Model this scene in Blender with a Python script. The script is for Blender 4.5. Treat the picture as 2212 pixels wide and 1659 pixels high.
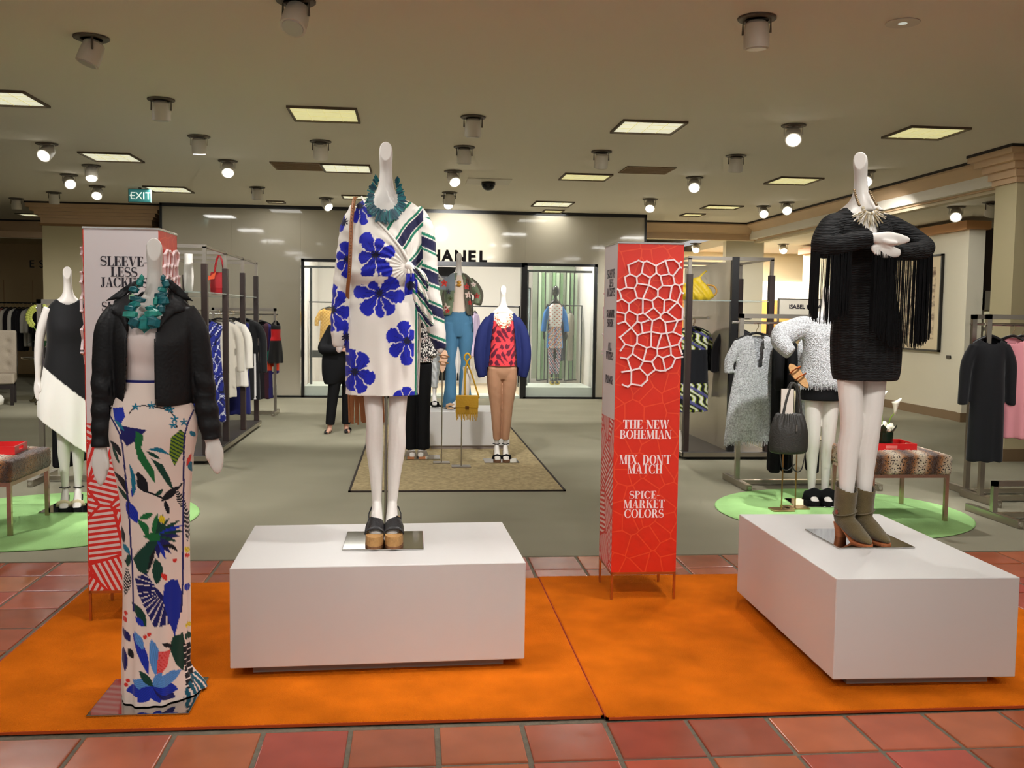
import bpy, bmesh, math, random
import numpy as np
from mathutils import Matrix, Vector

for o in list(bpy.data.objects):
    bpy.data.objects.remove(o)
random.seed(7)
rng = np.random.default_rng(7)
SC = bpy.context.scene
COL = SC.collection
PI = math.pi

# ------------------------------------------------------------------ camera
cam_d = bpy.data.cameras.new('camera')
cam_d.sensor_width = 36.0
cam_d.sensor_fit = 'HORIZONTAL'
cam_d.lens = 2103.8 / 2212.0 * 36.0
cam_d.clip_end = 200
cam_d.clip_start = 0.05
cam = bpy.data.objects.new('camera', cam_d)
COL.objects.link(cam)
_p, _y, _r = 0.0705, 0.1019, 0.0139          # pitch down, yaw right, roll
_F = Vector((math.sin(_y) * math.cos(_p), math.cos(_y) * math.cos(_p), -math.sin(_p)))
_R = Vector((math.cos(_y), -math.sin(_y), 0))
_U = _R.cross(_F)
_R2 = math.cos(_r) * _R + math.sin(_r) * _U
_U2 = -math.sin(_r) * _R + math.cos(_r) * _U
cam.matrix_world = Matrix(((_R2.x, _U2.x, -_F.x, 0), (_R2.y, _U2.y, -_F.y, 0), (_R2.z, _U2.z, -_F.z, 1.541), (0, 0, 0, 1)))
SC.camera = cam

# ------------------------------------------------------------------ world, exposure
w = bpy.data.worlds.new('world')
SC.world = w
w.use_nodes = True
w.node_tree.nodes['Background'].inputs[0].default_value = (1.0, 0.98, 0.95, 1)
w.node_tree.nodes['Background'].inputs[1].default_value = 0.6
SC.view_settings.view_transform = 'Standard'
SC.view_settings.look = 'None'
SC.view_settings.gamma = 1.0
SC.view_settings.exposure = -0.22
SC.view_settings.use_curve_mapping = False
try:
    SC.cycles.use_denoising = True
    SC.cycles.max_bounces = 5
    SC.cycles.diffuse_bounces = 3
    SC.cycles.glossy_bounces = 3
    SC.cycles.transmission_bounces = 4
    SC.cycles.transparent_max_bounces = 6
    SC.cycles.use_adaptive_sampling = True
    SC.cycles.adaptive_threshold = 0.15
    SC.cycles.adaptive_min_samples = 12
    SC.cycles.sample_clamp_indirect = 4.0
    SC.cycles.caustics_reflective = False
    SC.cycles.caustics_refractive = False
except Exception:
    pass

CEIL = 3.43

def spot_light(loc, target, watts, size=50, blend=0.6, color=(1, 0.93, 0.82), rad=0.05):
    l = bpy.data.lights.new('spot_beam', 'SPOT')
    l.energy = watts
    l.spot_size = math.radians(size)
    l.spot_blend = blend
    l.color = color
    l.shadow_soft_size = rad
    o = bpy.data.objects.new('spot_beam', l)
    COL.objects.link(o)
    o.location = loc
    d = Vector(target) - Vector(loc)
    o.rotation_euler = d.to_track_quat('-Z', 'Y').to_euler()
    return o

def area_light(loc, size, watts, color=(1, 0.9, 0.72)):
    l = bpy.data.lights.new('ceiling_glow', 'AREA')  # some stand under modelled panels, the rest are added unseen sources
    l.shape = 'SQUARE'
    l.size = size
    l.energy = watts
    l.color = color
    o = bpy.data.objects.new('ceiling_glow', l)
    COL.objects.link(o)
    o.location = loc
    return o

# spot beams: (position, aim, watts, cone)
SPW = (1.0, 0.985, 0.965)
BEAMS = [
    ((1.3, 1.9, 3.17), (-0.10, 4.5, 1.5), 55, 34),
    ((0.95, 4.1, 3.17), (0.05, 4.55, 0.5), 150, 50),
    ((0.75, 1.6, 3.17), (1.0, 5.0, 0.6), 170, 56),
    ((2.5, 1.8, 3.17), (2.15, 4.5, 1.5), 110, 40),
    ((2.14, 6.1, 3.17), (2.2, 4.8, 0.5), 90, 50),
    ((-0.72, 6.1, 3.17), (-1.2, 8.5, 0.0), 200, 64),
    ((-2.26, 9.1, 3.17), (-2.6, 7.4, 0.9), 300, 44),
    ((-3.4, 5.2, 3.17), (-2.6, 7.5, 0.9), 420, 40),
    ((3.08, 6.0, 3.17), (3.3, 8.0, 0.9), 400, 56),
    ((3.68, 9.3, 3.17), (3.6, 7.2, 0.4), 300, 50),
    ((0.56, 7.8, 3.17), (0.95, 10.2, 1.2), 330, 40),
    ((2.14, 8.0, 3.17), (0.7, 11.2, 1.0), 420, 34),
    ((3.73, 8.2, 3.17), (3.2, 10.4, 1.0), 300, 50),
    ((-1.03, 11.0, 3.17), (-0.8, 13.0, 0.0), 320, 64),
    ((-1.0, 8.6, 3.17), (-2.2, 11.8, 1.2), 360, 44),
    ((0.55, 15.76, 3.17), (0.8, 17.85, 2.75), 520, 50),
    ((2.14, 13.0, 3.17), (2.0, 15.6, 0.0), 340, 60),
    ((-2.37, 14.6, 3.17), (-2.2, 16.2, 0.0), 300, 54),
    ((3.77, 15.5, 3.17), (4.4, 18.2, 1.6), 300, 60),
    ((5.85, 16.0, 3.17), (6.6, 18.6, 1.5), 360, 60),
    ((5.72, 12.0, 3.17), (8.2, 15.2, 1.6), 300, 60),
    ((-4.2, 13.4, 3.17), (-5.9, 16.5, 0.5), 420, 70),
    ((5.0, 5.6, 3.17), (4.95, 7.8, 0.9), 240, 50),
    ((-4.2, 11.8, 3.17), (-3.4, 9.5, 0.0), 300, 60),
    ((3.77, 10.4, 3.17), (4.9, 12.0, 1.2), 260, 50),
    ((-1.9, 1.7, 3.17), (-1.0, 3.9, 1.1), 55, 38),  # unseen spot added to brighten the left mannequin
]
for a, b, e, s in BEAMS:
    spot_light(a, b, e, s, 0.7, SPW, 0.06)

# unseen area lamps added overhead and behind the viewer for ambient light
for cx in (-3.75, -.85, 2.31, 5.1):
    for cy in (-1.5, 1.4, 4.3):
        area_light((cx, cy, CEIL - .03), .55, 30, (1, .99, .955))

# ------------------------------------------------------------------ helpers
def lin(c):
    """0-255 display colour -> linear"""
    return tuple(((v / 255.0) / 12.92 if v / 255.0 <= 0.04045 else (((v / 255.0) + 0.055) / 1.055) ** 2.4) for v in c[:3])

MATS = {}
def mat(name, color=(200, 200, 200), rough=0.6, metal=0.0, spec=0.5, var=None, bump=None, attr=False, emit=None, coat=0.0, trans=0.0, alpha=1.0, sheen=0.0):
    """var = (scale, amount[, stretch]) tonal mottling; bump = (scale, strength)"""
    if name in MATS:
        return MATS[name]
    m = bpy.data.materials.new(name)
    m.use_nodes = True
    nt = m.node_tree
    b = nt.nodes['Principled BSDF']
    c = lin(color)
    b.inputs['Base Color'].default_value = (*c, 1)
    b.inputs['Roughness'].default_value = rough
    b.inputs['Metallic'].default_value = metal
    b.inputs['Specular IOR Level'].default_value = spec
    b.inputs['Coat Weight'].default_value = coat
    b.inputs['Sheen Weight'].default_value = sheen
    b.inputs['Transmission Weight'].default_value = trans
    b.inputs['Alpha'].default_value = alpha
    src = None
    tc = nt.nodes.new('ShaderNodeTexCoord')
    if attr:
        a = nt.nodes.new('ShaderNodeAttribute')
        a.attribute_name = 'Col'
        src = a.outputs['Color']
        nt.links.new(src, b.inputs['Base Color'])
    if var:
        mp = nt.nodes.new('ShaderNodeMapping')
        nt.links.new(tc.outputs['Object'], mp.inputs['Vector'])
        if len(var) > 2:
            mp.inputs['Scale'].default_value = var[2]
        n = nt.nodes.new('ShaderNodeTexNoise')
        n.inputs['Scale'].default_value = var[0]
        n.inputs['Detail'].default_value = 2
        nt.links.new(mp.outputs['Vector'], n.inputs['Vector'])
        mr = nt.nodes.new('ShaderNodeMapRange')
        mr.inputs['From Min'].default_value = 0.3
        mr.inputs['From Max'].default_value = 0.7
        mr.inputs['To Min'].default_value = 1 - var[1]
        mr.inputs['To Max'].default_value = 1 + var[1]
        nt.links.new(n.outputs['Fac'], mr.inputs['Value'])
        mx = nt.nodes.new('ShaderNodeVectorMath')
        mx.operation = 'SCALE'
        if src is not None:
            nt.links.new(src, mx.inputs[0])
        else:
            mx.inputs[0].default_value = c
        nt.links.new(mr.outputs['Result'], mx.inputs['Scale'])
        nt.links.new(mx.outputs['Vector'], b.inputs['Base Color'])
    if bump:
        n2 = nt.nodes.new('ShaderNodeTexNoise')
        n2.inputs['Scale'].default_value = bump[0]
        n2.inputs['Detail'].default_value = 0
        nt.links.new(tc.outputs['Object'], n2.inputs['Vector'])
        bp = nt.nodes.new('ShaderNodeBump')
        bp.inputs['Strength'].default_value = bump[1]
        bp.inputs['Distance'].default_value = 0.01
        nt.links.new(n2.outputs['Fac'], bp.inputs['Height'])
        nt.links.new(bp.outputs['Normal'], b.inputs['Normal'])
    if emit:
        b.inputs['Emission Color'].default_value = (*emit[0], 1)
        b.inputs['Emission Strength'].default_value = emit[1]
    MATS[name] = m
    return m

def link(o, parent=None):
    COL.objects.link(o)
    if parent is not None:
        o.parent = parent
    return o

def tag(o, label=None, cat=None, group=None, kind=None):
    if label: o['label'] = label
    if cat: o['category'] = cat
    if group: o['group'] = group
    if kind: o['kind'] = kind
    return o

def thing(name, label, cat, loc=(0, 0, 0), rz=0.0, group=None):
    o = bpy.data.objects.new(name, None)
    o.empty_display_size = 0.1
    link(o)
    o.location = loc
    o.rotation_euler = (0, 0, rz)
    return tag(o, label, cat, group)

def copy_tree(o, parent=None):
    c = o.copy()
    COL.objects.link(c)
    c.parent = parent
    for ch in list(o.children):
        copy_tree(ch, c)
    return c

def smoothstep(a, b, x):
    t = np.clip((x - a) / (b - a), 0, 1)
    return t * t * (3 - 2 * t)

class MB:
    """collects shapes of one part"""
    def __init__(s):
        s.v = []; s.f = []; s.M = Matrix()
    def add(s, vs, fs):
        k = len(s.v)
        for p in vs:
            q = s.M @ Vector(p)
            s.v.append((q.x, q.y, q.z))
        for f in fs:
            s.f.append(tuple(i + k for i in f))
        return s
    def box(s, c, size, rz=0.0, rot=None, taper=1.0):
        x, y, z = [d / 2 for d in size]
        vs = [Vector((a * x * (taper if e > 0 else 1), b * y * (taper if e > 0 else 1), e * z)) for e in (-1, 1) for a, b in ((-1, -1), (1, -1), (1, 1), (-1, 1))]
        R = rot if rot is not None else Matrix.Rotation(rz, 3, 'Z')
        vs = [R @ v + Vector(c) for v in vs]
        return s.add(vs, [(3, 2, 1, 0), (4, 5, 6, 7), (0, 1, 5, 4), (1, 2, 6, 5), (2, 3, 7, 6), (3, 0, 4, 7)])
    def bx(s, x0, x1, y0, y1, z0, z1):
        return s.box(((x0 + x1) / 2, (y0 + y1) / 2, (z0 + z1) / 2), (x1 - x0, y1 - y0, z1 - z0))
    def bar(s, a, b, w, h=None, up=(0, 0, 1)):
        a = Vector(a); b = Vector(b); h = h or w
        d = b - a; L = d.length
        if L < 1e-6: return s
        d.normalize(); u = Vector(up)
        if abs(d.dot(u)) > 0.98: u = Vector((0, 1, 0))
        r = d.cross(u).normalized(); u2 = r.cross(d)
        R = Matrix((r, d, u2)).transposed()
        return s.box((a + b) / 2, (w, L, h), rot=R)
    def loft(s, rings, cap=True):
        """rings: list of equally long point lists"""
        n = len(rings[0]); k = len(rings)
        vs = [p for r in rings for p in r]
        fs = []
        for i in range(k - 1):
            for j in range(n):
                j2 = (j + 1) % n
                fs.append((i * n + j, i * n + j2, (i + 1) * n + j2, (i + 1) * n + j))
        if cap:
            fs.append(tuple(range(n - 1, -1, -1)))
            fs.append(tuple((k - 1) * n + j for j in range(n)))
        return s.add(vs, fs)
    def rings(s, data, n=24, p=2.0, cap=True):
        """horizontal rings (z, cx, cy, rx, ry)"""
        R = []
        for z, cx, cy, rx, ry in data:
            r = []
            for j in range(n):
                a = 2 * PI * j / n
                c, q = math.cos(a), math.sin(a)
                r.append((cx + rx * math.copysign(abs(c) ** (2 / p), c), cy + ry * math.copysign(abs(q) ** (2 / p), q), z))
            R.append(r)
        return s.loft(R, cap)
    def tube(s, pts, rad, n=10, flat=1.0, up=(0, 0, 1), cap=True):
        """round (or flattened: flat = ratio of second axis) tube along points"""
        P = [Vector(p) for p in pts]
        rad = [rad] * len(P) if not hasattr(rad, '__len__') else rad
        R = []
        prev = None
        for i, p in enumerate(P):
            d = (P[min(i + 1, len(P) - 1)] - P[max(i - 1, 0)]).normalized()
            if prev is None:
                u = Vector(up)
                if abs(d.dot(u)) > 0.95: u = Vector((0, 1, 0)) if abs(d.y) < 0.9 else Vector((1, 0, 0))
                a = d.cross(u).normalized()
            else:
                a = (prev - d * prev.dot(d)).normalized()
            b = d.cross(a)
            prev = a
            r = rad[i]
            if hasattr(r, '__len__'): ra, rb = r
            else: ra, rb = r, r * flat
            R.append([tuple(p + a * (ra * math.cos(2 * PI * j / n)) + b * (rb * math.sin(2 * PI * j / n))) for j in range(n)])
        return s.loft(R, cap)
    def cyl(s, c, r, h, n=16, axis='Z', r2=None):
        c = Vector(c); r2 = r if r2 is None else r2
        ax = {'X': Vector((1, 0, 0)), 'Y': Vector((0, 1, 0)), 'Z': Vector((0, 0, 1))}[axis] if isinstance(axis, str) else Vector(axis).normalized()
        return s.tube([c - ax * h / 2, c + ax * h / 2], [r, r2], n)
    def lathe(s, prof, n=20, c=(0, 0, 0)):
        return s.rings([(z + c[2], c[0], c[1], max(r, 1e-4), max(r, 1e-4)) for r, z in prof], n)
    def ball(s, c, r, n=10, k=6):
        rx, ry, rz = (r, r, r) if not hasattr(r, '__len__') else r
        return s.rings([(c[2] - rz * math.cos(PI * i / k), c[0], c[1], max(rx * math.sin(PI * i / k), 1e-4), max(ry * math.sin(PI * i / k), 1e-4)) for i in range(k + 1)], n)
    def prism(s, poly, y0, y1, plane='XZ'):
        """polygon in a plane extruded along the third axis"""
        n = len(poly)
        def P(a, b, t):
            return (a, t, b) if plane == 'XZ' else ((a, b, t) if plane == 'XY' else (t, a, b))
        vs = [P(a, b, y0) for a, b in poly] + [P(a, b, y1) for a, b in poly]
        fs = [tuple(range(n)), tuple(range(2 * n - 1, n - 1, -1))]
        for i in range(n):
            j = (i + 1) % n
            fs.append((j, i, n + i, n + j))
        return s.add(vs, fs)
    def mesh(s, name, m=None, smooth=False):
        me = bpy.data.meshes.new(name)
        me.from_pydata(s.v, [], s.f)
        if m: me.materials.append(m)
        bm = bmesh.new(); bm.from_mesh(me)
        bmesh.ops.recalc_face_normals(bm, faces=bm.faces)
        bm.to_mesh(me); bm.free()
        if smooth:
            me.polygons.foreach_set('use_smooth', [True] * len(me.polygons))
        return me
    def build(s, name, m, parent=None, smooth=False, bevel=0.0, seg=2, auto=None):
        o = bpy.data.objects.new(name, s.mesh(name, m, smooth))
        link(o, parent)
        if bevel:
            bv = o.modifiers.new('bevel', 'BEVEL')
            bv.width = bevel; bv.segments = seg; bv.limit_method = 'ANGLE'; bv.angle_limit = math.radians(40)
        if auto:
            bm = bmesh.new(); bm.from_mesh(o.data)
            for e in bm.edges:
                if len(e.link_faces) == 2 and e.calc_face_angle(0) > math.radians(auto): e.smooth = False
            for f in bm.faces: f.smooth = True
            bm.to_mesh(o.data); bm.free()
        return o

def union(mb, voxel=0.006, smooth=4, fac=0.5):
    """voxel union of closed shapes -> numpy verts (n,3), quads"""
    me = mb.mesh('tmp')
    o = bpy.data.objects.new('tmp', me)
    COL.objects.link(o)
    r = o.modifiers.new('r', 'REMESH'); r.mode = 'VOXEL'; r.voxel_size = voxel; r.adaptivity = 0
    if smooth:
        sm = o.modifiers.new('s', 'SMOOTH'); sm.iterations = smooth; sm.factor = fac
    dg = bpy.context.evaluated_depsgraph_get()
    e = bpy.data.meshes.new_from_object(o.evaluated_get(dg))
    V = np.empty(len(e.vertices) * 3, np.float32); e.vertices.foreach_get('co', V); V = V.reshape(-1, 3)
    N = np.empty(len(e.vertices) * 3, np.float32); e.vertices.foreach_get('normal', N); N = N.reshape(-1, 3)
    L = np.empty(len(e.loops), np.int32); e.loops.foreach_get('vertex_index', L)
    F = L.reshape(-1, 4)
    bpy.data.objects.remove(o); bpy.data.meshes.remove(me); bpy.data.meshes.remove(e)
    return V.astype(np.float64), F, N.astype(np.float64)

def meshobj(name, V, F, m, parent=None, col=None, smooth=True):
    me = bpy.data.meshes.new(name)
    n = len(V); k = F.shape[1]
    me.vertices.add(n); me.vertices.foreach_set('co', np.ascontiguousarray(V, np.float32).ravel())
    me.loops.add(F.size); me.loops.foreach_set('vertex_index', np.ascontiguousarray(F, np.int32).ravel())
    me.polygons.add(len(F)); me.polygons.foreach_set('loop_start', np.arange(0, F.size, k, dtype=np.int32))
    me.update(calc_edges=True)
    me.validate()
    if smooth:
        me.polygons.foreach_set('use_smooth', np.ones(len(me.polygons), bool))
    if col is not None:
        a = me.color_attributes.new('Col', 'FLOAT_COLOR', 'POINT')
        c = np.ones((n, 4), np.float32); c[:, :3] = col
        a.data.foreach_set('color', c.ravel())
    me.materials.append(m)
    o = bpy.data.objects.new(name, me)
    return link(o, parent)

# pattern painting helpers (flat print on cloth; x,z are coordinates on the cloth seen from the front)
def inpoly(x, z, poly):
    inside = np.zeros(x.shape, bool)
    n = len(poly)
    for i in range(n):
        x1, z1 = poly[i]; x2, z2 = poly[(i + 1) % n]
        if z1 == z2: continue
        c = ((z1 > z) != (z2 > z)) & (x < (x2 - x1) * (z - z1) / (z2 - z1) + x1)
        inside ^= c
    return inside

def segdist(x, z, pts):
    d = np.full(x.shape, 1e9)
    for (x1, z1), (x2, z2) in zip(pts[:-1], pts[1:]):
        dx, dz = x2 - x1, z2 - z1
        L = dx * dx + dz * dz + 1e-12
        t = np.clip(((x - x1) * dx + (z - z1) * dz) / L, 0, 1)
        d = np.minimum(d, np.hypot(x - x1 - t * dx, z - z1 - t * dz))
    return d

def petal(x, z, c, tip, w):
    """mask of a rounded petal from centre c to tip, half width w"""
    dx, dz = tip[0] - c[0], tip[1] - c[1]
    L = math.hypot(dx, dz)
    ux, uz = dx / L, dz / L
    s = ((x - c[0]) * ux + (z - c[1]) * uz) / L
    t = -(x - c[0]) * uz + (z - c[1]) * ux
    prof = w * np.sqrt(np.clip(s, 0, 1)) * np.sqrt(np.clip(1 - s ** 4, 0, 1)) * 1.15
    prof = prof * (1 + 0.10 * np.sin(s * 23 + t * 260))
    return (s > 0.04) & (s < 1) & (np.abs(t) < prof), s, t / w

# ------------------------------------------------------------------ lettering with thick and hairline strokes
def _arc(cx, cy, ro, ri, a0, a1, n=16):
    q = []
    for i in range(n):
        a, b = math.radians(a0 + (a1 - a0) * i / n), math.radians(a0 + (a1 - a0) * (i + 1) / n)
        q.append([(cx + ro[0] * math.cos(a), cy + ro[1] * math.sin(a)), (cx + ro[0] * math.cos(b), cy + ro[1] * math.sin(b)),
                  (cx + ri[0] * math.cos(b), cy + ri[1] * math.sin(b)), (cx + ri[0] * math.cos(a), cy + ri[1] * math.sin(a))])
    return q
def _r(x0, x1, y0, y1): return [(x0, y0), (x1, y0), (x1, y1), (x0, y1)]
def _sl(b0, b1, t0, t1, y0=0, y1=1): return [(b0, y0), (b1, y0), (t1, y1), (t0, y1)]
_h = 0.04
def _S(o=0.0):
    pts = []
    for i in range(29):
        t = i / 28.0
        if t < 0.5:
            a = math.radians(40 + 230 * t * 2); cx, cy, rx, ry = 0.3, 0.745, 0.215, 0.235
            pts.append((cx + rx * math.cos(a), cy + ry * math.sin(a)))
        else:
            a = math.radians(90 - 230 * (t - 0.5) * 2); cx, cy, rx, ry = 0.3, 0.262, 0.235, 0.242
            pts.append((cx + rx * math.cos(a), cy + ry * math.sin(a)))
    q = []
    def wd(t): return 0.02 + 0.075 * math.exp(-((t - 0.5) / 0.17) ** 2) + 0.02 * math.exp(-((t - 0.2) / .1) ** 2) + 0.02 * math.exp(-((t - 0.8) / .1) ** 2)
    for i in range(28):
        def off(k):
            a = pts[max(k - 1, 0)]; b = pts[min(k + 1, 28)]
            dx, dy = b[0] - a[0], b[1] - a[1]; L = math.hypot(dx, dy) + 1e-9
            w = wd(k / 28.0); x, y = pts[k]
            return (x - dy / L * w, y + dx / L * w), (x + dy / L * w, y - dx / L * w)
        a1, a2 = off(i); b1, b2 = off(i + 1)
        q.append([a1, b1, b2, a2])
    q.append([(0.43, 0.99), (0.50, 0.99), (0.49, 0.72), (0.46, 0.72)])
    q.append([(0.05, 0.01), (0.09, 0.01), (0.09, 0.28), (0.06, 0.28)])
    return q
GLYPH = {
 'T': (0.66, [_r(.23, .43, 0, 1), _r(.02, .64, 1 - _h, 1), _r(.15, .51, 0, _h), [(.02, 1), (.05, 1), (.1, .96), (.03, .72)], [(.64, 1), (.63, .72), (.56, .96), (.6, 1)]]),
 'H': (0.78, [_r(.08, .27, 0, 1), _r(.51, .70, 0, 1), _r(.27, .51, .48, .48 + _h), _r(.02, .34, 1 - _h, 1), _r(.44, .77, 1 - _h, 1), _r(.02, .34, 0, _h), _r(.44, .77, 0, _h)]),
 'E': (0.62, [_r(.08, .28, 0, 1), _r(.02, .56, 1 - _h, 1), _r(.02, .57, 0, _h), _r(.28, .44, .48, .48 + _h), _r(.42, .45, .36, .64), [(.56, 1), (.55, .72), (.48, .96)], [(.58, 0), (.57, .3), (.49, .04)]]),
 'F': (0.58, [_r(.08, .28, 0, 1), _r(.02, .54, 1 - _h, 1), _r(.02, .36, 0, _h), _r(.28, .44, .48, .48 + _h), _r(.42, .45, .36, .64), [(.54, 1), (.53, .72), (.46, .96)]]),
 'L': (0.60, [_r(.08, .28, 0, 1), _r(.02, .36, 1 - _h, 1), _r(.02, .56, 0, _h), [(.57, 0), (.56, .34), (.48, .04)]]),
 'I': (0.36, [_r(.08, .28, 0, 1), _r(.02, .34, 1 - _h, 1), _r(.02, .34, 0, _h)]),
 'N': (0.78, [_r(.10, .14, 0, 1), _r(.64, .68, 0, 1), _sl(.50, .68, .04, .25), _r(.02, .22, 0, _h), _r(.55, .77, 1 - _h, 1), _r(.02, .2, 1 - _h, 1)]),
 'M': (0.92, [_r(.09, .13, 0, 1), _r(.64, .84, 0, 1), _sl(.36, .46, .06, .26), _sl(.40, .44, .66, .72), _r(.02, .21, 0, _h), _r(.57, .91, 0, _h), _r(.02, .2, 1 - _h, 1), _r(.66, .91, 1 - _h, 1)]),
 'W': (1.0, [_sl(.24, .36, .06, .26), _sl(.29, .33, .50, .55), _sl(.62, .74, .44, .64), _sl(.68, .72, .90, .94), _r(0, .32, 1 - _h, 1), _r(.80, 1.0, 1 - _h, 1)]),
 'V': (0.72, [_sl(.30, .42, .06, .27), _sl(.36, .40, .62, .66), _r(0, .33, 1 - _h, 1), _r(.54, .73, 1 - _h, 1)]),
 'A': (0.74, [_sl(.06, .10, .34, .37), _sl(.46, .67, .30, .42), _r(.18, .52, .30, .30 + _h), _r(0, .19, 0, _h), _r(.40, .74, 0, _h)]),
 'X': (0.74, [_sl(.46, .68, .06, .28), _sl(.08, .12, .60, .64), _r(0, .34, 1 - _h, 1), _r(.50, .72, 1 - _h, 1), _r(0, .2, 0, _h), _r(.40, .74, 0, _h)]),
 'K': (0.76, [_r(.08, .28, 0, 1), _sl(.28, .32, .60, .64, .44, 1), _sl(.50, .72, .32, .48, 0, .62), _r(.02, .34, 1 - _h, 1), _r(.02, .34, 0, _h), _r(.50, .74, 1 - _h, 1), _r(.44, .76, 0, _h)]),
 'D': (0.76, [_r(.08, .28, 0, 1), _r(.02, .34, 1 - _h, 1), _r(.02, .34, 0, _h)] + _arc(.30, .5, (.42, .5), (.22, .46), -90, 90)),
 'P': (0.64, [_r(.08, .28, 0, 1), _r(.02, .34, 1 - _h, 1), _r(.02, .36, 0, _h)] + _arc(.30, .73, (.30, .27), (.13, .235), -90, 90)),
 'B': (0.68, [_r(.08, .28, 0, 1), _r(.02, .34, 1 - _h, 1), _r(.02, .34, 0, _h)] + _arc(.30, .755, (.27, .245), (.11, .21), -90, 90) + _arc(.30, .26, (.34, .26), (.15, .225), -90, 90)),
 'R': (0.74, [_r(.08, .28, 0, 1), _r(.02, .34, 1 - _h, 1), _r(.02, .36, 0, _h), _sl(.50, .70, .32, .48, 0, .5)] + _arc(.30, .735, (.29, .265), (.12, .23), -90, 90)),
 'O': (0.80, _arc(.40, .5, (.385, .515), (.20, .48), 0, 360, 28)),
 'C': (0.74, _arc(.40, .5, (.385, .515), (.20, .48), 38, 322, 24) + [[(.66, .99), (.70, .99), (.69, .68), (.655, .68)], [(.66, .01), (.70, .2), (.69, .34), (.66, .3)]]),
 'G': (0.80, _arc(.40, .5, (.385, .515), (.20, .48), 38, 322, 24) + [[(.66, .99), (.70, .99), (.69, .68), (.655, .68)], _r(.54, .72, 0.02, .42), _r(.46, .80, .42, .42 + _h)]),
 'U': (0.76, [_r(.08, .27, .3, 1), _r(.60, .64, .3, 1), _r(.02, .34, 1 - _h, 1), _r(.50, .74, 1 - _h, 1)] + _arc(.36, .3, (.28, .315), (.10, .27), 180, 360)),
 'J': (0.52, [_r(.20, .40, .18, 1), _r(.10, .48, 1 - _h, 1)] + _arc(.20, .18, (.20, .2), (.03, .165), -90, 0, 6) + _arc(.14, .1, (.1, .12), (.02, .02), 90, 300, 8)),
 'S': (0.60, _S()),
 '-': (0.34, [_r(.04, .30, .36, .42)]),
 ',': (0.24, [_r(.05, .18, 0, .15), [(.13, .02), (.18, .02), (.06, -.16), (.04, -.15)]]),
 "'": (0.2, [_r(.05, .17, .86, 1), [(.12, .88), (.17, .88), (.06, .7), (.04, .71)]]),
 ' ': (0.34, []),
}
def text_width(s, h, track=0.0): return sum(GLYPH[c][0] + track for c in s) * h

def serif_line(mb, s, cx, z0, h, y, depth, width=None, track=0.0):
    """a line of lettering centred on cx in the XZ plane, facing -Y"""
    W = text_width(s, h, track)
    k = 1.0 if width is None else width / W
    x = cx - W * k / 2
    for c in s:
        w, polys = GLYPH[c]
        for p in polys:
            mb.prism([(x + a * h * k, z0 + b * h) for a, b in p], y - depth, y)
        x += (w + track) * h * k
    return mb

def sans_text(name, s, size, m, parent, loc, rot=(PI / 2, 0, 0), extrude=0.004, align='CENTER', spacing=1.0, bold=0.0):
    cu = bpy.data.curves.new(name, 'FONT')
    cu.body = s; cu.size = size; cu.extrude = extrude; cu.align_x = align; cu.space_character = spacing; cu.offset = bold
    t = bpy.data.objects.new('tmp', cu)
    COL.objects.link(t)
    dg = bpy.context.evaluated_depsgraph_get()
    me = bpy.data.meshes.new_from_object(t.evaluated_get(dg))
    bpy.data.objects.remove(t); bpy.data.curves.remove(cu)
    me.name = name; me.materials.clear(); me.materials.append(m)
    o = bpy.data.objects.new(name, me)
    link(o, parent)
    o.location = loc; o.rotation_euler = rot
    return o
# ================================================================== STRUCTURE
def st(o, label=None): return tag(o, label, None, None, 'structure')
T = 0.3175
TX0, TY0 = -1.171, 3.560                     # a grout crossing of the tile grid

# --- tiled walkway
m_grout = mat('grout', (112, 104, 88), 0.9, var=(30, .15), bump=(120, .3))
m_tile = mat('terracotta', (168, 84, 58), 0.24, spec=0.5, var=(5, .12), bump=(9, .12))
nt = m_tile.node_tree                          # each tile a slightly different firing
oi = nt.nodes.new('ShaderNodeObjectInfo'); hs = nt.nodes.new('ShaderNodeHueSaturation')
src = nt.nodes['Principled BSDF'].inputs['Base Color'].links[0].from_socket
mr = nt.nodes.new('ShaderNodeMapRange'); mr.inputs['To Min'].default_value = 0.78; mr.inputs['To Max'].default_value = 1.18
nt.links.new(oi.outputs['Random'], mr.inputs['Value'])
nt.links.new(src, hs.inputs['Color']); nt.links.new(mr.outputs['Result'], hs.inputs['Value'])
mr2 = nt.nodes.new('ShaderNodeMapRange'); mr2.inputs['To Min'].default_value = 0.99; mr2.inputs['To Max'].default_value = 1.012
ml = nt.nodes.new('ShaderNodeMath'); ml.operation = 'FRACT'; mm = nt.nodes.new('ShaderNodeMath'); mm.operation = 'MULTIPLY'; mm.inputs[1].default_value = 7.3
nt.links.new(oi.outputs['Random'], mm.inputs[0]); nt.links.new(mm.outputs[0], ml.inputs[0]); nt.links.new(ml.outputs[0], mr2.inputs['Value'])
mr2.inputs['To Min'].default_value = 0.49; mr2.inputs['To Max'].default_value = 0.515
nt.links.new(mr2.outputs['Result'], hs.inputs['Hue'])
nt.links.new(hs.outputs['Color'], nt.nodes['Principled BSDF'].inputs['Base Color'])

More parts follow.
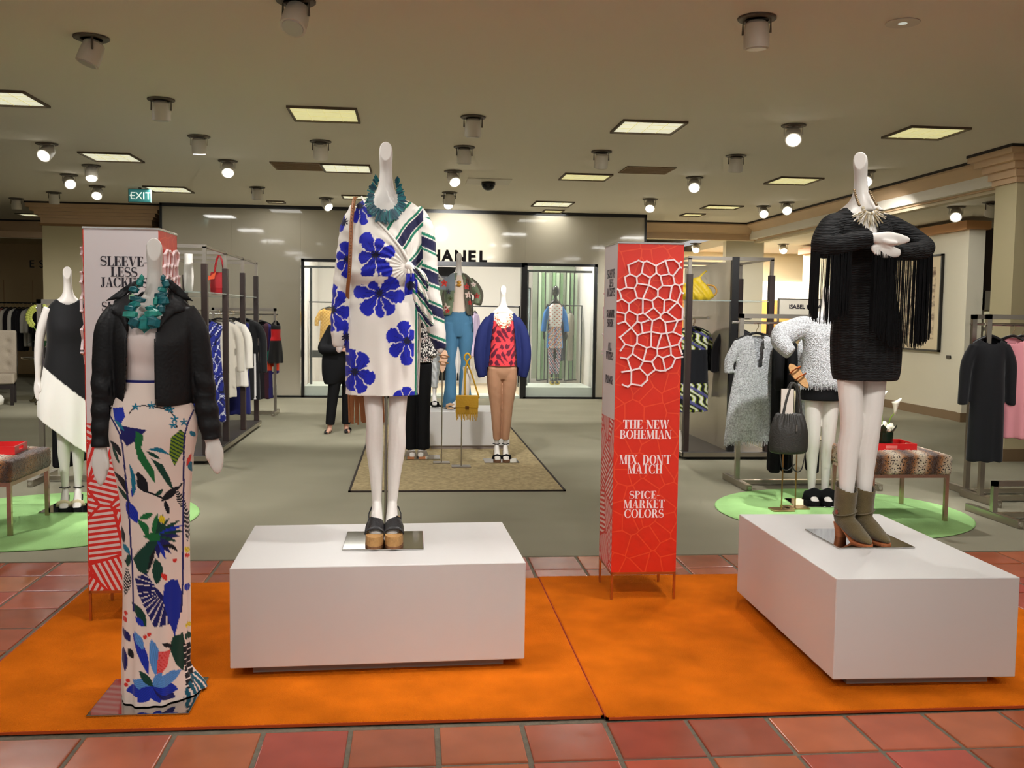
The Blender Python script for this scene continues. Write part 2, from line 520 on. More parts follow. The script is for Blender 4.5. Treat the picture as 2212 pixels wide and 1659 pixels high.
b = MB(); b.bx(-14, 16, -6, 6.10, -0.12, -0.006)
floor = b.build('floor', m_grout); st(floor, 'floor of square terracotta tiles with wide grey grout')
hw = T / 2 - 0.0085
b = MB(); b.loft([[(sx * w_, sy * w_, z) for sx, sy in ((-1, -1), (1, -1), (1, 1), (-1, 1))] for w_, z in ((hw, -0.03), (hw, -0.005), (hw - .002, -0.001), (hw - .006, 0.0), )])
tile_me = b.mesh('tile', m_tile, False)
for j in range(-4, 8):
    yc = TY0 + (j + .5) * T
    for i in range(-14, 22):
        xc = TX0 + (i + .5) * T
        if yc > 6.05 or not (-0.46 * yc - 1.7 < xc < 0.70 * yc + 1.6): continue
        if -1.55 < xc < 3.1 and 3.66 < yc < 5.42: continue      # wholly under the rugs
        o = bpy.data.objects.new('tile', tile_me); link(o, floor)
        o.location = (xc + random.uniform(-.0015, .0015), yc + random.uniform(-.0015, .0015), random.uniform(-.0012, .0006))
        o.rotation_euler = (random.uniform(-.002, .002), random.uniform(-.002, .002), random.uniform(-.004, .004))

# --- carpet behind the walkway
m_carpet = mat('carpet', (146, 141, 121), 0.95, spec=0.1, var=(1.3, .06))
b = MB(); b.bx(-22, 24, 6.10, 34, -0.12, 0.004)
st(b.build('floor', m_carpet), 'olive grey low pile carpet')

# --- main ceiling and the lower one on the right
m_ceil = mat('ceiling_paint', (236, 228, 212), 0.9, spec=0.2)
b = MB(); b.bx(-22, 6.75, -8, 34, CEIL, CEIL + .12)
st(b.build('ceiling', m_ceil), 'beige plaster ceiling')
b = MB(); b.bx(6.70, 24, -8, 34, 3.12, 3.30)
st(b.build('ceiling', m_ceil), 'lower beige ceiling beyond the crown moulding')

m_crown = mat('crown_wood', (212, 178, 138), 0.55, var=(3, .03, (1, 1, 6)))
m_dark = mat('dark_reveal', (38, 28, 22), 0.7)
m_cream = mat('cream_paint', (205, 190, 158), 0.8, var=(2, .01))
m_creamD = mat('cream_band', (150, 112, 72), 0.6)
def crown_run(name, p0, p1, inward, z0=CEIL, h=0.24, out=0.26, fascia=0.09):
    """stepped crown moulding between p0 and p1; inward = xy direction it projects to"""
    p0 = Vector((*p0, 0)); p1 = Vector((*p1, 0)); n = Vector((*inward, 0))
    prof = [(0, -.03), (out, -.03), (out, -.055), (out * .93, -.07), (out * .80, -.10), (out * .58, -h * .62), (out * .36, -h * .82), (out * .2, -h + .03), (out * .2, -h), (.04, -h), (.04, -h - fascia), (0, -h - fascia)]
    b = MB(); b.loft([[tuple(p + n * a + Vector((0, 0, z0 + z))) for a, z in prof] for p in (p0, p1)])
    o = b.build(name, m_crown, auto=30); st(o)
    b = MB(); b.loft([[tuple(p + n * a + Vector((0, 0, z0 + z))) for a, z in ((0, 0), (out + .012, 0), (out + .012, -.03), (0, -.03))] for p in (p0, p1)])
    b.build('shadow_gap', m_dark, o)
    return o
o = crown_run('trim_1', (6.82, -6), (6.82, 18.88), (-1, 0)); o['label'] = 'pinkish crown moulding along the right side of the ceiling'
o = crown_run('trim_2', (6.82, 19.14), (4.3, 19.14), (0, -1)); o['label'] = 'crown moulding across the back right of the ceiling'
b = MB(); b.bx(4.3, 7.0, 19.14, 19.3, 3.1, CEIL); st(b.build('wall_back', m_cream))
b = MB(); b.bx(6.82, 6.95, -6, 19.2, 3.06, CEIL); st(b.build('wall_right', m_cream))

# --- glossy white boutique facade at the back
FY = 17.85
m_fac = mat('facade_panel', (184, 176, 157), 0.05, spec=0.5)
m_black = mat('black_metal', (16, 15, 15), 0.35)
def wallpart(name, m, *boxes, parent=None, bevel=0):
    b = MB()
    for x in boxes: b.bx(*x)
    o = b.build(name, m, parent, bevel=bevel)
    if parent is None: st(o)
    return o
fac = wallpart('wall_back', m_fac, (-4.41, -3.214, FY, FY + .12, .04, 3.37)); fac['label'] = 'glossy off white panelled shop front of the boutique'
for x in ((-3.213, -2.012, FY, FY + .12, .04, 3.37), (-2.011, -.096, FY, FY + .12, 2.50, 3.37), (-.095, 2.034, FY, FY + .12, 2.50, 3.37), (2.035, 3.394, FY, FY + .12, 2.50, 3.37), (3.395, 4.25, FY, FY + .12, .04, 3.37), (-.55, .08, FY, FY + .12, .04, 2.49)):
    wallpart('panel', m_fac, x, parent=fac)
wallpart('black_top_edge', m_black, (-4.44, 4.29, FY - .02, FY + .1, 3.37, CEIL), (-4.45, -4.41, FY - .02, FY + 1.2, 0, CEIL), (4.25, 4.29, FY - .02, FY + 1.2, 0, CEIL), parent=fac)
wallpart('black_base_edge', m_black, (-4.41, -2.0, FY - .015, FY + .1, 0, .04), (3.38, 4.25, FY - .015, FY + .1, 0, .04), (-.6, .1, FY - .015, FY + .1, 0, .04), parent=fac)
wallpart('side_return', m_fac, (4.13, 4.25, FY + .12, 19.2, 0, CEIL), (-4.41, -4.30, FY + .12, 19.4, 0, CEIL), parent=fac)

m_glass = mat('shop_glass', (235, 245, 240), 0.02, spec=0.5, alpha=0.10)
m_plat = mat('display_platform', (206, 214, 200), 0.5)
m_int = mat('boutique_wall', (225, 222, 214), 0.6)
def shop_window(name, x0, x1, label):
    w_ = wallpart(name, m_black, (x0, x0 + .05, FY - .03, FY + .05, 0, 2.5), (x1 - .05, x1, FY - .03, FY + .05, 0, 2.5), (x0, x1, FY - .03, FY + .05, 2.45, 2.5), (x0, x1, FY - .03, FY + .05, 0, .04),
                  (x0 + .10, x0 + .14, FY + .5, FY + .54, .2, 2.4), (x0, x1, FY + .5, FY + .54, 2.36, 2.40))
    w_['label'] = label
    wallpart('pane', m_glass, (x0 + .05, x1 - .05, FY, FY + .008, .04, 2.45), parent=w_)
    wallpart('display_platform', m_plat, (x0 + .05, x1 - .05, FY + .06, FY + 1.25, 0.0, .21), parent=w_)
    return w_
w1 = shop_window('window_1', -2.0, -.55, 'black framed display window left of the boutique door')
w2 = shop_window('window_2', 2.03, 3.38, 'black framed display window right of the boutique door')
# door portal: black frame round an opening
d1 = wallpart('door_1', m_black, (.08, .14, FY - .03, FY + .12, 0, 2.5), (1.97, 2.03, FY - .03, FY + .12, 0, 2.5), (.08, 2.03, FY - .03, FY + .12, 2.42, 2.5), (.45, .86, FY + .45, FY + .5, .3, 2.42)); d1['label'] = 'wide black framed doorway into the boutique'
wallpart('threshold', m_plat, (.14, 1.97, FY, FY + .6, 0, .05), parent=d1)
# boutique interior
st(wallpart('wall_back', m_int, (-4.3, 4.13, 21.6, 21.7, 0, CEIL)), 'pale inner wall of the boutique')
wallpart('wall_left', m_int, (-2.15, -2.05, FY + .12, 21.6, 0, CEIL))
wallpart('wall_right', m_int, (3.44, 3.52, FY + .12, 21.6, 0, CEIL))
st(wallpart('floor', mat('boutique_floor', (206, 190, 160), 0.6), (-2.05, 3.44, FY + .02, 21.6, .004, .02)))
m_lamp_w = mat('lamp_white', (255, 250, 240), 0.5, emit=((1, .96, .88), 9))
for x in (-1.2, .2, 1.3, 2.7):
    area_light((x, 19.0, 3.36), .5, 60, (1, .98, .94))  # area lamps without fixtures, added to brighten the boutique interior
# right display: tall green mirror strips in black frames
m_grn = mat('green_glass', (126, 160, 116), 0.08, spec=.6)
m_grn2 = mat('green_glass_pale', (176, 196, 166), 0.1, spec=.6)
fins = wallpart('wall_right', mat('fin_back', (150, 160, 140), .4), (2.52, 3.42, 20.6, 20.64, .2, 2.6)); fins['label'] = 'green mirrored screen behind the display window'
xs = [2.54, 2.62, 2.72, 2.83, 2.92, 3.02, 3.12, 3.22, 3.32]
for i, x in enumerate(xs):
    yy = 19.9 + .1 * (i % 3)
    f = wallpart('green_panel', m_grn if i % 2 else m_grn2, (x + .014, x + .075, yy, yy + .01, .22, 2.42), parent=fins)
    wallpart('black_edge', m_black, (x, x + .014, yy - .01, yy + .03, .2, 2.44), (x, x + .09, yy - .01, yy + .03, .2, .222), parent=f)
# inner mirror frame left in the right display
o = wallpart('window_3', m_black, (2.20, 2.22, 19.6, 19.64, .1, 2.1), (2.34, 2.36, 19.6, 19.64, .1, 2.1), (2.20, 2.36, 19.6, 19.64, 2.08, 2.1)); o['label'] = 'narrow black framed mirror in the right display'
wallpart('pane', mat('mirror_pale', (205, 222, 220), .1, metal=.6), (2.22, 2.34, 19.61, 19.62, .1, 2.08), parent=o)

# --- left pilaster with crown, further walls on the left
m_pil = mat('pilaster_paint', (205, 192, 152), 0.75, var=(1.5, .015))
pil = wallpart('wall_left', m_pil, (-6.60, -4.72, 18.3, 19.5, 0, CEIL)); pil['label'] = 'wide cream pilaster at the back left'
for z0, z1, o_ in ((3.02, 3.06, .035), (3.06, 3.16, .02), (3.16, 3.21, .05), (3.21, 3.27, .10), (3.27, 3.33, .16), (3.33, 3.40, .21)):
    wallpart('capital_band', m_creamD if z0 == 3.02 else m_crown, (-6.60 - o_, -4.72 + o_, 18.3 - o_, 19.5 + o_, z0, z1), parent=pil)
wallpart('shadow_gap', m_dark, (-6.6 - .22, -4.72 + .22, 18.3 - .22, 19.6, 3.40, CEIL), parent=pil)
m_tan = mat('tan_wall', (196, 170, 126), 0.8, var=(1, .02))
wl = wallpart('wall_back', m_tan, (-16, -4.4, 24.0, 24.2, 0, CEIL)); wl['label'] = 'tan wall behind the far left clothes rail'
for x in (-10.4, -9.55, -8.9, -8.2): wallpart('wall_seam', m_creamD, (x, x + .012, 23.995, 24.0, 0, 2.2), parent=wl)
o = crown_run('trim_3', (-16, 22.2), (-6.2, 22.2), (0, -1), z0=CEIL, h=.26, fascia=.1); o['label'] = 'crown moulding at the far left'
st(wallpart('ceiling', m_cream, (-16, -6.2, 22.2, 24, 3.05, 3.4)))
sg = thing('wall_sign', 'dark letters E S on the tan wall behind the pilaster', 'sign', (-8.8, 23.99, 2.5))
for ch, x in (('E', -.10), ('S', .12)): sans_text('letter', ch, .25, m_black, sg, (x, 0, 0), extrude=.012)
sg = thing('shop_name', 'large dark letters of the shop name above the boutique door', 'sign', (.65, FY, 2.503))
for ch, x in (('C', -.50), ('H', -.22), ('A', 0), ('N', .235), ('E', .445), ('L', .645)): sans_text('letter', ch, .285, mat('sign_matt_black', (14, 12, 12), .9, spec=.05), sg, (x - .04, -.012, 0), extrude=.012, bold=.011)
# --- enclosing walls outside the view
st(wallpart('wall_left', m_cream, (-16.2, -16, -8, 24, 0, CEIL)))
st(wallpart('wall_back', m_cream, (-4.4, 24, 27, 27.2, 0, CEIL)))
st(wallpart('wall_right', m_cream, (15, 15.2, -8, 27, 0, CEIL)))

# --- right side: wall with artwork, door, column, back room
m_wr = mat('gallery_wall', (222, 214, 190), 0.8, var=(1.2, .01))
wr = wallpart('wall_right', m_wr, (8.40, 8.56, 14.2, 20.5, .14, 2.95)); wr['label'] = 'cream wall carrying the framed artwork'
wallpart('wall_pier', m_wr, (8.36, 8.62, 14.08, 14.2, .14, 2.95), parent=wr)
st(wallpart('baseboard_right', mat('baseboard_brown', (128, 104, 74), .6), (8.37, 8.56, 14.2, 20.5, 0, .14), (8.33, 8.64, 14.05, 14.2, 0, .14)))
o = wallpart('trim_4', mat('orange_trim', (206, 150, 96), .55), (8.28, 8.56, 14.2, 20.5, 2.93, 3.06), (8.26, 8.66, 14.0, 14.2, 2.93, 3.06)); st(o, 'honey wood trim above the artwork wall')
d2 = wallpart('door_2', mat('dark_brown_panel', (62, 46, 40), .6), (8.62, 10.2, 14.3, 14.36, 2.02, 2.98)); d2['label'] = 'dark brown panel over white cabinet with lit cream shelves'
wallpart('white_frame', mat('white_frame', (214, 210, 196), .6), (8.62, 8.78, 14.28, 14.34, 0, 2.02), (8.62, 10.2, 14.28, 14.34, 1.72, 2.02), parent=d2)
for z0, z1 in ((1.46, 1.70), (1.14, 1.40), (.7, 1.09)):
    wallpart('cream_pane', mat('cream_pane', (232, 222, 172), .5, emit=((.9, .84, .55), .35)), (8.78, 10.1, 14.32, 14.35, z0, z1), parent=d2)
for z in (1.43, 1.11): wallpart('rail', mat('white_frame'), (8.76, 10.1, 14.27, 14.33, z - .03, z + .03), parent=d2)
colr = wallpart('wall_right', m_pil, (6.52, 7.3, 10.1, 10.5, .14, CEIL)); colr['label'] = 'broad cream column at the right edge'
for z0, z1, o_ in ((3.06, 3.12, .03), (3.12, 3.2, .06), (3.20, 3.27, .11), (3.27, 3.34, .17), (3.34, 3.40, .22)):
    wallpart('capital_band', m_crown, (6.52 - o_, 7.3, 10.1 - o_, 10.5 + o_, z0, z1), parent=colr)
wallpart('shadow_gap', m_dark, (6.52 - .23, 7.3, 10.1 - .23, 10.73, 3.40, CEIL), parent=colr)
st(wallpart('baseboard_right', mat('baseboard_brown'), (6.49, 7.3, 10.07, 10.53, 0, .14)))
# bright back room on the right
m_room = mat('backroom_wall', (236, 222, 188), 0.8)
rm = wallpart('wall_back', m_room, (4.3, 12, 23.0, 23.2, 0, 3.12)); rm['label'] = 'warm lit wall of the back room with shelves'
wallpart('wood_rail', mat('orange_trim'), (6.6, 8.4, 22.9, 23.0, 2.46, 2.54), parent=rm)
wallpart('lit_panel', mat('lit_panel', (250, 248, 240), .6, emit=((1, .97, .9), 1.6)), (7.35, 8.3, 22.94, 23.0, 1.75, 2.44), parent=rm)
wallpart('lit_panel', mat('lit_panel'), (8.32, 9.6, 22.94, 23.0, 1.75, 2.44), parent=rm)
wallpart('orange_shelf', mat('orange_shelf', (226, 160, 84), .6), (6.4, 7.32, 22.5, 22.9, 1.3, 2.2), parent=rm)
wallpart('orange_shelf', mat('orange_shelf'), (8.1, 9.6, 22.5, 22.9, 1.2, 1.98), parent=rm)
wallpart('white_post', m_wr, (6.35, 7.15, 19.5, 19.7, 0, 3.12), parent=rm)
area_light((7.5, 21.2, 3.08), .8, 260, (1, .94, .82))  # this and the next: lamps without fixtures, added to brighten the back room
area_light((5.6, 20.8, 3.08), .5, 120, (1, .94, .82))

# ================================================================== RUGS
def rug_mat(name, c, c2):
    m = mat(name, c, 0.95, spec=0.03, var=(3.2, .2), bump=(260, .6))
    return m
m_or = rug_mat('orange_pile', (216, 110, 20), None)
def rug(name, x0, x1, y0, y1, label, rz=0):
    o = thing(name, label, 'rug', ((x0 + x1) / 2, (y0 + y1) / 2, 0), rz)
    b = MB(); b.bx(-(x1 - x0) / 2, (x1 - x0) / 2, -(y1 - y0) / 2, (y1 - y0) / 2, .001, .014); b.build('pile', m_or, o, bevel=.006)
    b = MB()
    W, H = (x1 - x0) / 2 + .002, (y1 - y0) / 2 + .002
    b.bx(-W, W, -H, -H + .012, .0005, .011); b.bx(-W, W, H - .012, H, .0005, .011); b.bx(-W, -W + .012, -H, H, .0005, .011); b.bx(W - .012, W, -H, H, .0005, .011)
    b.build('bound_edge', mat('orange_edge', (184, 70, 8), .9), o)
    return o
rug('orange_rug', -1.772, 0.738, 3.59, 5.552, 'orange rug under the left mannequin and the middle white plinth')
rug('orange_rug', 0.745, 3.25, 3.57, 5.582, 'orange rug under the red sign column and the right white plinth')

m_green = mat('green_pile', (166, 212, 138), 0.95, spec=.05, var=(3, .08), bump=(300, .5))
def round_rug(cx, cy, r, label):
    b = MB(); b.lathe([(r, .005), (r + .006, .009), (r, .014), (r - .01, .016), (0.001, .016)], 72, (cx, cy, 0))
    o = b.build('round_rug', m_green); o.location = (0, 0, 0)
    return tag(o, label, 'rug')
round_rug(3.42, 7.42, .98, 'round lime green rug under the right fur bench')
round_rug(-2.62, 7.37, 1.02, 'round lime green rug under the black and white dressed mannequin')
# woven sisal rug of the middle display
m_sis = mat('sisal', (178, 160, 122), 0.95, spec=.1, var=(26, .22), bump=(200, .7))
o = thing('sisal_rug', 'speckled tan sisal rug with dark border in the middle display', 'rug', (.40, 10.92, 0), 0)
b = MB(); b.bx(-.93, .93, -2.53, 2.53, .004, .014); b.build('weave', m_sis, o)
b = MB()
for q in ((-.945, -.925, -2.545, 2.545), (.925, .945, -2.545, 2.545), (-.945, .945, -2.545, -2.525), (-.945, .945, 2.525, 2.545)): b.bx(*q, .004, .017)
b.build('dark_border', mat('sisal_border', (48, 38, 30), .9), o)

# ================================================================== PLINTHS
m_white = mat('plinth_white', (214, 211, 207), 0.38, spec=.4)
def plinth(cx, cy, w, d, rz, label, z1=.48, z0=.055, rec=.085):
    o = thing('plinth', label, 'plinth', (cx, cy, 0.014), rz)
    b = MB(); b.bx(-w / 2, w / 2, -d / 2, d / 2, z0 - .014, z1 - .014); b.build('box', m_white, o, bevel=.004)
    b = MB(); b.bx(-w / 2 + rec, w / 2 - rec, -d / 2 + rec * .7, d / 2 - rec, 0, z0 - .014); b.build('recessed_base', mat('plinth_base', (150, 136, 128), .5), o)
    return o
plinth(-.143, 4.494, 1.24, .826, .033, 'wide low white plinth under the floral wrap dress mannequin')
plinth(2.148, 4.418, .788, 1.30, -.025, 'deep low white plinth under the black fringed dress mannequin')
o = plinth(.64, 11.42, .92, .8, .02, 'small white plinth under the mannequin in blue jeans', .44, .05, .03)
# ================================================================== CEILING FIXTURES
m_trof = mat('troffer_lens', (236, 232, 170), 0.6, emit=((1.0, .93, .46), .62))
m_trof2 = mat('troffer_lens_pale', (236, 236, 200), 0.6, emit=((1.0, .98, .74), .75))
m_trof_f = mat('troffer_frame', (96, 80, 62), 0.6)
m_louver = mat('louver', (226, 216, 160), 0.5, emit=((1.0, .92, .5), .42))
def troffer(cx, cy, w, d, label, lens=None, watts=26, rz=0.0):
    o = thing('ceiling_light', label, 'ceiling light', (cx, cy, CEIL), rz)
    b = MB()
    for q in ((-w / 2 - .02, w / 2 + .02, -d / 2 - .02, -d / 2), (-w / 2 - .02, w / 2 + .02, d / 2, d / 2 + .02), (-w / 2 - .02, -w / 2, -d / 2, d / 2), (w / 2, w / 2 + .02, -d / 2, d / 2)):
        b.bx(*q, -.022, 0)
    b.build('frame', m_trof_f, o)
    b = MB(); b.bx(-w / 2, w / 2, -d / 2, d / 2, -.006, 0); b.build('diffuser', lens or m_trof, o)
    b = MB()
    for i in range(1, 4): b.bx(-w / 2 + w * i / 4 - .003, -w / 2 + w * i / 4 + .003, -d / 2, d / 2, -.010, -.006)
    for i in range(1, 3): b.bx(-w / 2, w / 2, -d / 2 + d * i / 3 - .002, -d / 2 + d * i / 3 + .002, -.009, -.006)
    b.build('louver', m_louver, o)
    if watts:
        l = area_light((cx, cy, CEIL - .03), .55, watts, (1, .99, .955))
    return o
for cx, cy, w, d, lab, ln in (
    (-.85, 9.57, .60, .62, 'square lit ceiling panel above the floral dress mannequin, nearer one', m_trof),
    (2.31, 9.65, .60, .60, 'square lit ceiling panel above the red sign column', m_trof2),
    (5.10, 9.46, .58, .58, 'yellow lit ceiling panel at the right, nearest the crown moulding', m_trof),
    (-3.72, 12.66, .57, .64, 'lit ceiling panel over the exit sign, nearer one', m_trof2),
    (-.875, 13.04, .59, .66, 'lit ceiling panel next to the brown vent left of the white mannequin head', m_trof2),
    (2.31, 13.2, .61, .56, 'lit ceiling panel between the brown vent and the security camera', m_trof),
    (5.15, 13.0, .56, .62, 'lit ceiling panel left of the fringed dress mannequin head', m_trof),
    (-3.80, 15.83, .59, .66, 'lit ceiling panel just in front of the exit sign', m_trof2),
    (2.33, 16.48, .61, .68, 'pale lit ceiling panel near the shop front above the right display window', m_trof2),
    (5.21, 16.3, .57, .48, 'lit ceiling panel near the crown moulding corner', m_trof),
    (-3.70, 9.33, .60, .60, 'lit ceiling panel cut by the left picture edge', m_trof2),
    (2.5, 17.6, .32, .4, 'small lit panel on the ceiling above the word on the shop front', m_trof),
    (5.08, 17.6, .34, .38, 'small lit panel at the back right corner of the ceiling', m_trof),
    (-2.35, 17.2, .26, .22, 'tiny lit panel at the top of the shop front, left', m_trof2),
    (-.93, 16.2, .42, .42, 'pale ceiling panel half hidden behind the floral dress shoulder', m_trof2),
    (-7.7, 20.7, .34, .5, 'narrow lit panel on the ceiling over the far left clothes rail', m_trof2)):
    troffer(cx, cy, w, d, lab, ln, 7 if cy > 16 else 26)
m_vent = mat('vent_brown', (150, 122, 88), 0.7)
def vent(cx, cy, w, d, label):
    o = thing('ceiling_vent', label, 'vent', (cx, cy, CEIL))
    b = MB(); b.bx(-w / 2, w / 2, -d / 2, d / 2, -.004, 0); b.build('backing', mat('vent_back', (108, 84, 58), .8), o)
    b = MB()
    for q in ((-w / 2, w / 2, -d / 2, -d / 2 + .02), (-w / 2, w / 2, d / 2 - .02, d / 2), (-w / 2, -w / 2 + .02, -d / 2, d / 2), (w / 2 - .02, w / 2, -d / 2, d / 2)): b.bx(*q, -.012, 0)
    b.build('frame', m_vent, o)
    for i in range(9):
        y = -d / 2 + .05 + (d - .1) * i / 8
        b = MB(); b.bx(-w / 2 + .02, w / 2 - .02, y - .012, y + .012, -.010, -.004); b.build('slat', m_vent, o)
vent(-1.5, 13.0, .63, .64, 'brown ceiling vent left of a lit panel')
vent(2.98, 12.46, .63, .56, 'brown ceiling vent right of a lit panel, above the red sign column')
# security camera on a white plate
o = thing('security_camera', 'black dome security camera on a white ceiling plate', 'camera', (1.05, 13.94, CEIL))
b = MB(); b.bx(-.31, .31, -.3, .3, -.012, 0); b.build('plate', mat('white_plate', (216, 208, 190), .5), o, bevel=.004)
b = MB(); b.rings([(-.012, 0, 0, .10, .10), (-.05, 0, 0, .10, .10), (-.09, 0, 0, .085, .085), (-.12, 0, 0, .055, .055), (-.135, 0, 0, .01, .01)], 20); b.build('dome', mat('black_gloss', (14, 14, 15), .12), o, smooth=True)

m_spot_w = mat('spot_white', (214, 206, 190), 0.5)
m_ring = mat('spot_ring', (92, 82, 70), 0.5)
m_off = mat('spot_lens_off', (190, 184, 172), 0.3)
def accent_spot(cx, cy, aim, label, lit=True, tilt=35, z=CEIL, r=.08, h=.16):
    """recessed ring, forked bracket and tilting lamp can; aim = heading of the beam in degrees (0 = +x)"""
    o = thing('ceiling_spotlight', label, 'spotlight', (cx, cy, z))
    b = MB(); b.lathe([(r * .9, -.003), (r * 1.5, -.003), (r * 1.5, -.012), (r * 1.42, -.016), (r * .95, -.016), (r * .95, -.003)], 22); b.build('trim_ring', m_ring, o)
    a = math.radians(aim); t = math.radians(tilt)
    d = Vector((math.cos(a) * math.sin(t), math.sin(a) * math.sin(t), -math.cos(t)))
    c = Vector((0, 0, -.045 - h * .35))
    side = Vector((-math.sin(a), math.cos(a), 0))
    b = MB()
    pr_ = [side * -r * 1.08 + c, side * -r * 1.08 + Vector((0, 0, -.012)), side * r * 1.08 + Vector((0, 0, -.012)), side * r * 1.08 + c]
    b.tube(pr_, .008, 6)
    b.build('bracket', m_ring if not lit else m_spot_w, o)
    p0 = c - d * h * .5; p1 = c + d * h * .55
    b = MB(); b.tube([p0, p0 + d * h * .12, p0 + d * h * .55, p1, p1 - d * .004], [r * .62, r * .9, r, r, r * .86], 18)
    b.build('lamp_can', m_spot_w, o, auto=40)
    b = MB(); b.tube([p1 - d * .008, p1 + d * .006], [r * .86, r * .80], 18)
    b.build('lens', m_lamp_w if lit else m_off, o)
    return o
for cx, cy, aim, lit, tilt, lab in (
    (-2.24, 7.19, 200, False, 20, 'white can spotlight on the ceiling at the upper left, largest on that side'),
    (-.72, 6.16, 250, False, 30, 'white can spotlight cut by the top picture edge'),
    (2.14, 6.09, 60, False, 5, 'white can spotlight at the upper right with glow on the ceiling around it'),
    (-2.26, 9.16, 90, False, 4, 'white can spotlight second in line below the largest left one'),
    (-4.19, 11.81, 260, True, 55, 'lit spotlight near the left picture edge above the pilaster'),
    (-2.32, 11.0, 90, True, 12, 'white can spotlight with bright rim between left ceiling panels'),
    (-1.03, 11.08, 90, False, 30, 'dim spotlight left of the floral dress mannequin head'),
    (.558, 9.46, 90, False, 8, 'dim spotlight right of the floral dress mannequin head, nearer one'),
    (3.68, 9.33, 250, True, 50, 'large lit spotlight at the right, its round face toward the viewer'),
    (.562, 11.15, 90, False, 8, 'dim spotlight right of the floral dress mannequin head, farther one'),
    (2.136, 11.17, 90, False, 20, 'dim spotlight above the red sign column'),
    (3.725, 11.17, 90, False, 8, 'dim spotlight in the bright reflections right of the red sign column'),
    (-4.83, 14.44, 300, True, 60, 'small lit spotlight left of the paired lamps over the pilaster'),
    (-4.22, 13.46, 290, True, 30, 'lit can spotlight over the pilaster, upper one of the pair'),
    (-4.84, 15.7, 280, True, 50, 'lit spotlight just left of the exit sign'),
    (-2.33, 12.71, 280, True, 45, 'lit spotlight left of the brown vent'),
    (-5.81, 16.65, 90, False, 5, 'dim spotlight in front of the pilaster capital'),
    (-2.37, 15.29, 90, False, 4, 'dim can spotlight above the left part of the shop front'),
    (.513, 13.03, 290, True, 50, 'lit spotlight left of the security camera'),
    (.551, 15.76, 265, True, 45, 'lit spotlight over the word on the shop front'),
    (3.76, 12.98, 255, True, 55, 'lit spotlight below the reflections, middle right of the ceiling'),
    (3.77, 15.49, 255, True, 48, 'lit spotlight above the right end of the shop front'),
    (5.85, 16.03, 255, True, 60, 'lit spotlight near the moulding corner, left one of two'),
    (6.02, 15.44, 255, True, 60, 'lit spotlight near the moulding corner, right one of two'),
    (5.72, 12.04, 250, True, 60, 'lit spotlight behind the fringed dress mannequin head'),
    (-1.44, 16.5, 310, True, 50, 'lit spotlight tilted sideways just left of the floral dress shoulder'),
    (-6.8, 17.7, 90, False, 5, 'dim spotlight at the far left over the pilaster')):
    accent_spot(cx, cy, aim, lab, lit, tilt)
b_ = accent_spot(.551, 15.3, 90, 'grey round lamp hanging below the lit one over the shop front word', False, 4)
for cx, cy, aim, lit, tilt, lab in (
    (7.45, 12.9, 240, True, 55, 'lit spotlight under the lower ceiling beside the cream column'),
    (7.6, 12.3, 90, False, 25, 'dim spotlight under the lower ceiling beside the cream column'),
    (5.95, 20.3, 260, True, 50, 'lit spotlight in the back room, left one'),
    (7.75, 20.0, 260, True, 50, 'lit spotlight in the back room, right one'),
    (6.7, 19.9, 200, False, 30, 'unlit spotlight in the back room above the dark fixture frame')):
    accent_spot(cx, cy, aim, lab, lit, tilt, z=3.12)
o = thing('downlight', 'oval frosted downlight flush in the ceiling at the upper right', 'ceiling light', (3.08, 6.05, CEIL))
b = MB(); b.lathe([(.085, -.002), (.105, -.002), (.105, -.008), (.085, -.008)], 24); b.build('trim_ring', m_spot_w, o)
b = MB(); b.lathe([(.085, -.001), (.085, -.006), (.001, -.009)], 24); b.build('frosted_lens', mat('downlight_lens', (210, 224, 214), .3, emit=((.85, .95, .88), .5)), o)
# exit sign hung from the ceiling
o = thing('exit_sign', 'green hanging EXIT sign with arrow in front of the pilaster', 'sign', (-4.22, 15.75, 0), math.radians(0))
b = MB(); b.bx(-.17, .17, -.03, .03, 3.20, 3.41); b.build('housing', mat('exit_frame', (86, 120, 116), .5), o, bevel=.006)
b = MB(); b.bx(-.02, .02, -.02, .02, 3.40, CEIL); b.build('hanger', m_ring, o)
b = MB(); b.bx(-.158, .158, -.034, -.03, 3.212, 3.398); b.build('face', mat('exit_face', (48, 110, 108), .4, emit=((.04, .2, .19), .5)), o)
m_exl = mat('exit_letters', (230, 240, 225), .5, emit=((.8, .9, .8), .8))
b = MB()
sans_text('lettering', 'EXIT', .155, m_exl, o, (.02, -.0345, 3.25), extrude=.002)
b = MB(); b.prism([(-.15, 3.305), (-.115, 3.33), (-.115, 3.28)], -.037, -.033); b.build('arrow', m_exl, o)
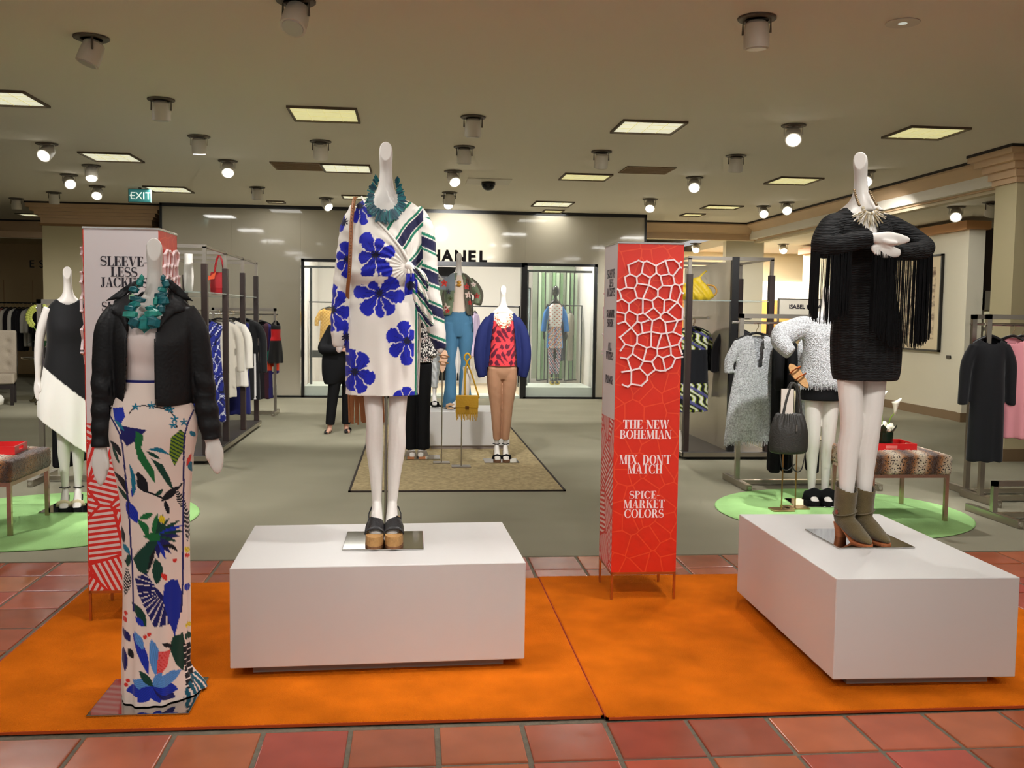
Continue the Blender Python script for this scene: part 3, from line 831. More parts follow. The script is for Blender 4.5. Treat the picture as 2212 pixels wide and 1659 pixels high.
# ================================================================== SIGN COLUMNS
def hatch_mat():
    m = bpy.data.materials.new('hatch_print'); m.use_nodes = True
    nt = m.node_tree; b = nt.nodes['Principled BSDF']; b.inputs['Roughness'].default_value = .45
    N = nt.nodes.new; Lk = nt.links.new
    tc = N('ShaderNodeTexCoord'); mp = N('ShaderNodeMapping'); mp.inputs['Rotation'].default_value = (0, 0, 0)
    Lk(tc.outputs['Object'], mp.inputs['Vector'])
    sep = N('ShaderNodeSeparateXYZ'); Lk(mp.outputs['Vector'], sep.inputs[0])
    cmb = N('ShaderNodeCombineXYZ'); Lk(sep.outputs['Y'], cmb.inputs['X']); Lk(sep.outputs['Z'], cmb.inputs['Y'])
    v1 = N('ShaderNodeTexVoronoi'); v1.voronoi_dimensions = '2D'; v1.inputs['Scale'].default_value = 5.2; v1.inputs['Randomness'].default_value = .9
    v2 = N('ShaderNodeTexVoronoi'); v2.voronoi_dimensions = '2D'; v2.feature = 'DISTANCE_TO_EDGE'; v2.inputs['Scale'].default_value = 5.2; v2.inputs['Randomness'].default_value = .9
    Lk(cmb.outputs[0], v1.inputs['Vector']); Lk(cmb.outputs[0], v2.inputs['Vector'])
    sc = N('ShaderNodeSeparateColor'); Lk(v1.outputs['Color'], sc.inputs[0])
    an = N('ShaderNodeMath'); an.operation = 'MULTIPLY'; an.inputs[1].default_value = 3.1; Lk(sc.outputs[0], an.inputs[0])
    vr = N('ShaderNodeVectorRotate'); vr.rotation_type = 'Z_AXIS'; Lk(cmb.outputs[0], vr.inputs['Vector']); Lk(an.outputs[0], vr.inputs['Angle'])
    s2 = N('ShaderNodeSeparateXYZ'); Lk(vr.outputs[0], s2.inputs[0])
    mu = N('ShaderNodeMath'); mu.operation = 'MULTIPLY'; mu.inputs[1].default_value = 235; Lk(s2.outputs['X'], mu.inputs[0])
    si = N('ShaderNodeMath'); si.operation = 'SINE'; Lk(mu.outputs[0], si.inputs[0])
    g = N('ShaderNodeMath'); g.operation = 'GREATER_THAN'; g.inputs[1].default_value = .05; Lk(si.outputs[0], g.inputs[0])
    e = N('ShaderNodeMath'); e.operation = 'GREATER_THAN'; e.inputs[1].default_value = .035; Lk(v2.outputs['Distance'], e.inputs[0])
    a = N('ShaderNodeMath'); a.operation = 'MULTIPLY'; Lk(g.outputs[0], a.inputs[0]); Lk(e.outputs[0], a.inputs[1])
    mx = N('ShaderNodeMix'); mx.data_type = 'RGBA'; Lk(a.outputs[0], mx.inputs['Factor'])
    mx.inputs[6].default_value = (*lin((214, 44, 36)), 1); mx.inputs[7].default_value = (*lin((226, 206, 202)), 1)
    Lk(mx.outputs[2], b.inputs['Base Color'])
    return m
def crackle_mat():
    m = bpy.data.materials.new('red_print'); m.use_nodes = True
    nt = m.node_tree; b = nt.nodes['Principled BSDF']; b.inputs['Roughness'].default_value = .42
    N = nt.nodes.new; Lk = nt.links.new
    tc = N('ShaderNodeTexCoord'); sep = N('ShaderNodeSeparateXYZ'); Lk(tc.outputs['Object'], sep.inputs[0])
    cmb = N('ShaderNodeCombineXYZ'); Lk(sep.outputs['X'], cmb.inputs['X']); Lk(sep.outputs['Z'], cmb.inputs['Y'])
    v = N('ShaderNodeTexVoronoi'); v.voronoi_dimensions = '2D'; v.feature = 'DISTANCE_TO_EDGE'; v.inputs['Scale'].default_value = 11
    Lk(cmb.outputs[0], v.inputs['Vector'])
    g = N('ShaderNodeMath'); g.operation = 'LESS_THAN'; g.inputs[1].default_value = .035; Lk(v.outputs['Distance'], g.inputs[0])
    mx = N('ShaderNodeMix'); mx.data_type = 'RGBA'; Lk(g.outputs[0], mx.inputs['Factor'])
    mx.inputs[6].default_value = (*lin((214, 42, 16)), 1); mx.inputs[7].default_value = (*lin((226, 70, 34)), 1)
    Lk(mx.outputs[2], b.inputs['Base Color'])
    return m
m_hatch = hatch_mat(); m_redp = crackle_mat()
m_colw = mat('column_white', (222, 214, 214), .45)
m_chr = mat('chrome', (210, 208, 204), .18, metal=1.0)
m_copper = mat('frame_bronze', (196, 140, 84), .32, metal=1.0)
m_ink = mat('ink_dark', (34, 28, 40), .5)
m_inkw = mat('ink_white', (244, 226, 226), .5)
# nodes of the white net relief, in picture units of the face (width 600, 1500 high), and their links
NETN = {1:(350,310),2:(442,268),3:(485,285),4:(515,272),5:(597,312),6:(680,265),7:(755,255),8:(800,290),9:(822,272),10:(822,326),11:(470,378),12:(600,375),13:(365,390),14:(320,418),15:(425,415),16:(545,418),17:(635,400),18:(715,382),19:(748,400),20:(335,508),21:(430,470),22:(532,485),23:(655,485),24:(738,487),25:(765,470),26:(803,482),27:(832,470),28:(405,515),29:(258,524),30:(272,535),31:(430,600),32:(480,605),33:(613,525),34:(613,580),35:(718,605),36:(785,632),37:(820,540),38:(838,550),39:(295,610),40:(256,632),41:(358,650),42:(562,622),43:(672,615),44:(835,685),45:(358,712),46:(258,725),47:(328,740),48:(480,732),49:(500,740),50:(575,683),51:(432,750),52:(640,745),53:(665,725),54:(695,722),55:(632,770),56:(325,808),57:(266,828),58:(432,808),59:(465,820),60:(530,795),61:(565,800),62:(678,812),63:(790,792),64:(832,782),65:(378,865),66:(480,910),67:(555,895),68:(645,915),69:(690,908),70:(748,895),71:(832,935),72:(280,950),73:(432,930),74:(430,1000),75:(325,1010),76:(285,1068),77:(400,1030),78:(515,1040),79:(553,1030),80:(605,1050),81:(725,1025),82:(795,1008),83:(390,1095),84:(345,1140),85:(290,1130),86:(485,1160),87:(560,1165),88:(610,1105),89:(655,1130),90:(730,1100),91:(768,1132),92:(830,1118),93:(380,1245),94:(300,1258),95:(452,1222),96:(590,1235),97:(635,1245),98:(680,1242),99:(735,1210),100:(380,1365),101:(520,1290),102:(520,1330),103:(470,1378),104:(350,1390),105:(305,1372),106:(810,320),107:(826,1090)}
NETE = '1-2 2-3 3-4 4-5 5-6 6-7 7-8 8-9 8-106 106-10 106-19 1-13 13-14 14-20 13-15 15-11 11-3 11-16 16-12 12-5 12-17 17-18 18-6 18-19 19-25 25-24 24-23 23-17 25-26 26-27 15-21 21-22 22-16 21-28 28-20 20-30 30-29 30-39 39-40 39-41 41-31 31-28 31-32 32-22 22-33 33-23 33-34 34-42 42-32 34-43 43-35 35-24 35-36 36-37 37-26 37-38 36-44 44-64 32-48 48-51 41-45 45-47 47-46 47-56 56-57 56-65 45-51 48-49 49-50 50-42 50-52 52-53 53-43 53-54 54-36 54-63 63-64 63-62 62-55 55-52 55-61 61-49 60-59 59-58 58-51 58-65 59-66 66-73 66-67 67-61 67-68 68-69 69-62 69-70 70-63 70-71 71-82 65-73 65-72 72-75 75-76 75-77 77-74 74-73 74-78 78-79 79-67 79-80 80-68 80-81 81-69 81-82 82-107 77-83 83-84 84-85 83-86 86-78 86-87 87-88 88-80 88-89 89-90 90-81 90-91 91-92 91-99 99-98 98-89 98-97 97-96 96-87 96-101 101-95 95-86 95-93 93-84 93-94 93-100 100-104 104-105 100-103 103-102 102-101'
CW = .355; CZ0, CZ1 = .165, 1.925
def net_pt(k):
    x, y = NETN[k]
    t = (y - 130) / 1520.0
    xl = 265 - 25 * t; xr = 855 - 45 * t
    u = (x - xl) / (xr - xl)
    z = 1.92 - (y - 130) / 4.148 * .002468
    return (-CW / 2 + u * CW, z)
def sign_column(label):
    o = thing('sign_column', label, 'sign')
    h = CW / 2
    b = MB(); b.bx(-h + .003, h - .003, -h + .003, h - .003, CZ0, CZ1); b.build('core', m_colw, o)
    # printed boards: red at the front and back, white at the sides
    def red(sgn):
        b = MB(); b.bx(-h, h, min(sgn * h, sgn * (h - .004)), max(sgn * h, sgn * (h - .004)), CZ0, CZ1); f = b.build('red_board', m_redp, o)
        R = Matrix.Rotation(0 if sgn < 0 else PI, 4, 'Z')
        b = MB(); b.M = R
        for e in NETE.split():
            i, j = map(int, e.split('-'))
            (x1, z1), (x2, z2) = net_pt(i), net_pt(j)
            b.bar((x1, -h - .012, z1), (x2, -h - .012, z2), .0075, .012, up=(0, 1, 0))
        for k in NETN:
            x, z = net_pt(k); b.cyl((x, -h - .012, z), .0052, .013, 8, 'Y')
        b.build('net_relief', m_inkw, f)
        b = MB(); b.M = R
        for s, z, hh, w in (('THE NEW', .945, .047, .252), ('BOHEMIAN', .891, .047, .284), ("MIX, DON'T", .754, .049, .282), ('MATCH', .702, .050, .192), ('SPICE-', .567, .041, .168), ('MARKET', .515, .046, .226), ('COLORS', .463, .046, .218)):
            serif_line(b, s, -.005, z, hh, -h, .0015, w)
        b.build('lettering', m_inkw, f)
    def white(sgn):
        b = MB(); b.bx(min(sgn * h, sgn * (h - .004)), max(sgn * h, sgn * (h - .004)), -h + .004, h - .004, .99, CZ1); f = b.build('white_board', m_colw, o)
        b = MB(); b.bx(min(sgn * h, sgn * (h - .004)), max(sgn * h, sgn * (h - .004)), -h + .004, h - .004, CZ0, .99); b.build('hatched_board', m_hatch, o)
        R = Matrix.Rotation(-PI / 2 if sgn < 0 else PI / 2, 4, 'Z')
        b = MB(); b.M = R
        for s, z, hh, w in (('SLEEVE-', 1.751, .046, .222), ('LESS', 1.700, .046, .126), ('JACKETS', 1.650, .046, .222), ('SUMMER', 1.535, .044, .215), ('SUEDE', 1.485, .044, .17), ('ALL', 1.355, .044, .1), ('WHITES', 1.305, .044, .2), ('FRINGE', 1.175, .044, .2)):
            serif_line(b, s, .012, z, hh, -h, .0012, w)
        b.build('lettering', m_ink, f)
    red(-1); red(1); white(-1); white(1)
    b = MB(); b.bx(-h - .003, h + .003, -h - .003, h + .003, CZ1, CZ1 + .012); b.build('chrome_top', m_chr, o, bevel=.002)
    b = MB(); t = .012
    for q in ((-h, h, -h, -h + t), (-h, h, h - t, h), (-h, -h + t, -h, h), (h - t, h, -h, h)): b.bx(*q, CZ0 - .014, CZ0)
    b.build('bottom_frame', m_copper, o)
    for sx in (-1, 1):
        for sy in (-1, 1):
            b = MB(); b.bx(sx * (h - t / 2) - t / 2, sx * (h - t / 2) + t / 2, sy * (h - t / 2) - t / 2, sy * (h - t / 2) + t / 2, .014, CZ0 - .014); b.build('leg', m_copper, o)
    return o
c1 = sign_column('red sign column with white net relief and slogans, right of the floral dress mannequin')
c1.location = (1.250, 5.262, 0); c1.rotation_euler = (0, 0, math.radians(-.3))
c2 = copy_tree(c1); c2.location = (-1.396, 5.052, 0); c2.rotation_euler = (0, 0, PI / 2)
c2['label'] = 'white sign column with black slogans and red hatched foot behind the left mannequin'
# ================================================================== MANNEQUIN LIBRARY
m_egg = mat('mannequin_white', (226, 220, 212), 0.32, spec=.45)
def catmull(data, n):
    """smooth interpolation of rows of numbers"""
    A = np.array(data, float); k = len(A)
    out = []
    for t in np.linspace(0, k - 1, n):
        i = min(int(t), k - 2); f = t - i
        p0, p1, p2, p3 = A[max(i - 1, 0)], A[i], A[i + 1], A[min(i + 2, k - 1)]
        out.append(0.5 * ((2 * p1) + (-p0 + p2) * f + (2 * p0 - 5 * p1 + 4 * p2 - p3) * f * f + (-p0 + 3 * p1 - 3 * p2 + p3) * f ** 3))
    return out
def srings(b, data, n=28, k=40, p=2.0): return b.rings([tuple(r) for r in catmull(data, k)], n, p)
def stube(b, pts, rad, k=24, n=12, flat=1.0, up=(0, 0, 1)):
    rows = catmull([(*p, *(r if hasattr(r, '__len__') else (r, r * flat))) for p, r in zip(pts, rad)], k)
    return b.tube([tuple(r[:3]) for r in rows], [(max(r[3], .001), max(r[4], .001)) for r in rows], n, up=up)

HEAD = [(1.56, 0, .004, .10, .05), (1.585, 0, .003, .072, .047), (1.61, 0, .002, .048, .043), (1.645, 0, .0, .034, .037), (1.70, 0, -.004, .0285, .033), (1.74, 0, -.012, .0285, .037), (1.775, 0, -.02, .0305, .042), (1.805, 0, -.025, .0285, .037), (1.824, 0, -.027, .019, .024), (1.833, 0, -.028, .004, .005)]
TORSO = [(.86, 0, .0, .13, .09), (.93, 0, .005, .155, .10), (1.0, 0, .005, .155, .10), (1.1, 0, 0, .125, .085), (1.18, 0, 0, .108, .076), (1.28, 0, 0, .118, .084), (1.38, 0, -.008, .135, .098), (1.45, 0, -.002, .138, .084), (1.51, 0, .002, .145, .064), (1.55, 0, .004, .125, .052), (1.575, 0, .004, .085, .047), (1.60, 0, .003, .05, .042)]
def head_at(b, dz=0.0, cx=0.0, cy=0.0, yaw=0.0, s=1.0):
    M0 = b.M.copy()
    b.M = M0 @ Matrix.Translation((cx, cy, dz)) @ Matrix.Rotation(yaw, 4, 'Z')
    srings(b, [(z, x, y, rx * s, ry * s) for z, x, y, rx, ry in HEAD], 24, 40)
    b.M = M0
def face_cut(V, dz=0.0, cx=0.0, cy=0.0, yaw=0.0, depth=.046):
    """flat tear-shaped facet in place of a face"""
    d = np.array([math.sin(yaw), -math.cos(yaw), .16]); d /= np.linalg.norm(d)
    p0 = np.array([cx + math.sin(yaw) * depth, cy - math.cos(yaw) * depth, 1.775 + dz])
    s = (V - p0) @ d
    m = (s > 0) & (V[:, 2] > 1.70 + dz)
    V[m] -= np.outer(s[m] * 1.0, d)
    return V
def leg_shape(b, xh, xk, xa, dz=.10, zt=.90, r=(.066, .05, .040, .0405, .033, .022), y=0.0, foot=True):
    za = .075 + dz
    stube(b, [(xh, y, zt), (xh * .8 + xk * .2, y - .004, .72 + dz * .4), (xk, y - .008, .52 + dz * .4), (xk, y + .008, .40 + dz * .5), ((xk + xa) / 2, y + .012, .27 + dz * .6), (xa, y + .014, za)], r, 30, 14)
    if foot:
        stube(b, [(xa, y + .016, za + .01), (xa, y - .004, za - .03), (xa, y - .055, .045 + dz * .35), (xa, y - .115, .028 + dz * .12), (xa, y - .145, .024 + dz * .1)], [(.022, .026), (.026, .03), (.032, .022), (.034, .014), (.02, .008)], 18, 12)
def hand_mitten(b, wrist, tip, r=.02, w=1.0, thumb=(0, -1, 0), up=(0, 1, 0)):
    wr = Vector(wrist); tp = Vector(tip); d = tp - wr; L = d.length; d.normalize()
    P = [wr - d * .02, wr + d * L * .2, wr + d * L * .42, wr + d * L * .66, wr + d * L * .88, tp]
    stube(b, [tuple(p) for p in P], [(r * .9, r * .9), (r * 1.25 * w, r * .8), (r * 1.5 * w, r * .75), (r * 1.25 * w, r * .6), (r * .8 * w, r * .48), (r * .25, r * .2)], 16, 12, up=up)
    t = Vector(thumb)
    q0 = wr + d * L * .16 + t * r * .4
    stube(b, [tuple(q0), tuple(q0 + d * L * .16 + t * r * 1.0), tuple(q0 + d * L * .36 + t * r * 1.35), tuple(q0 + d * L * .46 + t * r * 1.3)], [r * .5, r * .46, r * .4, r * .15], 10, 8)
def finish_body(b, parent, name='body', voxel=.006, head=None, m=None, sm=5):
    V, F, N = union(b, voxel, sm)
    if head is not None: V = face_cut(V, **head)
    return meshobj(name, V, F, m or m_egg, parent)

class Front:
    """height map of the front (min y) of a cloth surface, for laying flaps on it"""
    def __init__(s, V, step=.006, back=False):
        s.step = step; s.x0, s.z0 = V[:, 0].min() - .03, V[:, 2].min() - .03
        nx = int((V[:, 0].max() + .03 - s.x0) / step) + 2; nz = int((V[:, 2].max() + .03 - s.z0) / step) + 2
        g = np.full((nx, nz), 9.0)
        i = ((V[:, 0] - s.x0) / step).round().astype(int); j = ((V[:, 2] - s.z0) / step).round().astype(int)
        np.minimum.at(g, (i, j), V[:, 1])
        for _ in range(6):
            h = g.copy(); e = g > 8
            if not e.any(): break
            acc = np.zeros_like(g); cnt = np.zeros_like(g)
            for dx, dz in ((1, 0), (-1, 0), (0, 1), (0, -1)):
                r = np.roll(np.roll(g, dx, 0), dz, 1); ok = r < 8
                acc[ok] += r[ok]; cnt[ok] += 1
            f = e & (cnt > 0); g[f] = acc[f] / cnt[f]
        s.g = g
    def y(s, x, z):
        i = np.clip((np.asarray(x) - s.x0) / s.step, 0, s.g.shape[0] - 1.001); j = np.clip((np.asarray(z) - s.z0) / s.step, 0, s.g.shape[1] - 1.001)
        i0 = i.astype(int); j0 = j.astype(int); fi = i - i0; fj = j - j0
        G_ = s.g
        return (G_[i0, j0] * (1 - fi) + G_[i0 + 1, j0] * fi) * (1 - fj) + (G_[i0, j0 + 1] * (1 - fi) + G_[i0 + 1, j0 + 1] * fi) * fj
def drape(name, poly, front, off, thick, m, parent, cuts=3, lift=None, smooth=True):
    """a flap with polygon outline (x,z) laid on the front surface, standing off by off"""
    bm = bmesh.new()
    vs = [bm.verts.new((x, 0, z)) for x, z in poly]
    bm.faces.new(vs)
    bmesh.ops.triangulate(bm, faces=bm.faces[:])
    bmesh.ops.subdivide_edges(bm, edges=bm.edges[:], cuts=cuts, use_grid_fill=True)
    for v in bm.verts:
        yy = float(front.y(v.co.x, v.co.z)); yy = min(yy, .2)
        v.co.y = yy - off - (lift(v.co.x, v.co.z) if lift else 0)
    me = bpy.data.meshes.new(name); bm.to_mesh(me); bm.free()
    me.materials.append(m)
    if smooth: me.polygons.foreach_set('use_smooth', [True] * len(me.polygons))
    o = bpy.data.objects.new(name, me); link(o, parent)
    s = o.modifiers.new('thick', 'SOLIDIFY'); s.thickness = thick; s.offset = 0
    return o
def cut_faces(V, F, mask_fn):
    C = V[F].mean(1)
    keep = ~mask_fn(C[:, 0], C[:, 1], C[:, 2])
    F2 = F[keep]
    used = np.unique(F2); mp = -np.ones(len(V), int); mp[used] = np.arange(len(used))
    return V[used], mp[F2], used
def solid(o, t=.004, offset=-1):
    s = o.modifiers.new('thick', 'SOLIDIFY'); s.thickness = t; s.offset = offset
    return o
m_mirror = mat('mirror_plate', (190, 188, 184), .06, metal=1.0)
m_steel = mat('brushed_steel', (176, 168, 156), .28, metal=1.0)
def base_plate(parent, w=.36, d=.36, cx=0, cy=0, rod=None):
    b = MB(); b.bx(cx - w / 2, cx + w / 2, cy - d / 2, cy + d / 2, 0, .008); b.build('base_plate', m_mirror, parent, bevel=.002)
    if rod:
        b = MB(); b.cyl((rod[0], rod[1], .008 + rod[2] / 2), .007, rod[2], 10); b.build('support_rod', m_steel, parent)
m_cloth = mat('printed_cloth', (255, 255, 255), .72, spec=.25, attr=True, sheen=.15, bump=(700, .08))
m_cloth_satin = mat('printed_satin', (255, 255, 255), .5, spec=.35, attr=True)
m_wovcol = mat('woven_colour', (255, 255, 255), .9, spec=.15, attr=True, bump=(300, .5), sheen=.3)
def paint(n, base): return np.tile(np.array(lin(base)), (n, 1))
# ================================================================== MANNEQUIN IN THE FLORAL WRAP DRESS
mq = thing('mannequin', 'white egg-headed mannequin in blue floral wrap dress on the middle plinth', 'mannequin', (-.127, 4.52, .48))
base_plate(mq, .363, .36, 0, 0, (.005, .02, .7))
b = MB()
head_at(b)
srings(b, TORSO[3:], 28, 40)
for xh, xk, xa in ((-.062, -.046, -.034), (.066, .056, .036)):
    leg_shape(b, xh, xk, xa, .10, .90, r=(.06, .047, .040, .0415, .032, .0215), y=-.01)
stube(b, [(-.12, 0, 1.52), (-.175, -.005, 1.3), (-.195, -.012, 1.08), (-.205, -.03, .90)], [.035, .03, .024, .016], 20, 10)
stube(b, [(.12, 0, 1.52), (.18, -.006, 1.3), (.22, -.024, 1.06), (.252, -.05, .905)], [.035, .03, .024, .016], 20, 10)
b.ball((-.207, -.03, .90), (.016, .016, .022), 12, 8); b.ball((.252, -.05, .905), (.017, .02, .024), 12, 8)
finish_body(b, mq, voxel=.0045, head={})

# dress body and sleeves as one cloth volume
b = MB()
srings(b, [(.688, -.012, 0, .166, .118), (.70, -.012, 0, .168, .12), (.85, -.010, 0, .171, .124), (1.0, -.008, 0, .172, .126), (1.10, -.006, 0, .166, .12), (1.18, -.008, -.004, .148, .11), (1.21, -.012, -.008, .158, .122), (1.245, -.014, -.012, .160, .128), (1.30, -.006, -.012, .152, .124), (1.38, .002, -.01, .155, .118), (1.45, .006, -.002, .160, .10), (1.51, .006, .002, .160, .08), (1.55, .005, .004, .140, .066), (1.575, .003, .004, .102, .056), (1.592, .0, .004, .066, .052)], 56, 60)
stube(b, [(-.115, .0, 1.525), (-.152, -.002, 1.45), (-.170, -.004, 1.34), (-.184, -.006, 1.22), (-.195, -.01, 1.08), (-.201, -.018, .98), (-.208, -.026, .93), (-.209, -.03, .905)], [.05, .052, .05, .05, .049, .046, .034, .021], 40, 18)
stube(b, [(.118, .0, 1.525), (.165, -.002, 1.45), (.180, -.006, 1.34), (.193, -.012, 1.22), (.216, -.022, 1.08), (.234, -.032, .99), (.247, -.042, .93), (.252, -.048, .90)], [.05, .054, .052, .05, .047, .042, .033, .024], 40, 18)
V, F, N = union(b, .0036, 3)
x, y, z = V.T
fr = np.clip(-N[:, 1] + .3, 0, 1)
# folds: gathers running to the knot, soft vertical folds in the skirt
kx, kz = .105, 1.272
ang = np.arctan2(z - kz, x - kx); rr = np.hypot(x - kx, z - kz)
body_m = (x > -.150) & (x < .155)
gather = np.sin(ang * 26 + 2 * np.sin(rr * 22)) * np.exp(-rr / .11) * .006 * smoothstep(.02, .05, rr) * (z > 1.19)
skirt = (np.sin(x * 46 + 1.3 + z * 2) * .5 + np.sin(x * 83 + z * 3)) * .0025 * smoothstep(1.15, .75, z)
slv = np.sin(z * 70 + x * 60) * np.sin(z * 31 + 1) * .0022 * ((x < -.155) | (x > .16))
V = V + N * ((gather + skirt) * body_m * fr + slv)[:, None]
x, y, z = V.T
n = len(V)
col = paint(n, (226, 220, 210))
BLU, BLK, GRN, NAV = (np.array(lin(c)) for c in ((20, 30, 164), (14, 14, 44), (10, 112, 84), (22, 22, 62)))
def PXc(u, v): return ((u - 833) * .00205, 1.833 - (v - 307) * .00210)
def flower(c, tips, wk=.5, mask=True):
    global col
    C = PXc(*c)
    for t_ in tips:
        tp = PXc(t_[0], t_[1])
        L = math.hypot(tp[0] - C[0], tp[1] - C[1])
        m, s, t = petal(x, z, C, tp, L * wk if len(t_) < 3 else t_[2] * .00205)
        m &= mask
        col[m] = BLU * (0.82 + .25 * s[m])[:, None]
        vein = m & (s < .62) & (np.abs(np.sin(t * 7)) < .22)
        col[vein] = BLU * .45
    rad = np.hypot(x - C[0], z - C[1])
    th = np.arctan2(z - C[1], x - C[0])
    ang_t = sorted(math.atan2(PXc(t_[0], t_[1])[1] - C[1], PXc(t_[0], t_[1])[0] - C[0]) for t_ in tips)
    for a0, a1 in zip(ang_t, ang_t[1:] + [ang_t[0] + 2 * PI]):
        if a1 - a0 > 1.9: continue
        am = (a0 + a1) / 2 + .05 * np.sin(rad * 160)
        dd = np.abs(np.mod(th - am + PI, 2 * PI) - PI) * rad
        gap = (dd < .0016 + .05 * np.clip(rad - .045, 0, 1)) & (rad > .022) & (rad < .125) & mask & (np.abs(col - np.array(lin((238, 228, 214)))).sum(1) > .2)
        col[gap] = np.array(lin((226, 218, 210)))
    core = (rad < .017 + .005 * np.sin(np.arctan2(z - C[1], x - C[0]) * 9)) & mask
    col[core] = BLK
front_m = y < .035
ls = (x < -.160); rs = (x > .163) & (z < 1.5)
bod = ~ls & ~rs & front_m
wrap = np.interp(z, [1.27, 1.276, 1.323, 1.396, 1.482, 1.583, 1.62], [.117, .117, .091, .035, -.043, -.111, -.13])
upper = z > 1.262
left_b = bod & upper & (x < wrap)
right_b = (bod | rs | (~front_m & (x > 0))) & upper & (x >= wrap)
skirt_m = bod & ~upper
flower((813, 552), [(786, 505, 20), (824, 517, 14), (855, 541, 17), (841, 598, 20), (790, 602, 18), (776, 560, 17)], mask=left_b | (bod & (z > 1.225) & (x < .06)))
flower((822, 632), [(764, 628, 18), (786, 676, 22), (845, 678, 22), (876, 640, 18), (862, 604, 20), (800, 610, 14), (826, 684, 14)], mask=skirt_m & (z < 1.236 - .35 * (x - .0) * (x > -.05)))
flower((777, 445), [(788, 487, 14), (808, 468, 9), (766, 482, 10), (772, 426, 12), (790, 428, 10)], mask=left_b)
flower((752, 560), [(742, 522, 15), (726, 548, 13), (730, 580, 14), (748, 600, 15), (768, 540, 12)], mask=ls | (x < -.15))
flower((717, 668), [(717, 612, 16), (742, 630, 16), (756, 676, 18), (735, 714, 18), (714, 716, 13)], mask=ls)
flower((748, 727), [(745, 690, 9), (752, 760, 9)], .3, mask=x < -.16)
flower((742, 480), [(735, 462, 8), (732, 500, 8)], mask=ls)
flower((768, 800), [(755, 752, 19), (790, 760, 22), (812, 818, 19), (784, 846, 20), (757, 842, 18), (742, 800, 16)], mask=bod & ~upper | (x < -.15) & (z < .87))
flower((882, 733), [(872, 690, 17), (838, 716, 20), (846, 762, 17), (882, 786, 18), (899, 712, 14), (901, 760, 12)], mask=skirt_m & (x < .132))
flower((876, 862), [(858, 842, 14), (885, 832, 15), (905, 846, 10)], mask=skirt_m)
# stripes on the bodice: along a rising diagonal; on the right sleeve: nearly level bands
def bands(s, seq, mask):
    for a, b_, c in seq:
        m = mask & (s > a) & (s < b_)
        col[m] = c
nx_, nz_ = .80, -.60
sB = (x - PXc(836, 496)[0]) * nx_ + (z - PXc(836, 496)[1]) * nz_
wob = .004 * np.sin(z * 30 + x * 20)
bands(sB + wob, [(-.004, .008, GRN), (.052, .062, GRN), (.066, .100, NAV), (.104, .115, GRN), (.160, .170, GRN), (.173, .200, NAV), (.203, .212, GRN)], right_b & (x < .17))
sS = np.mod(z + .38 * (x - .2) + wob - .888, .148)
bands(sS, [(.006, .018, GRN), (.024, .072, NAV), (.077, .09, GRN)], ((x > .165) & (z < 1.49)) | rs)
sT = np.mod(z - .5 * (x - .2), .12)
# striped facing along the skirt opening
m = bod & ~upper & (x > .1365) & (x < .1455); col[m] = GRN
m = bod & ~upper & (x > .149) & (x < .152); col[m] = NAV
# neckline V left open so that the chest shows
Vn = [PXc(*p) for p in ((778, 420), (790, 436), (812, 470), (834, 494), (850, 472), (874, 446), (900, 418))]
def vmask(cx, cy, cz): return inpoly(cx, cz, Vn + [(.13, 1.7), (-.13, 1.7)]) & (cy < .012)
def hemmask(cx, cy, cz): return (cz < .6895)
V2, F2, used = cut_faces(V, F, lambda a, b_, c: vmask(a, b_, c) | hemmask(a, b_, c))
dress = meshobj('wrap_dress', V2, F2, m_cloth, mq, col[used]); solid(dress, .003)
fm = Front(V2)
# rolled edge of the wrap
b = MB(); pts = [PXc(*p) for p in ((780, 424), (795, 448), (813, 475), (832, 495), (850, 515), (866, 534), (880, 556), (886, 574))]
b.tube([(p[0], float(fm.y(*p)) - .002, p[1]) for p in pts], [.005, .0055, .006, .006, .006, .007, .008, .007], 8)
b.build('wrap_edge', mat('dress_cream', (228, 222, 212), .6), dress, smooth=True)
# knot, bow leaf and hanging striped tail
b = MB(); b.ball((.107, -.142, 1.272), (.02, .018, .022), 12, 8); b.ball((.122, -.138, 1.262), (.018, .018, .016), 12, 8); V3, F3, N3 = union(b, .004, 3)
meshobj('knot', V3, F3, MATS['dress_cream'], dress)
def strip_cloth(name, pts, w, m, colfn, th=.004, k=40, nn=14, fold=.006, parent=None):
    rows = catmull([(*p, ww) for p, ww in zip(pts, w)], k)
    VV, FF = [], []
    for i, r in enumerate(rows):
        for j in range(nn):
            t = j / (nn - 1) * 2 - 1
            VV.append((r[0] + t * r[3], r[1] + fold * math.sin(t * 7 + i * .12) * min(1, i / 8), r[2] + .25 * t * r[3]))
    for i in range(k - 1):
        for j in range(nn - 1): FF.append((i * nn + j, i * nn + j + 1, (i + 1) * nn + j + 1, (i + 1) * nn + j))
    VV = np.array(VV); c = colfn(VV)
    o = meshobj(name, VV, np.array(FF), m, parent, c); solid(o, th, 0)
    return o
def c_blue(Q):
    c = np.tile(BLU, (len(Q), 1)); r = np.hypot(Q[:, 0] - .115, Q[:, 2] - 1.185); c[r < .02] = BLK
    c[(Q[:, 2] > 1.24)] = np.array(lin((238, 228, 214))); return c
strip_cloth('bow_loop', [(.107, -.15, 1.265), (.116, -.152, 1.235), (.117, -.152, 1.19), (.116, -.148, 1.148)], [.012, .020, .027, .028], m_cloth, c_blue, k=46, nn=24, parent=dress)
def c_str(Q):
    c = paint(len(Q), (238, 230, 218)); s = np.mod(Q[:, 2] * .8 + Q[:, 0] * 1.0, .062)
    c[s < .011] = GRN; c[(s > .014) & (s < .032)] = NAV; c[(s > .034) & (s < .038)] = GRN; return c
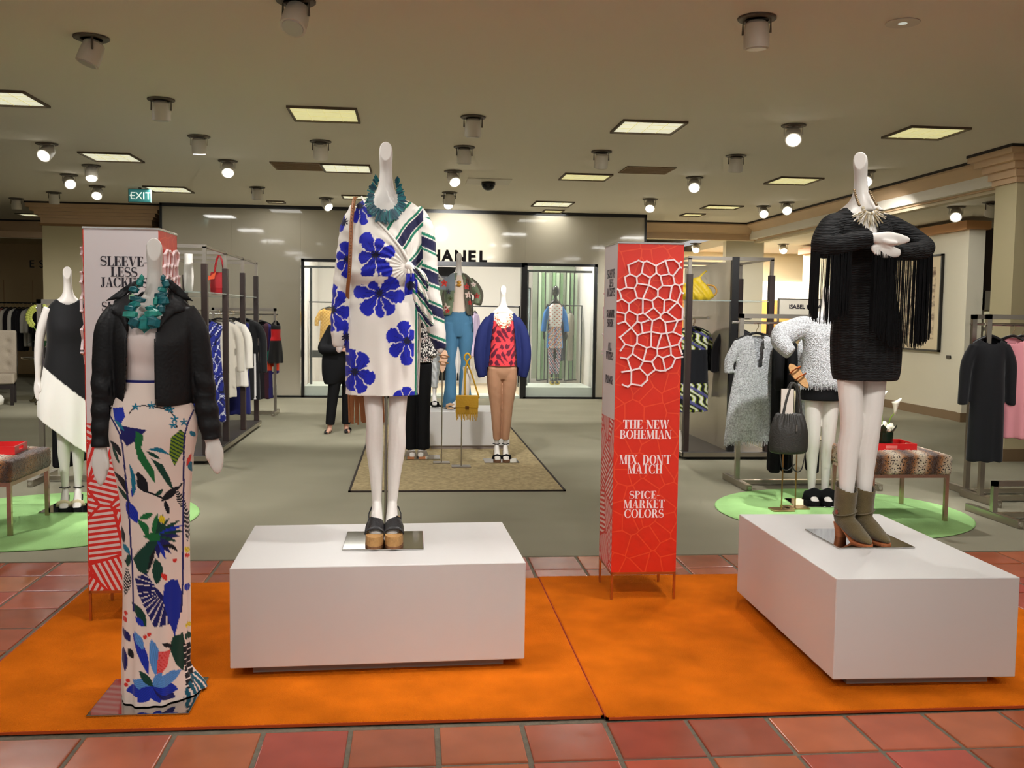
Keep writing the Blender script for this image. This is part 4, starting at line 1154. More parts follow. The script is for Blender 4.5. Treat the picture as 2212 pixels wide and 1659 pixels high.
strip_cloth('sash_tail', [(.118, -.146, 1.262), (.138, -.15, 1.20), (.163, -.148, 1.12), (.186, -.14, 1.05), (.203, -.132, 1.005)], [.012, .024, .030, .026, .018], m_cloth, c_str, k=60, nn=22, parent=dress)
strip_cloth('sash_loop', [(.118, -.146, 1.268), (.150, -.15, 1.245), (.172, -.148, 1.20), (.180, -.14, 1.16)], [.012, .020, .020, .010], m_cloth, c_str, k=40, nn=18, parent=dress)
# spiky turquoise necklace
m_tq = [mat('turquoise_%d' % i, c, .3, spec=.5) for i, c in enumerate(((22, 108, 116), (16, 84, 98), (38, 132, 132), (12, 66, 84)))]
nk = bpy.data.objects.new('necklace', None); link(nk, mq)
NP = catmull([PXc(*p) for p in ((816, 388), (807, 410), (801, 434), (806, 452), (820, 463), (835, 466), (851, 461), (863, 447), (866, 430), (862, 408), (857, 390))], 60)
bodyf = lambda xx, zz: -.055 - .035 * smoothstep(1.62, 1.50, zz)
kk = 0
for i, p in enumerate(NP):
    t = i / 59.0; dn = abs(t - .5) * 2
    for q in range(3):
        ang_ = math.atan2(p[1] - 1.575, p[0] - .004) + random.uniform(-.16, .16)
        L = (.02 + .030 * (1 - dn) ** 1.2) * random.uniform(.7, 1.3)
        px, pz = p[0] + random.uniform(-.005, .005), p[1] + random.uniform(-.005, .005)
        y0 = float(bodyf(px, pz)) - random.uniform(.004, .016)
        a = (px - math.cos(ang_) * L * .35, y0 + .002, pz - math.sin(ang_) * L * .35); c = (px + math.cos(ang_) * L * .65, y0 - .004, pz + math.sin(ang_) * L * .65)
        bb = MB(); bb.bar(a, c, random.uniform(.0045, .008), .005, up=(0, 1, 0)); bb.build('stone', m_tq[kk % 4], nk); kk += 1
# studded brown strap and the fringed bag behind the hip
m_lea = mat('brown_leather', (150, 92, 48), .5, bump=(200, .2))
bag = bpy.data.objects.new('shoulder_bag', None); link(bag, mq)
SP = [(-.135, .03, 1.588), (-.139, -.03, 1.578), (-.143, -.07, 1.54), (-.148, -.105, 1.46), (-.150, -.128, 1.38), (-.152, -.135, 1.30), (-.156, -.12, 1.24), (-.168, -.06, 1.14), (-.17, .06, 1.02), (-.13, .14, .94)]
b = MB(); rows = catmull(SP, 50)
b.tube(rows, [(.0028, .0085)] * len(rows), 8, up=(0, -1, 0)); b.build('strap', m_lea, bag, smooth=True)
b = MB()
for r in rows[3:34:1]: b.ball((r[0], r[1] - .004, r[2]), .0032, 6, 4)
b.build('studs', mat('stud_metal', (210, 190, 160), .25, metal=1), bag)['kind'] = 'stuff'
b = MB(); b.box((-.09, .165, .84), (.2, .05, .22)); b.build('pouch', m_lea, bag, bevel=.02, seg=4)
for i in range(22):
    x0 = -.175 + i * .0078
    b = MB(); b.tube([(x0, .17, .80), (x0 + random.uniform(-.004, .004), .175, .68), (x0 + random.uniform(-.006, .006), .175, .535 + random.uniform(-.01, .012))], [(.0045, .0015)] * 3, 6); b.build('fringe_strand', m_lea, bag)
# black platform sandals on cork soles
m_blkl = mat('black_leather', (22, 20, 22), .35, bump=(120, .15))
m_cork = mat('cork_sole', (176, 132, 78), .7, var=(60, .12), bump=(150, .2))
def platform_sandal(parent, xa, rz=0.0, y=-.01):
    s = bpy.data.objects.new('platform_sandal', None); link(s, parent); s.location = (xa, y, .008); s.rotation_euler = (0, 0, rz)
    w = .043
    def outline(k, z, dy=0): return [(w * k * math.copysign(abs(math.cos(a)) ** .8, math.cos(a)) * (1 if math.sin(a) < 0 else .82), -.052 + dy + .115 * math.sin(a), z) for a in [2 * PI * i / 28 for i in range(28)]]
    b = MB(); b.loft([outline(1.02, 0.0), outline(1.03, .004), outline(1.03, .012)]); b.build('tread', mat('tread', (120, 78, 44), .7), s)
    b = MB(); b.loft([outline(1.0, .012), outline(1.0, .05), outline(.99, .054)]); b.build('cork_platform', m_cork, s, auto=40)
    b = MB(); b.tube([(0, .035, .010), (0, .04, .06), (0, .042, .105)], [(.026, .026), (.029, .03), (.030, .032)], 16); b.build('block_heel', m_cork, s, auto=40)
    bm = MB()
    rows = [(-.098, .041, .022), (-.088, .042, .03), (-.075, .042, .036), (-.045, .040, .045), (-.02, .036, .056)]
    R = []
    for yy, hw_, hh in rows:
        R.append([(hw_ * math.cos(a), yy + .008 * math.sin(a), .052 + hh * max(0, math.sin(a)) ** .8 + (.012 if yy > -.05 else 0)) for a in [PI * i / 14 for i in range(15)]])
    VV = [p for r in R for p in r]; FF = []
    for i in range(len(R) - 1):
        for j in range(14): FF.append((i * 15 + j, i * 15 + j + 1, (i + 1) * 15 + j + 1, (i + 1) * 15 + j))
    bm.add(VV, FF); o = bm.build('upper', m_blkl, s, smooth=True); solid(o, .005, 1)
    b = MB(); b.tube([(-.03, -.03, .085), (-.031, .01, .125), (-.02, .04, .15), (0, .05, .155), (.02, .04, .15), (.031, .01, .125), (.03, -.03, .085)], [(.003, .008)] * 7, 8); b.build('ankle_strap', m_blkl, s, smooth=True)
    return s
platform_sandal(mq, -.040, 0.0, -.028); platform_sandal(mq, .046, 0.0, -.028)
# ================================================================== MANNEQUIN WITH BLACK JACKET AND PRINTED LONG SKIRT
mq = thing('mannequin', 'white egg-headed mannequin in black jacket and long bird print skirt at the front left', 'mannequin', (-1.005, 3.90, .014), .20)
b = MB(); b.M = Matrix.Rotation(-.20, 4, 'Z'); b.bx(-.205, .17, -.205, .165, 0, .008); b.build('base_plate', m_mirror, mq, bevel=.002)
def PXl(u, v): return ((u - 334) * .00166, 1.541 + .975 * (1.073 - (v - 930) * .001847 - 1.541) - .014)
b = MB()
head_at(b, -.03, .012)
srings(b, [(z - .025, x, y, rx * .94, ry * .92) for z, x, y, rx, ry in TORSO], 28, 40)
hand_mitten(b, (-.190, -.02, 1.005), (-.190, -.04, .855), .021, 1.05, thumb=(.7, -.3, 0))
hand_mitten(b, (.218, -.02, 1.03), (.240, -.04, .885), .022, 1.1, thumb=(-.75, -.25, 0))
for s in (-1, 1):
    leg_shape(b, s * .06, s * .05, s * .05, .08, .92, y=.03)
    stube(b, [(s * .12, 0, 1.50), (s * .165, -.002, 1.3), (s * .19, -.01, 1.12), (s * .20 + .009, -.02, 1.01)], [.035, .03, .025, .018], 20, 10)
finish_body(b, mq, voxel=.005, head=dict(dz=-.03, cx=.012))
# cream tank top
b = MB(); srings(b, [(1.19, 0, 0, .128, .098), (1.26, 0, 0, .118, .094), (1.32, 0, 0, .122, .098), (1.40, 0, -.008, .132, .106), (1.45, 0, -.006, .132, .098), (1.50, 0, 0, .12, .078)], 40, 30); V, F, N = union(b, .005, 3)
V += N * (np.sin(V[:, 2] * 75 + V[:, 0] * 14) * .0018 * smoothstep(1.42, 1.28, V[:, 2]))[:, None]
V, F, _ = cut_faces(V, F, lambda a, b_, c: c > 1.495)
meshobj('tank_top', V, F, mat('tank_cream', (222, 206, 200), .7), mq)
# long printed skirt
rows = catmull([(1.262, 0, 0, .118, .10), (1.22, 0, 0, .128, .108), (1.14, .0, 0, .155, .122), (1.06, .0, 0, .166, .128), (.95, -.003, 0, .150, .118), (.85, .002, 0, .138, .108), (.75, .004, 0, .128, .10), (.55, .004, 0, .126, .098), (.38, .004, 0, .126, .102), (.2, .0, -.004, .126, .112), (.08, -.004, -.008, .124, .125), (.012, -.006, -.012, .122, .134)], 420)
NA = 260
th = np.linspace(0, 2 * PI, NA, endpoint=False)
R = np.array(rows)
zz = np.repeat(R[:, 0], NA); cx = np.repeat(R[:, 1], NA); cy = np.repeat(R[:, 2], NA); rx = np.repeat(R[:, 3], NA); ry = np.repeat(R[:, 4], NA); tt = np.tile(th, len(R))
fold = 1 + (.035 * np.sin(tt * 9 + .6) + .025 * np.sin(tt * 15 + 2)) * smoothstep(.75, .05, zz)
V = np.stack([cx + rx * np.cos(tt) * fold, cy + ry * np.sin(tt) * fold, zz], 1)
# small train pooling on the right
tr = smoothstep(.14, .0, zz) * np.exp(-((tt - 2 * PI * .97) % (2 * PI) - PI) ** 2 * 0) * np.clip(np.cos(tt - .15), 0, 1) ** 3
V[:, 0] += tr * .075; V[:, 1] += tr * .02
i0 = np.arange(len(R) - 1)[:, None] * NA; j0 = np.arange(NA)[None, :]
F = np.stack([(i0 + j0), (i0 + NA + j0), (i0 + NA + (j0 + 1) % NA), (i0 + (j0 + 1) % NA)], -1).reshape(-1, 4)
x, y, z = V.T
col = paint(len(V), (236, 218, 206))
fm_ = np.sin(tt) < .25
C_ = {k: np.array(lin(v)) for k, v in dict(navy=(26, 26, 96), blue=(22, 46, 168), lblue=(84, 140, 206), teal=(16, 112, 140), green=(24, 104, 54), dgreen=(14, 62, 48), lime=(120, 150, 30), black=(18, 20, 26), red=(214, 50, 40), pink=(226, 92, 92), yellow=(220, 196, 40), white=(240, 228, 220)).items()}
def P_(pts, c, k=1.0, mask=None):
    m = inpoly(x, z, [PXl(*p) for p in pts]) & fm_
    if mask is not None: m &= mask
    col[m] = C_[c] * k
    return m
def L_(pts, w, c):
    m = (segdist(x, z, [PXl(*p) for p in pts]) < w) & fm_
    col[m] = C_[c]
def leaf(a, b_, w, c, bend=0.0, vein=None):
    A, B = PXl(*a), PXl(*b_)
    dx, dz = B[0] - A[0], B[1] - A[1]; L = math.hypot(dx, dz); ux, uz = dx / L, dz / L
    s = ((x - A[0]) * ux + (z - A[1]) * uz) / L; t = -(x - A[0]) * uz + (z - A[1]) * ux
    t = t - bend * L * np.sin(np.clip(s, 0, 1) * PI)
    m = (s > 0) & (s < 1) & (np.abs(t) < w * .00166 * np.sin(np.clip(s, 0, 1) * PI) ** .8) & fm_
    col[m] = C_[c] * (1 + .25 * np.sin(t[m] * 900))[:, None]
    if vein:
        mv = m & (np.abs(np.mod(s * vein + np.abs(t) * 60, 1) - .5) < .16); col[mv] = C_['white'] if vein > 0 else C_['black']
    return m
P_([(264, 918), (324, 927), (300, 950), (280, 962), (268, 945)], 'navy'); P_([(248, 884), (272, 880), (277, 900), (268, 914), (254, 912)], 'blue'); P_([(250, 906), (268, 914), (276, 932), (262, 922)], 'teal')
P_([(300, 929), (317, 939), (311, 966), (324, 990), (338, 1015), (339, 1042), (324, 1020), (303, 988), (297, 958)], 'green')
P_([(331, 987), (357, 1003), (372, 1034), (380, 1062), (366, 1046), (350, 1020)], 'dgreen')
m = P_([(375, 945), (396, 929), (406, 938), (400, 978), (382, 1008), (370, 979)], 'lime'); col[m & (np.sin(z * 420 + x * 300) > .25)] = C_['dgreen']
L_([(286, 893), (297, 879), (316, 876), (337, 878), (360, 883), (374, 890), (384, 902), (388, 924)], .0022, 'black')
for c_ in ((300, 879), (334, 876), (375, 886), (383, 906), (380, 919), (403, 914), (368, 882)):
    rr_ = np.hypot(x - PXl(*c_)[0], z - PXl(*c_)[1]); a_ = np.arctan2(z - PXl(*c_)[1], x - PXl(*c_)[0])
    m = (rr_ < .010 + .005 * np.sin(a_ * 5)) & fm_; col[m] = C_['teal']
leaf((240, 952), (266, 985), 6, 'black', .1); leaf((246, 962), (262, 1002), 4, 'dgreen'); leaf((300, 1015), (323, 1064), 6, 'black', .08); leaf((327, 968), (370, 981), 5, 'teal', .1); leaf((322, 972), (352, 990), 4, 'dgreen')
L_([(300, 1022), (316, 1058), (337, 1066), (357, 1076), (380, 1068), (397, 1048)], .0035, 'black')
leaf((304, 1024), (320, 1062), 7, 'black', -.12); leaf((352, 1082), (392, 1052), 9, 'black'); leaf((356, 1056), (340, 1070), 5, 'dgreen'); leaf((385, 1060), (405, 1110), 8, 'black', 0, 9); leaf((360, 1080), (368, 1112), 5, 'black')
leaf((246, 1020), (280, 1068), 7, 'black', .1); leaf((255, 1050), (284, 1085), 5, 'dgreen'); leaf((276, 1082), (300, 1128), 12, 'blue'); leaf((288, 1072), (296, 1040), 5, 'blue'); leaf((285, 1000), (292, 1070), 5, 'teal', .05)
leaf((304, 1118), (334, 1108), 7, 'green'); leaf((300, 1120), (322, 1160), 8, 'green', .1)
for tp, c_ in (((392, 1128), 'dgreen'), ((398, 1140), 'blue'), ((400, 1152), 'dgreen'), ((392, 1162), 'navy'), ((384, 1172), 'dgreen'), ((378, 1184), 'navy'), ((370, 1120), 'dgreen'), ((356, 1110), 'dgreen'), ((372, 1198), 'navy'), ((360, 1208), 'blue'), ((345, 1205), 'navy'), ((345, 1106), 'green'), ((300, 1196), 'dgreen'), ((292, 1215), 'dgreen'), ((310, 1220), 'dgreen'), ((320, 1236), 'black')):
    leaf((334, 1160), tp, 5.5, c_, .04)
P_([(300, 1190), (330, 1160), (345, 1170), (326, 1200), (318, 1240), (300, 1232), (288, 1205)], 'dgreen'); P_([(312, 1156), (330, 1148), (350, 1154), (348, 1168), (325, 1166)], 'green')
m = leaf((350, 1112), (356, 1130), 7, 'yellow')
leaf((338, 1205), (340, 1262), 12, 'dgreen', .06); leaf((350, 1180), (386, 1196), 5, 'black', .2); leaf((352, 1238), (362, 1254), 6, 'red')
m = P_([(292, 1246), (318, 1236), (338, 1268), (366, 1300), (370, 1350), (334, 1354), (316, 1318), (300, 1284)], 'navy')
an_ = np.arctan2(z - PXl(366, 1270)[1], x - PXl(366, 1270)[0]); col[m & (np.abs(np.mod(an_ * 5.2, 1) - .5) < .10) & (np.hypot(x - PXl(366, 1270)[0], z - PXl(366, 1270)[1]) > .05)] = C_['white']
P_([(357, 1262), (372, 1254), (386, 1258), (394, 1286), (390, 1338), (378, 1380), (365, 1342), (353, 1294)], 'blue', .8)
leaf((284, 1300), (316, 1352), 9, 'dgreen', .06); leaf((292, 1330), (312, 1352), 6, 'blue'); leaf((268, 1212), (284, 1216), 5, 'black'); leaf((274, 1225), (268, 1290), 9, 'black', .05, 10); leaf((280, 1195), (276, 1225), 6, 'dgreen')
for c_ in ((270, 1326), (268, 1342), (314, 1373), (322, 1368), (274, 1469), (270, 1478), (380, 1214), (268, 1338)):
    m = (np.hypot(x - PXl(*c_)[0], z - PXl(*c_)[1]) < .008) & fm_; col[m] = C_['red']
leaf((286, 1366), (320, 1452), 10, 'blue', .04); leaf((290, 1362), (310, 1400), 8, 'lblue'); leaf((327, 1378), (336, 1456), 12, 'lblue', .03); leaf((262, 1360), (280, 1386), 8, 'navy'); leaf((264, 1400), (268, 1450), 8, 'navy'); leaf((276, 1400), (286, 1422), 7, 'black')
P_([(374, 1380), (396, 1376), (404, 1420), (396, 1460), (380, 1440), (366, 1402)], 'dgreen', .8); leaf((350, 1388), (372, 1400), 5, 'black')
m = P_([(342, 1405), (369, 1405), (362, 1437), (338, 1467)], 'pink'); col[m & (np.sin(x * 1500) * np.sin(z * 1300) > .35)] = C_['red']
for tp, c_, w_ in (((270, 1490), 'blue', 15), ((284, 1466), 'lblue', 13), ((296, 1508), 'blue', 16), ((346, 1512), 'blue', 14), ((378, 1510), 'navy', 13), ((384, 1494), 'blue', 14), ((392, 1456), 'lblue', 14), ((350, 1450), 'lblue', 9), ((300, 1444), 'dgreen', 8)):
    leaf((330, 1478), tp, w_, c_)
m = P_([(396, 1398), (412, 1410), (420, 1500), (402, 1502)], 'black'); col[m & (np.mod(z, .026) < .005)] = C_['white']
leaf((404, 1100), (408, 1180), 9, 'black', .05, 8); leaf((402, 1190), (412, 1206), 5, 'yellow'); leaf((402, 1205), (412, 1216), 4, 'red'); leaf((402, 1270), (410, 1290), 6, 'blue'); leaf((402, 1360), (414, 1372), 5, 'yellow'); leaf((402, 1380), (412, 1400), 6, 'dgreen')
leaf((416, 935), (428, 948), 5, 'teal'); leaf((412, 1000), (424, 1030), 7, 'teal'); leaf((408, 1012), (418, 985), 4, 'red'); leaf((262, 1140), (268, 1175), 6, 'black'); leaf((265, 1175), (282, 1198), 6, 'teal')
# teal on the pooled train
m = (tr > .25) & (z < .085) & (np.sin(tt * 40 + z * 60) > -.5); col[m] = C_['teal'] * .6
# dark seams
L_([(238, 897), (252, 914), (264, 936), (270, 962), (273, 1000), (279, 1080), (283, 1160), (287, 1230), (288, 1320)], .0032, 'navy')
L_([(424, 892), (412, 916), (405, 940), (402, 980), (401, 1050), (398, 1160), (397, 1260), (393, 1330)], .0032, 'navy')
m = z > 1.252; col[m] = C_['navy']
sk = meshobj('long_skirt', V, F, m_cloth, mq, col); solid(sk, .003)
# open black jacket
m_jkt = mat('jacket_leather', (20, 20, 22), .5, spec=.3, bump=(90, .12))
b = MB()
srings(b, [(1.162, .006, .0, .138, .132), (1.20, .006, 0, .142, .134), (1.30, .002, 0, .146, .132), (1.40, 0, -.004, .152, .126), (1.46, 0, 0, .158, .108), (1.52, 0, .004, .160, .086), (1.555, 0, .006, .132, .07), (1.58, 0, .006, .098, .06), (1.60, 0, .006, .07, .054)], 44, 50)
stube(b, [(-.11, 0, 1.525), (-.152, 0, 1.45), (-.168, .0, 1.34), (-.176, -.002, 1.22), (-.184, -.008, 1.10), (-.190, -.014, 1.02), (-.191, -.016, 1.0)], [.05, .055, .05, .046, .04, .034, .033], 36, 18)
stube(b, [(.11, 0, 1.525), (.152, 0, 1.45), (.170, .0, 1.34), (.186, -.002, 1.22), (.204, -.008, 1.11), (.216, -.014, 1.04), (.219, -.016, 1.02)], [.05, .055, .052, .047, .043, .040, .040], 36, 18)
V, F, N = union(b, .005, 4)
xx, yy, z_ = V.T
V += N * ((np.sin(z_ * 62 + xx * 30) * .0035 * np.exp(-((z_ - 1.24) / .06) ** 2) + np.sin(z_ * 95) * .0022 * (z_ < 1.2)) * (np.abs(xx) > .155) + np.sin(xx * 60 + z_ * 9) * .002 * (np.abs(xx) < .15))[:, None]
op = [(-.060, 1.66), (-.066, 1.56), (-.082, 1.50), (-.086, 1.42), (-.090, 1.32), (-.098, 1.25), (-.108, 1.15), (.017, 1.15), (.012, 1.25), (.011, 1.36), (.018, 1.44), (.045, 1.52), (.062, 1.57), (.06, 1.66)]
V, F, u_ = cut_faces(V, F, lambda a, b_, c: (inpoly(a, c, op) & (b_ < .0)) | ((c > 1.585) & (b_ < .05)) | ((c < 1.1645) & (np.abs(a) < .155)) | ((c < 1.004) & (a < 0)) | ((c < 1.024) & (a > 0) & (a > .165)))
jk = meshobj('jacket', V, F, m_jkt, mq); solid(jk, .005)
jf = Front(V, .008)
def cr3(*p): return [PXl(a / 2.9625, 500 + b_ / 2.9625) for a, b_ in p]
up_ = lambda a, c: .004
drape('collar', cr3((1062, 320), (1105, 322), (1175, 375), (1258, 462), (1200, 452), (1120, 400), (1078, 362)), jf, .010, .005, m_jkt, jk, 2)
drape('lapel', cr3((1090, 380), (1125, 405), (1200, 455), (1206, 525), (1140, 540), (1085, 590), (1040, 648), (1022, 640), (1062, 560), (1102, 470)), jf, .008, .005, m_jkt, jk, 2)
drape('collar', cr3((932, 325), (885, 338), (800, 390), (700, 468), (790, 455), (862, 400), (905, 365)), jf, .010, .005, m_jkt, jk, 2)
drape('lapel', cr3((868, 395), (840, 430), (752, 470), (738, 545), (790, 570), (842, 660), (850, 560), (848, 480)), jf, .008, .005, m_jkt, jk, 2)
for sx, xs_ in ((-1, -.093), (1, .0145)):
    b = MB(); pts = [(xs_ - .012 * (1.30 - c) * (sx < 0), c) for c in np.linspace(1.17, 1.42, 14)]
    b.tube([(p[0], float(jf.y(p[0] + sx * .006, p[1])) - .001, p[1]) for p in pts], .0022, 6); b.build('zip_edge', mat('zip_metal', (60, 58, 56), .35, metal=.7), jk)
# chunky turquoise necklace
nk = bpy.data.objects.new('necklace', None); link(nk, mq)
m_tq2 = [mat('turq_nugget_%d' % i, c, .35, spec=.5, var=(45, .35)) for i, c in enumerate(((22, 120, 116), (14, 96, 104), (40, 140, 126), (18, 84, 92), (150, 190, 150)))]
for i, (cx_, cy_, w_, h_, r_) in enumerate(((545, 495, 50, 62, .3), (492, 556, 72, 50, .3), (478, 622, 50, 46, 0), (525, 642, 112, 44, .2), (500, 687, 84, 52, -.2), (465, 722, 84, 50, .2), (470, 772, 116, 56, .1), (500, 842, 84, 84, .4), (580, 852, 92, 116, 0), (655, 836, 104, 82, .2), (660, 762, 116, 62, -.1), (735, 722, 64, 64, 0), (642, 714, 84, 36, -.1), (750, 646, 84, 72, 0), (685, 655, 36, 74, .1), (730, 596, 104, 40, -.1), (742, 552, 66, 44, .3), (772, 500, 52, 66, -.3), (560, 455, 40, 50, 0), (750, 452, 40, 50, 0))):
    X, Z = PXl(180 + cx_ / 4.148, 500 + cy_ / 4.148)
    a, c = w_ / 4.148 * .00112, h_ / 4.148 * .0012
    b = MB(); b.ball((0, 0, 0), (a * 1.05, .013, c * 1.05), 6, 3)
    b.v = [(p[0] * random.uniform(.8, 1.15), p[1] * random.uniform(.75, 1.2), p[2] * random.uniform(.82, 1.12)) for p in b.v]
    o = b.build('nugget', m_tq2[4 if i == 2 else i % 4], nk); o.location = (X, -.065 - .05 * float(smoothstep(1.62, 1.48, Z)) - .01 - .004 * (i % 2), Z); o.rotation_euler = (0, r_, 0)
# ================================================================== MANNEQUIN IN THE BLACK FRINGED DRESS
mq = thing('mannequin', 'white mannequin with crossed arms in black fringed knit dress on the right plinth', 'mannequin', (2.15, 4.47, .48))
b = MB(); b.bx(-.18, .19, -.2, .2, 0, .008); b.build('base_plate', m_mirror, mq, bevel=.002)
def PXr(u, v): return ((u - 1886) * .00212 + .022, 1.848 - (v - 330) * .00215)
RZ = .27
def W(x, y, z):
    """side-on measurements taken at the mannequin's axis, moved to where the limb really stands in depth"""
    k = 1 + y / 4.47
    return ((2.15 + x) * k - 2.15, y, 1.061 + (z - 1.061) * k)
def WL(pts): return [W(*p) for p in pts]
def lean(b, k0=0):
    b.v[k0:] = [(p[0] + float(np.interp(p[2], [.8, 1.2, 1.5, 1.9], [.012, 0, -.04, -.056])), p[1], p[2]) for p in b.v[k0:]]
b = MB()
head_at(b, .015, 0, 0, -.55, 1.08)
b.M = Matrix.Rotation(RZ, 4, 'Z'); srings(b, TORSO, 28, 40)
lean(b); b.M = Matrix()
LM = Matrix.Translation((-.008, 0, .008)) @ Matrix.Rotation(.19, 4, 'Z'); b.M = LM
for s in (-1, 1): leg_shape(b, s * .068, s * .052, s * .05, .075, .92, r=(.074, .06, .052, .052, .042, .032), foot=False)
b.M = Matrix()
stube(b, WL([(-.17, -.05, 1.5), (-.215, -.12, 1.40), (-.10, -.2, 1.42), (.02, -.235, 1.447)]), [.035, .03, .027, .017], 30, 10)
stube(b, WL([(.115, .06, 1.5), (.27, -.02, 1.415), (.2, -.13, 1.39), (.135, -.195, 1.385)]), [.035, .03, .027, .017], 30, 10)
hand_mitten(b, W(.02, -.235, 1.452), W(.208, -.215, 1.446), .022, 1.0, thumb=(0, -.5, -.5), up=(0, 1, 0))
hand_mitten(b, W(.135, -.2, 1.384), W(.012, -.222, 1.405), .021, 1.15, thumb=(0, -.5, .6), up=(0, 1, 0))
# separate slim fingers on both hands
for i in range(4):
    stube(b, WL([(.10, -.236 + .004 * i, 1.462 - .009 * i), (.15, -.23, 1.462 - .009 * i), (.195 - .01 * abs(i - 1), -.218, 1.458 - .007 * i)]), [.0065, .006, .0028], 10, 8)
    stube(b, WL([(.07, -.215, 1.408 - .011 * i), (.045, -.225, 1.411 - .012 * i), (.014 + .005 * i, -.222, 1.412 - .012 * i)]), [.007, .0065, .004], 10, 8)
finish_body(b, mq, voxel=.0048, head=dict(dz=.015, cx=-.055, cy=0, yaw=-.55, depth=.048))
# knit dress with long sleeves
m_knit = bpy.data.materials.new('black_knit'); m_knit.use_nodes = True
nt = m_knit.node_tree; P = nt.nodes['Principled BSDF']; P.inputs['Base Color'].default_value = (*lin((12, 12, 13)), 1); P.inputs['Roughness'].default_value = .75; P.inputs['Specular IOR Level'].default_value = .3
tc = nt.nodes.new('ShaderNodeTexCoord'); wv = nt.nodes.new('ShaderNodeTexWave'); wv.bands_direction = 'Z'; wv.inputs['Scale'].default_value = 42; wv.inputs['Distortion'].default_value = 3; wv.inputs['Detail'].default_value = 0
bp = nt.nodes.new('ShaderNodeBump'); bp.inputs['Strength'].default_value = .8; bp.inputs['Distance'].default_value = .004
nt.links.new(tc.outputs['Object'], wv.inputs['Vector']); nt.links.new(wv.outputs['Fac'], bp.inputs['Height']); nt.links.new(bp.outputs['Normal'], P.inputs['Normal'])
b = MB(); b.M = Matrix.Rotation(RZ, 4, 'Z')
srings(b, [(.775, .0, 0, .155, .13), (.80, .0, 0, .165, .138), (.90, 0, 0, .172, .14), (1.0, 0, 0, .172, .138), (1.10, 0, 0, .160, .125), (1.2, 0, 0, .145, .11), (1.3, 0, -.004, .15, .115), (1.4, 0, -.012, .16, .125), (1.46, 0, -.004, .166, .11), (1.52, 0, .002, .168, .082), (1.56, 0, .004, .14, .066), (1.585, 0, .004, .095, .056), (1.60, 0, .004, .07, .052)], 48, 60)
lean(b); b.M = Matrix()
stube(b, WL([(-.06, -.01, 1.50), (-.165, -.04, 1.51), (-.20, -.09, 1.47), (-.222, -.135, 1.41), (-.19, -.18, 1.405), (-.12, -.205, 1.42), (-.04, -.225, 1.44), (.018, -.235, 1.447)]), [.05, .055, .06, .056, .05, .046, .04, .031], 44, 18)
stube(b, WL([(-.04, .03, 1.52), (.04, .05, 1.52), (.10, .055, 1.51), (.18, .035, 1.475), (.255, .0, 1.435), (.285, -.035, 1.41), (.255, -.09, 1.395), (.19, -.15, 1.388), (.145, -.19, 1.385)]), [.045, .05, .052, .052, .046, .045, .044, .04, .032], 46, 18)
V, F, N = union(b, .0052, 3)
xx, yy, z_ = V.T
ta = np.arctan2(yy, xx - .0)
V += N * (np.clip(np.sin(ta * 18), -.3, 1) * .004 * smoothstep(1.3, 1.1, z_) * smoothstep(.78, .84, z_))[:, None]
VN = [W(PXr(*p)[0], -.09, PXr(*p)[1])[::2] for p in ((1826, 428), (1838, 456), (1858, 484), (1880, 504), (1893, 506), (1903, 492), (1900, 470), (1890, 446), (1872, 424))]
V, F, u_ = cut_faces(V, F, lambda a, b_, c: (inpoly(a, c, VN + [(-.04, 1.75), (-.17, 1.75)]) & (b_ < .04)) | ((c > 1.592)) | (c < .7765))
dr = meshobj('knit_dress', V, F, m_knit, mq); solid(dr, .004)
m_fr = mat('black_fringe', (7, 7, 8), .8, spec=.2)
def fringe(name, path, bottoms, dens, parent, w=.0032):
    """strands along a path; dens(t) = chance of a strand"""
    b = MB(); k = 0
    rows = [W(*r) for r in catmull(path, 130)]; xs0 = [r[0] for r in catmull(path, 130)]; bt = catmull([(q,) for q in bottoms], 130)
    for i, r in enumerate(rows):
        t = i / 129
        for q in range(3):
            if random.random() > dens(xs0[i]): continue
            x0 = r[0] + random.uniform(-.002, .002); y0 = r[1] + (q - 1) * .016 + random.uniform(-.003, .003); zb = bt[i][0] + random.uniform(-.018, .018)
            sw = random.uniform(-.006, .006)
            b.tube([(x0, y0, r[2]), (x0 + sw * .5, y0, (r[2] + zb) / 2), (x0 + sw, y0 + random.uniform(-.004, .004), zb)], [w * .5, w * .55, w * .5], 4)
    o = b.build(name, m_fr, parent); o['kind'] = 'stuff'
    return o
fringe('fringe', [(-.272, -.12, 1.40), (-.262, -.15, 1.375), (-.22, -.185, 1.37), (-.16, -.20, 1.38), (-.09, -.215, 1.395)], [1.12, 1.075, 1.055, 1.06, 1.10], lambda x: .95 if x < -.243 else (.13 if x < -.195 else .8), dr)
fringe('fringe', [(.03, -.21, 1.40), (.12, -.20, 1.36), (.2, -.15, 1.36), (.27, -.08, 1.375), (.315, -.03, 1.39)], [1.02, .955, .945, .95, .985], lambda x: .95 if x > .27 else (.3 if .14 < x < .24 else .8), dr)
b = MB(); rows = catmull([(*PXr(1783, 452), 0), (*PXr(1787, 470), 0), (*PXr(1800, 492), 0)], 10)
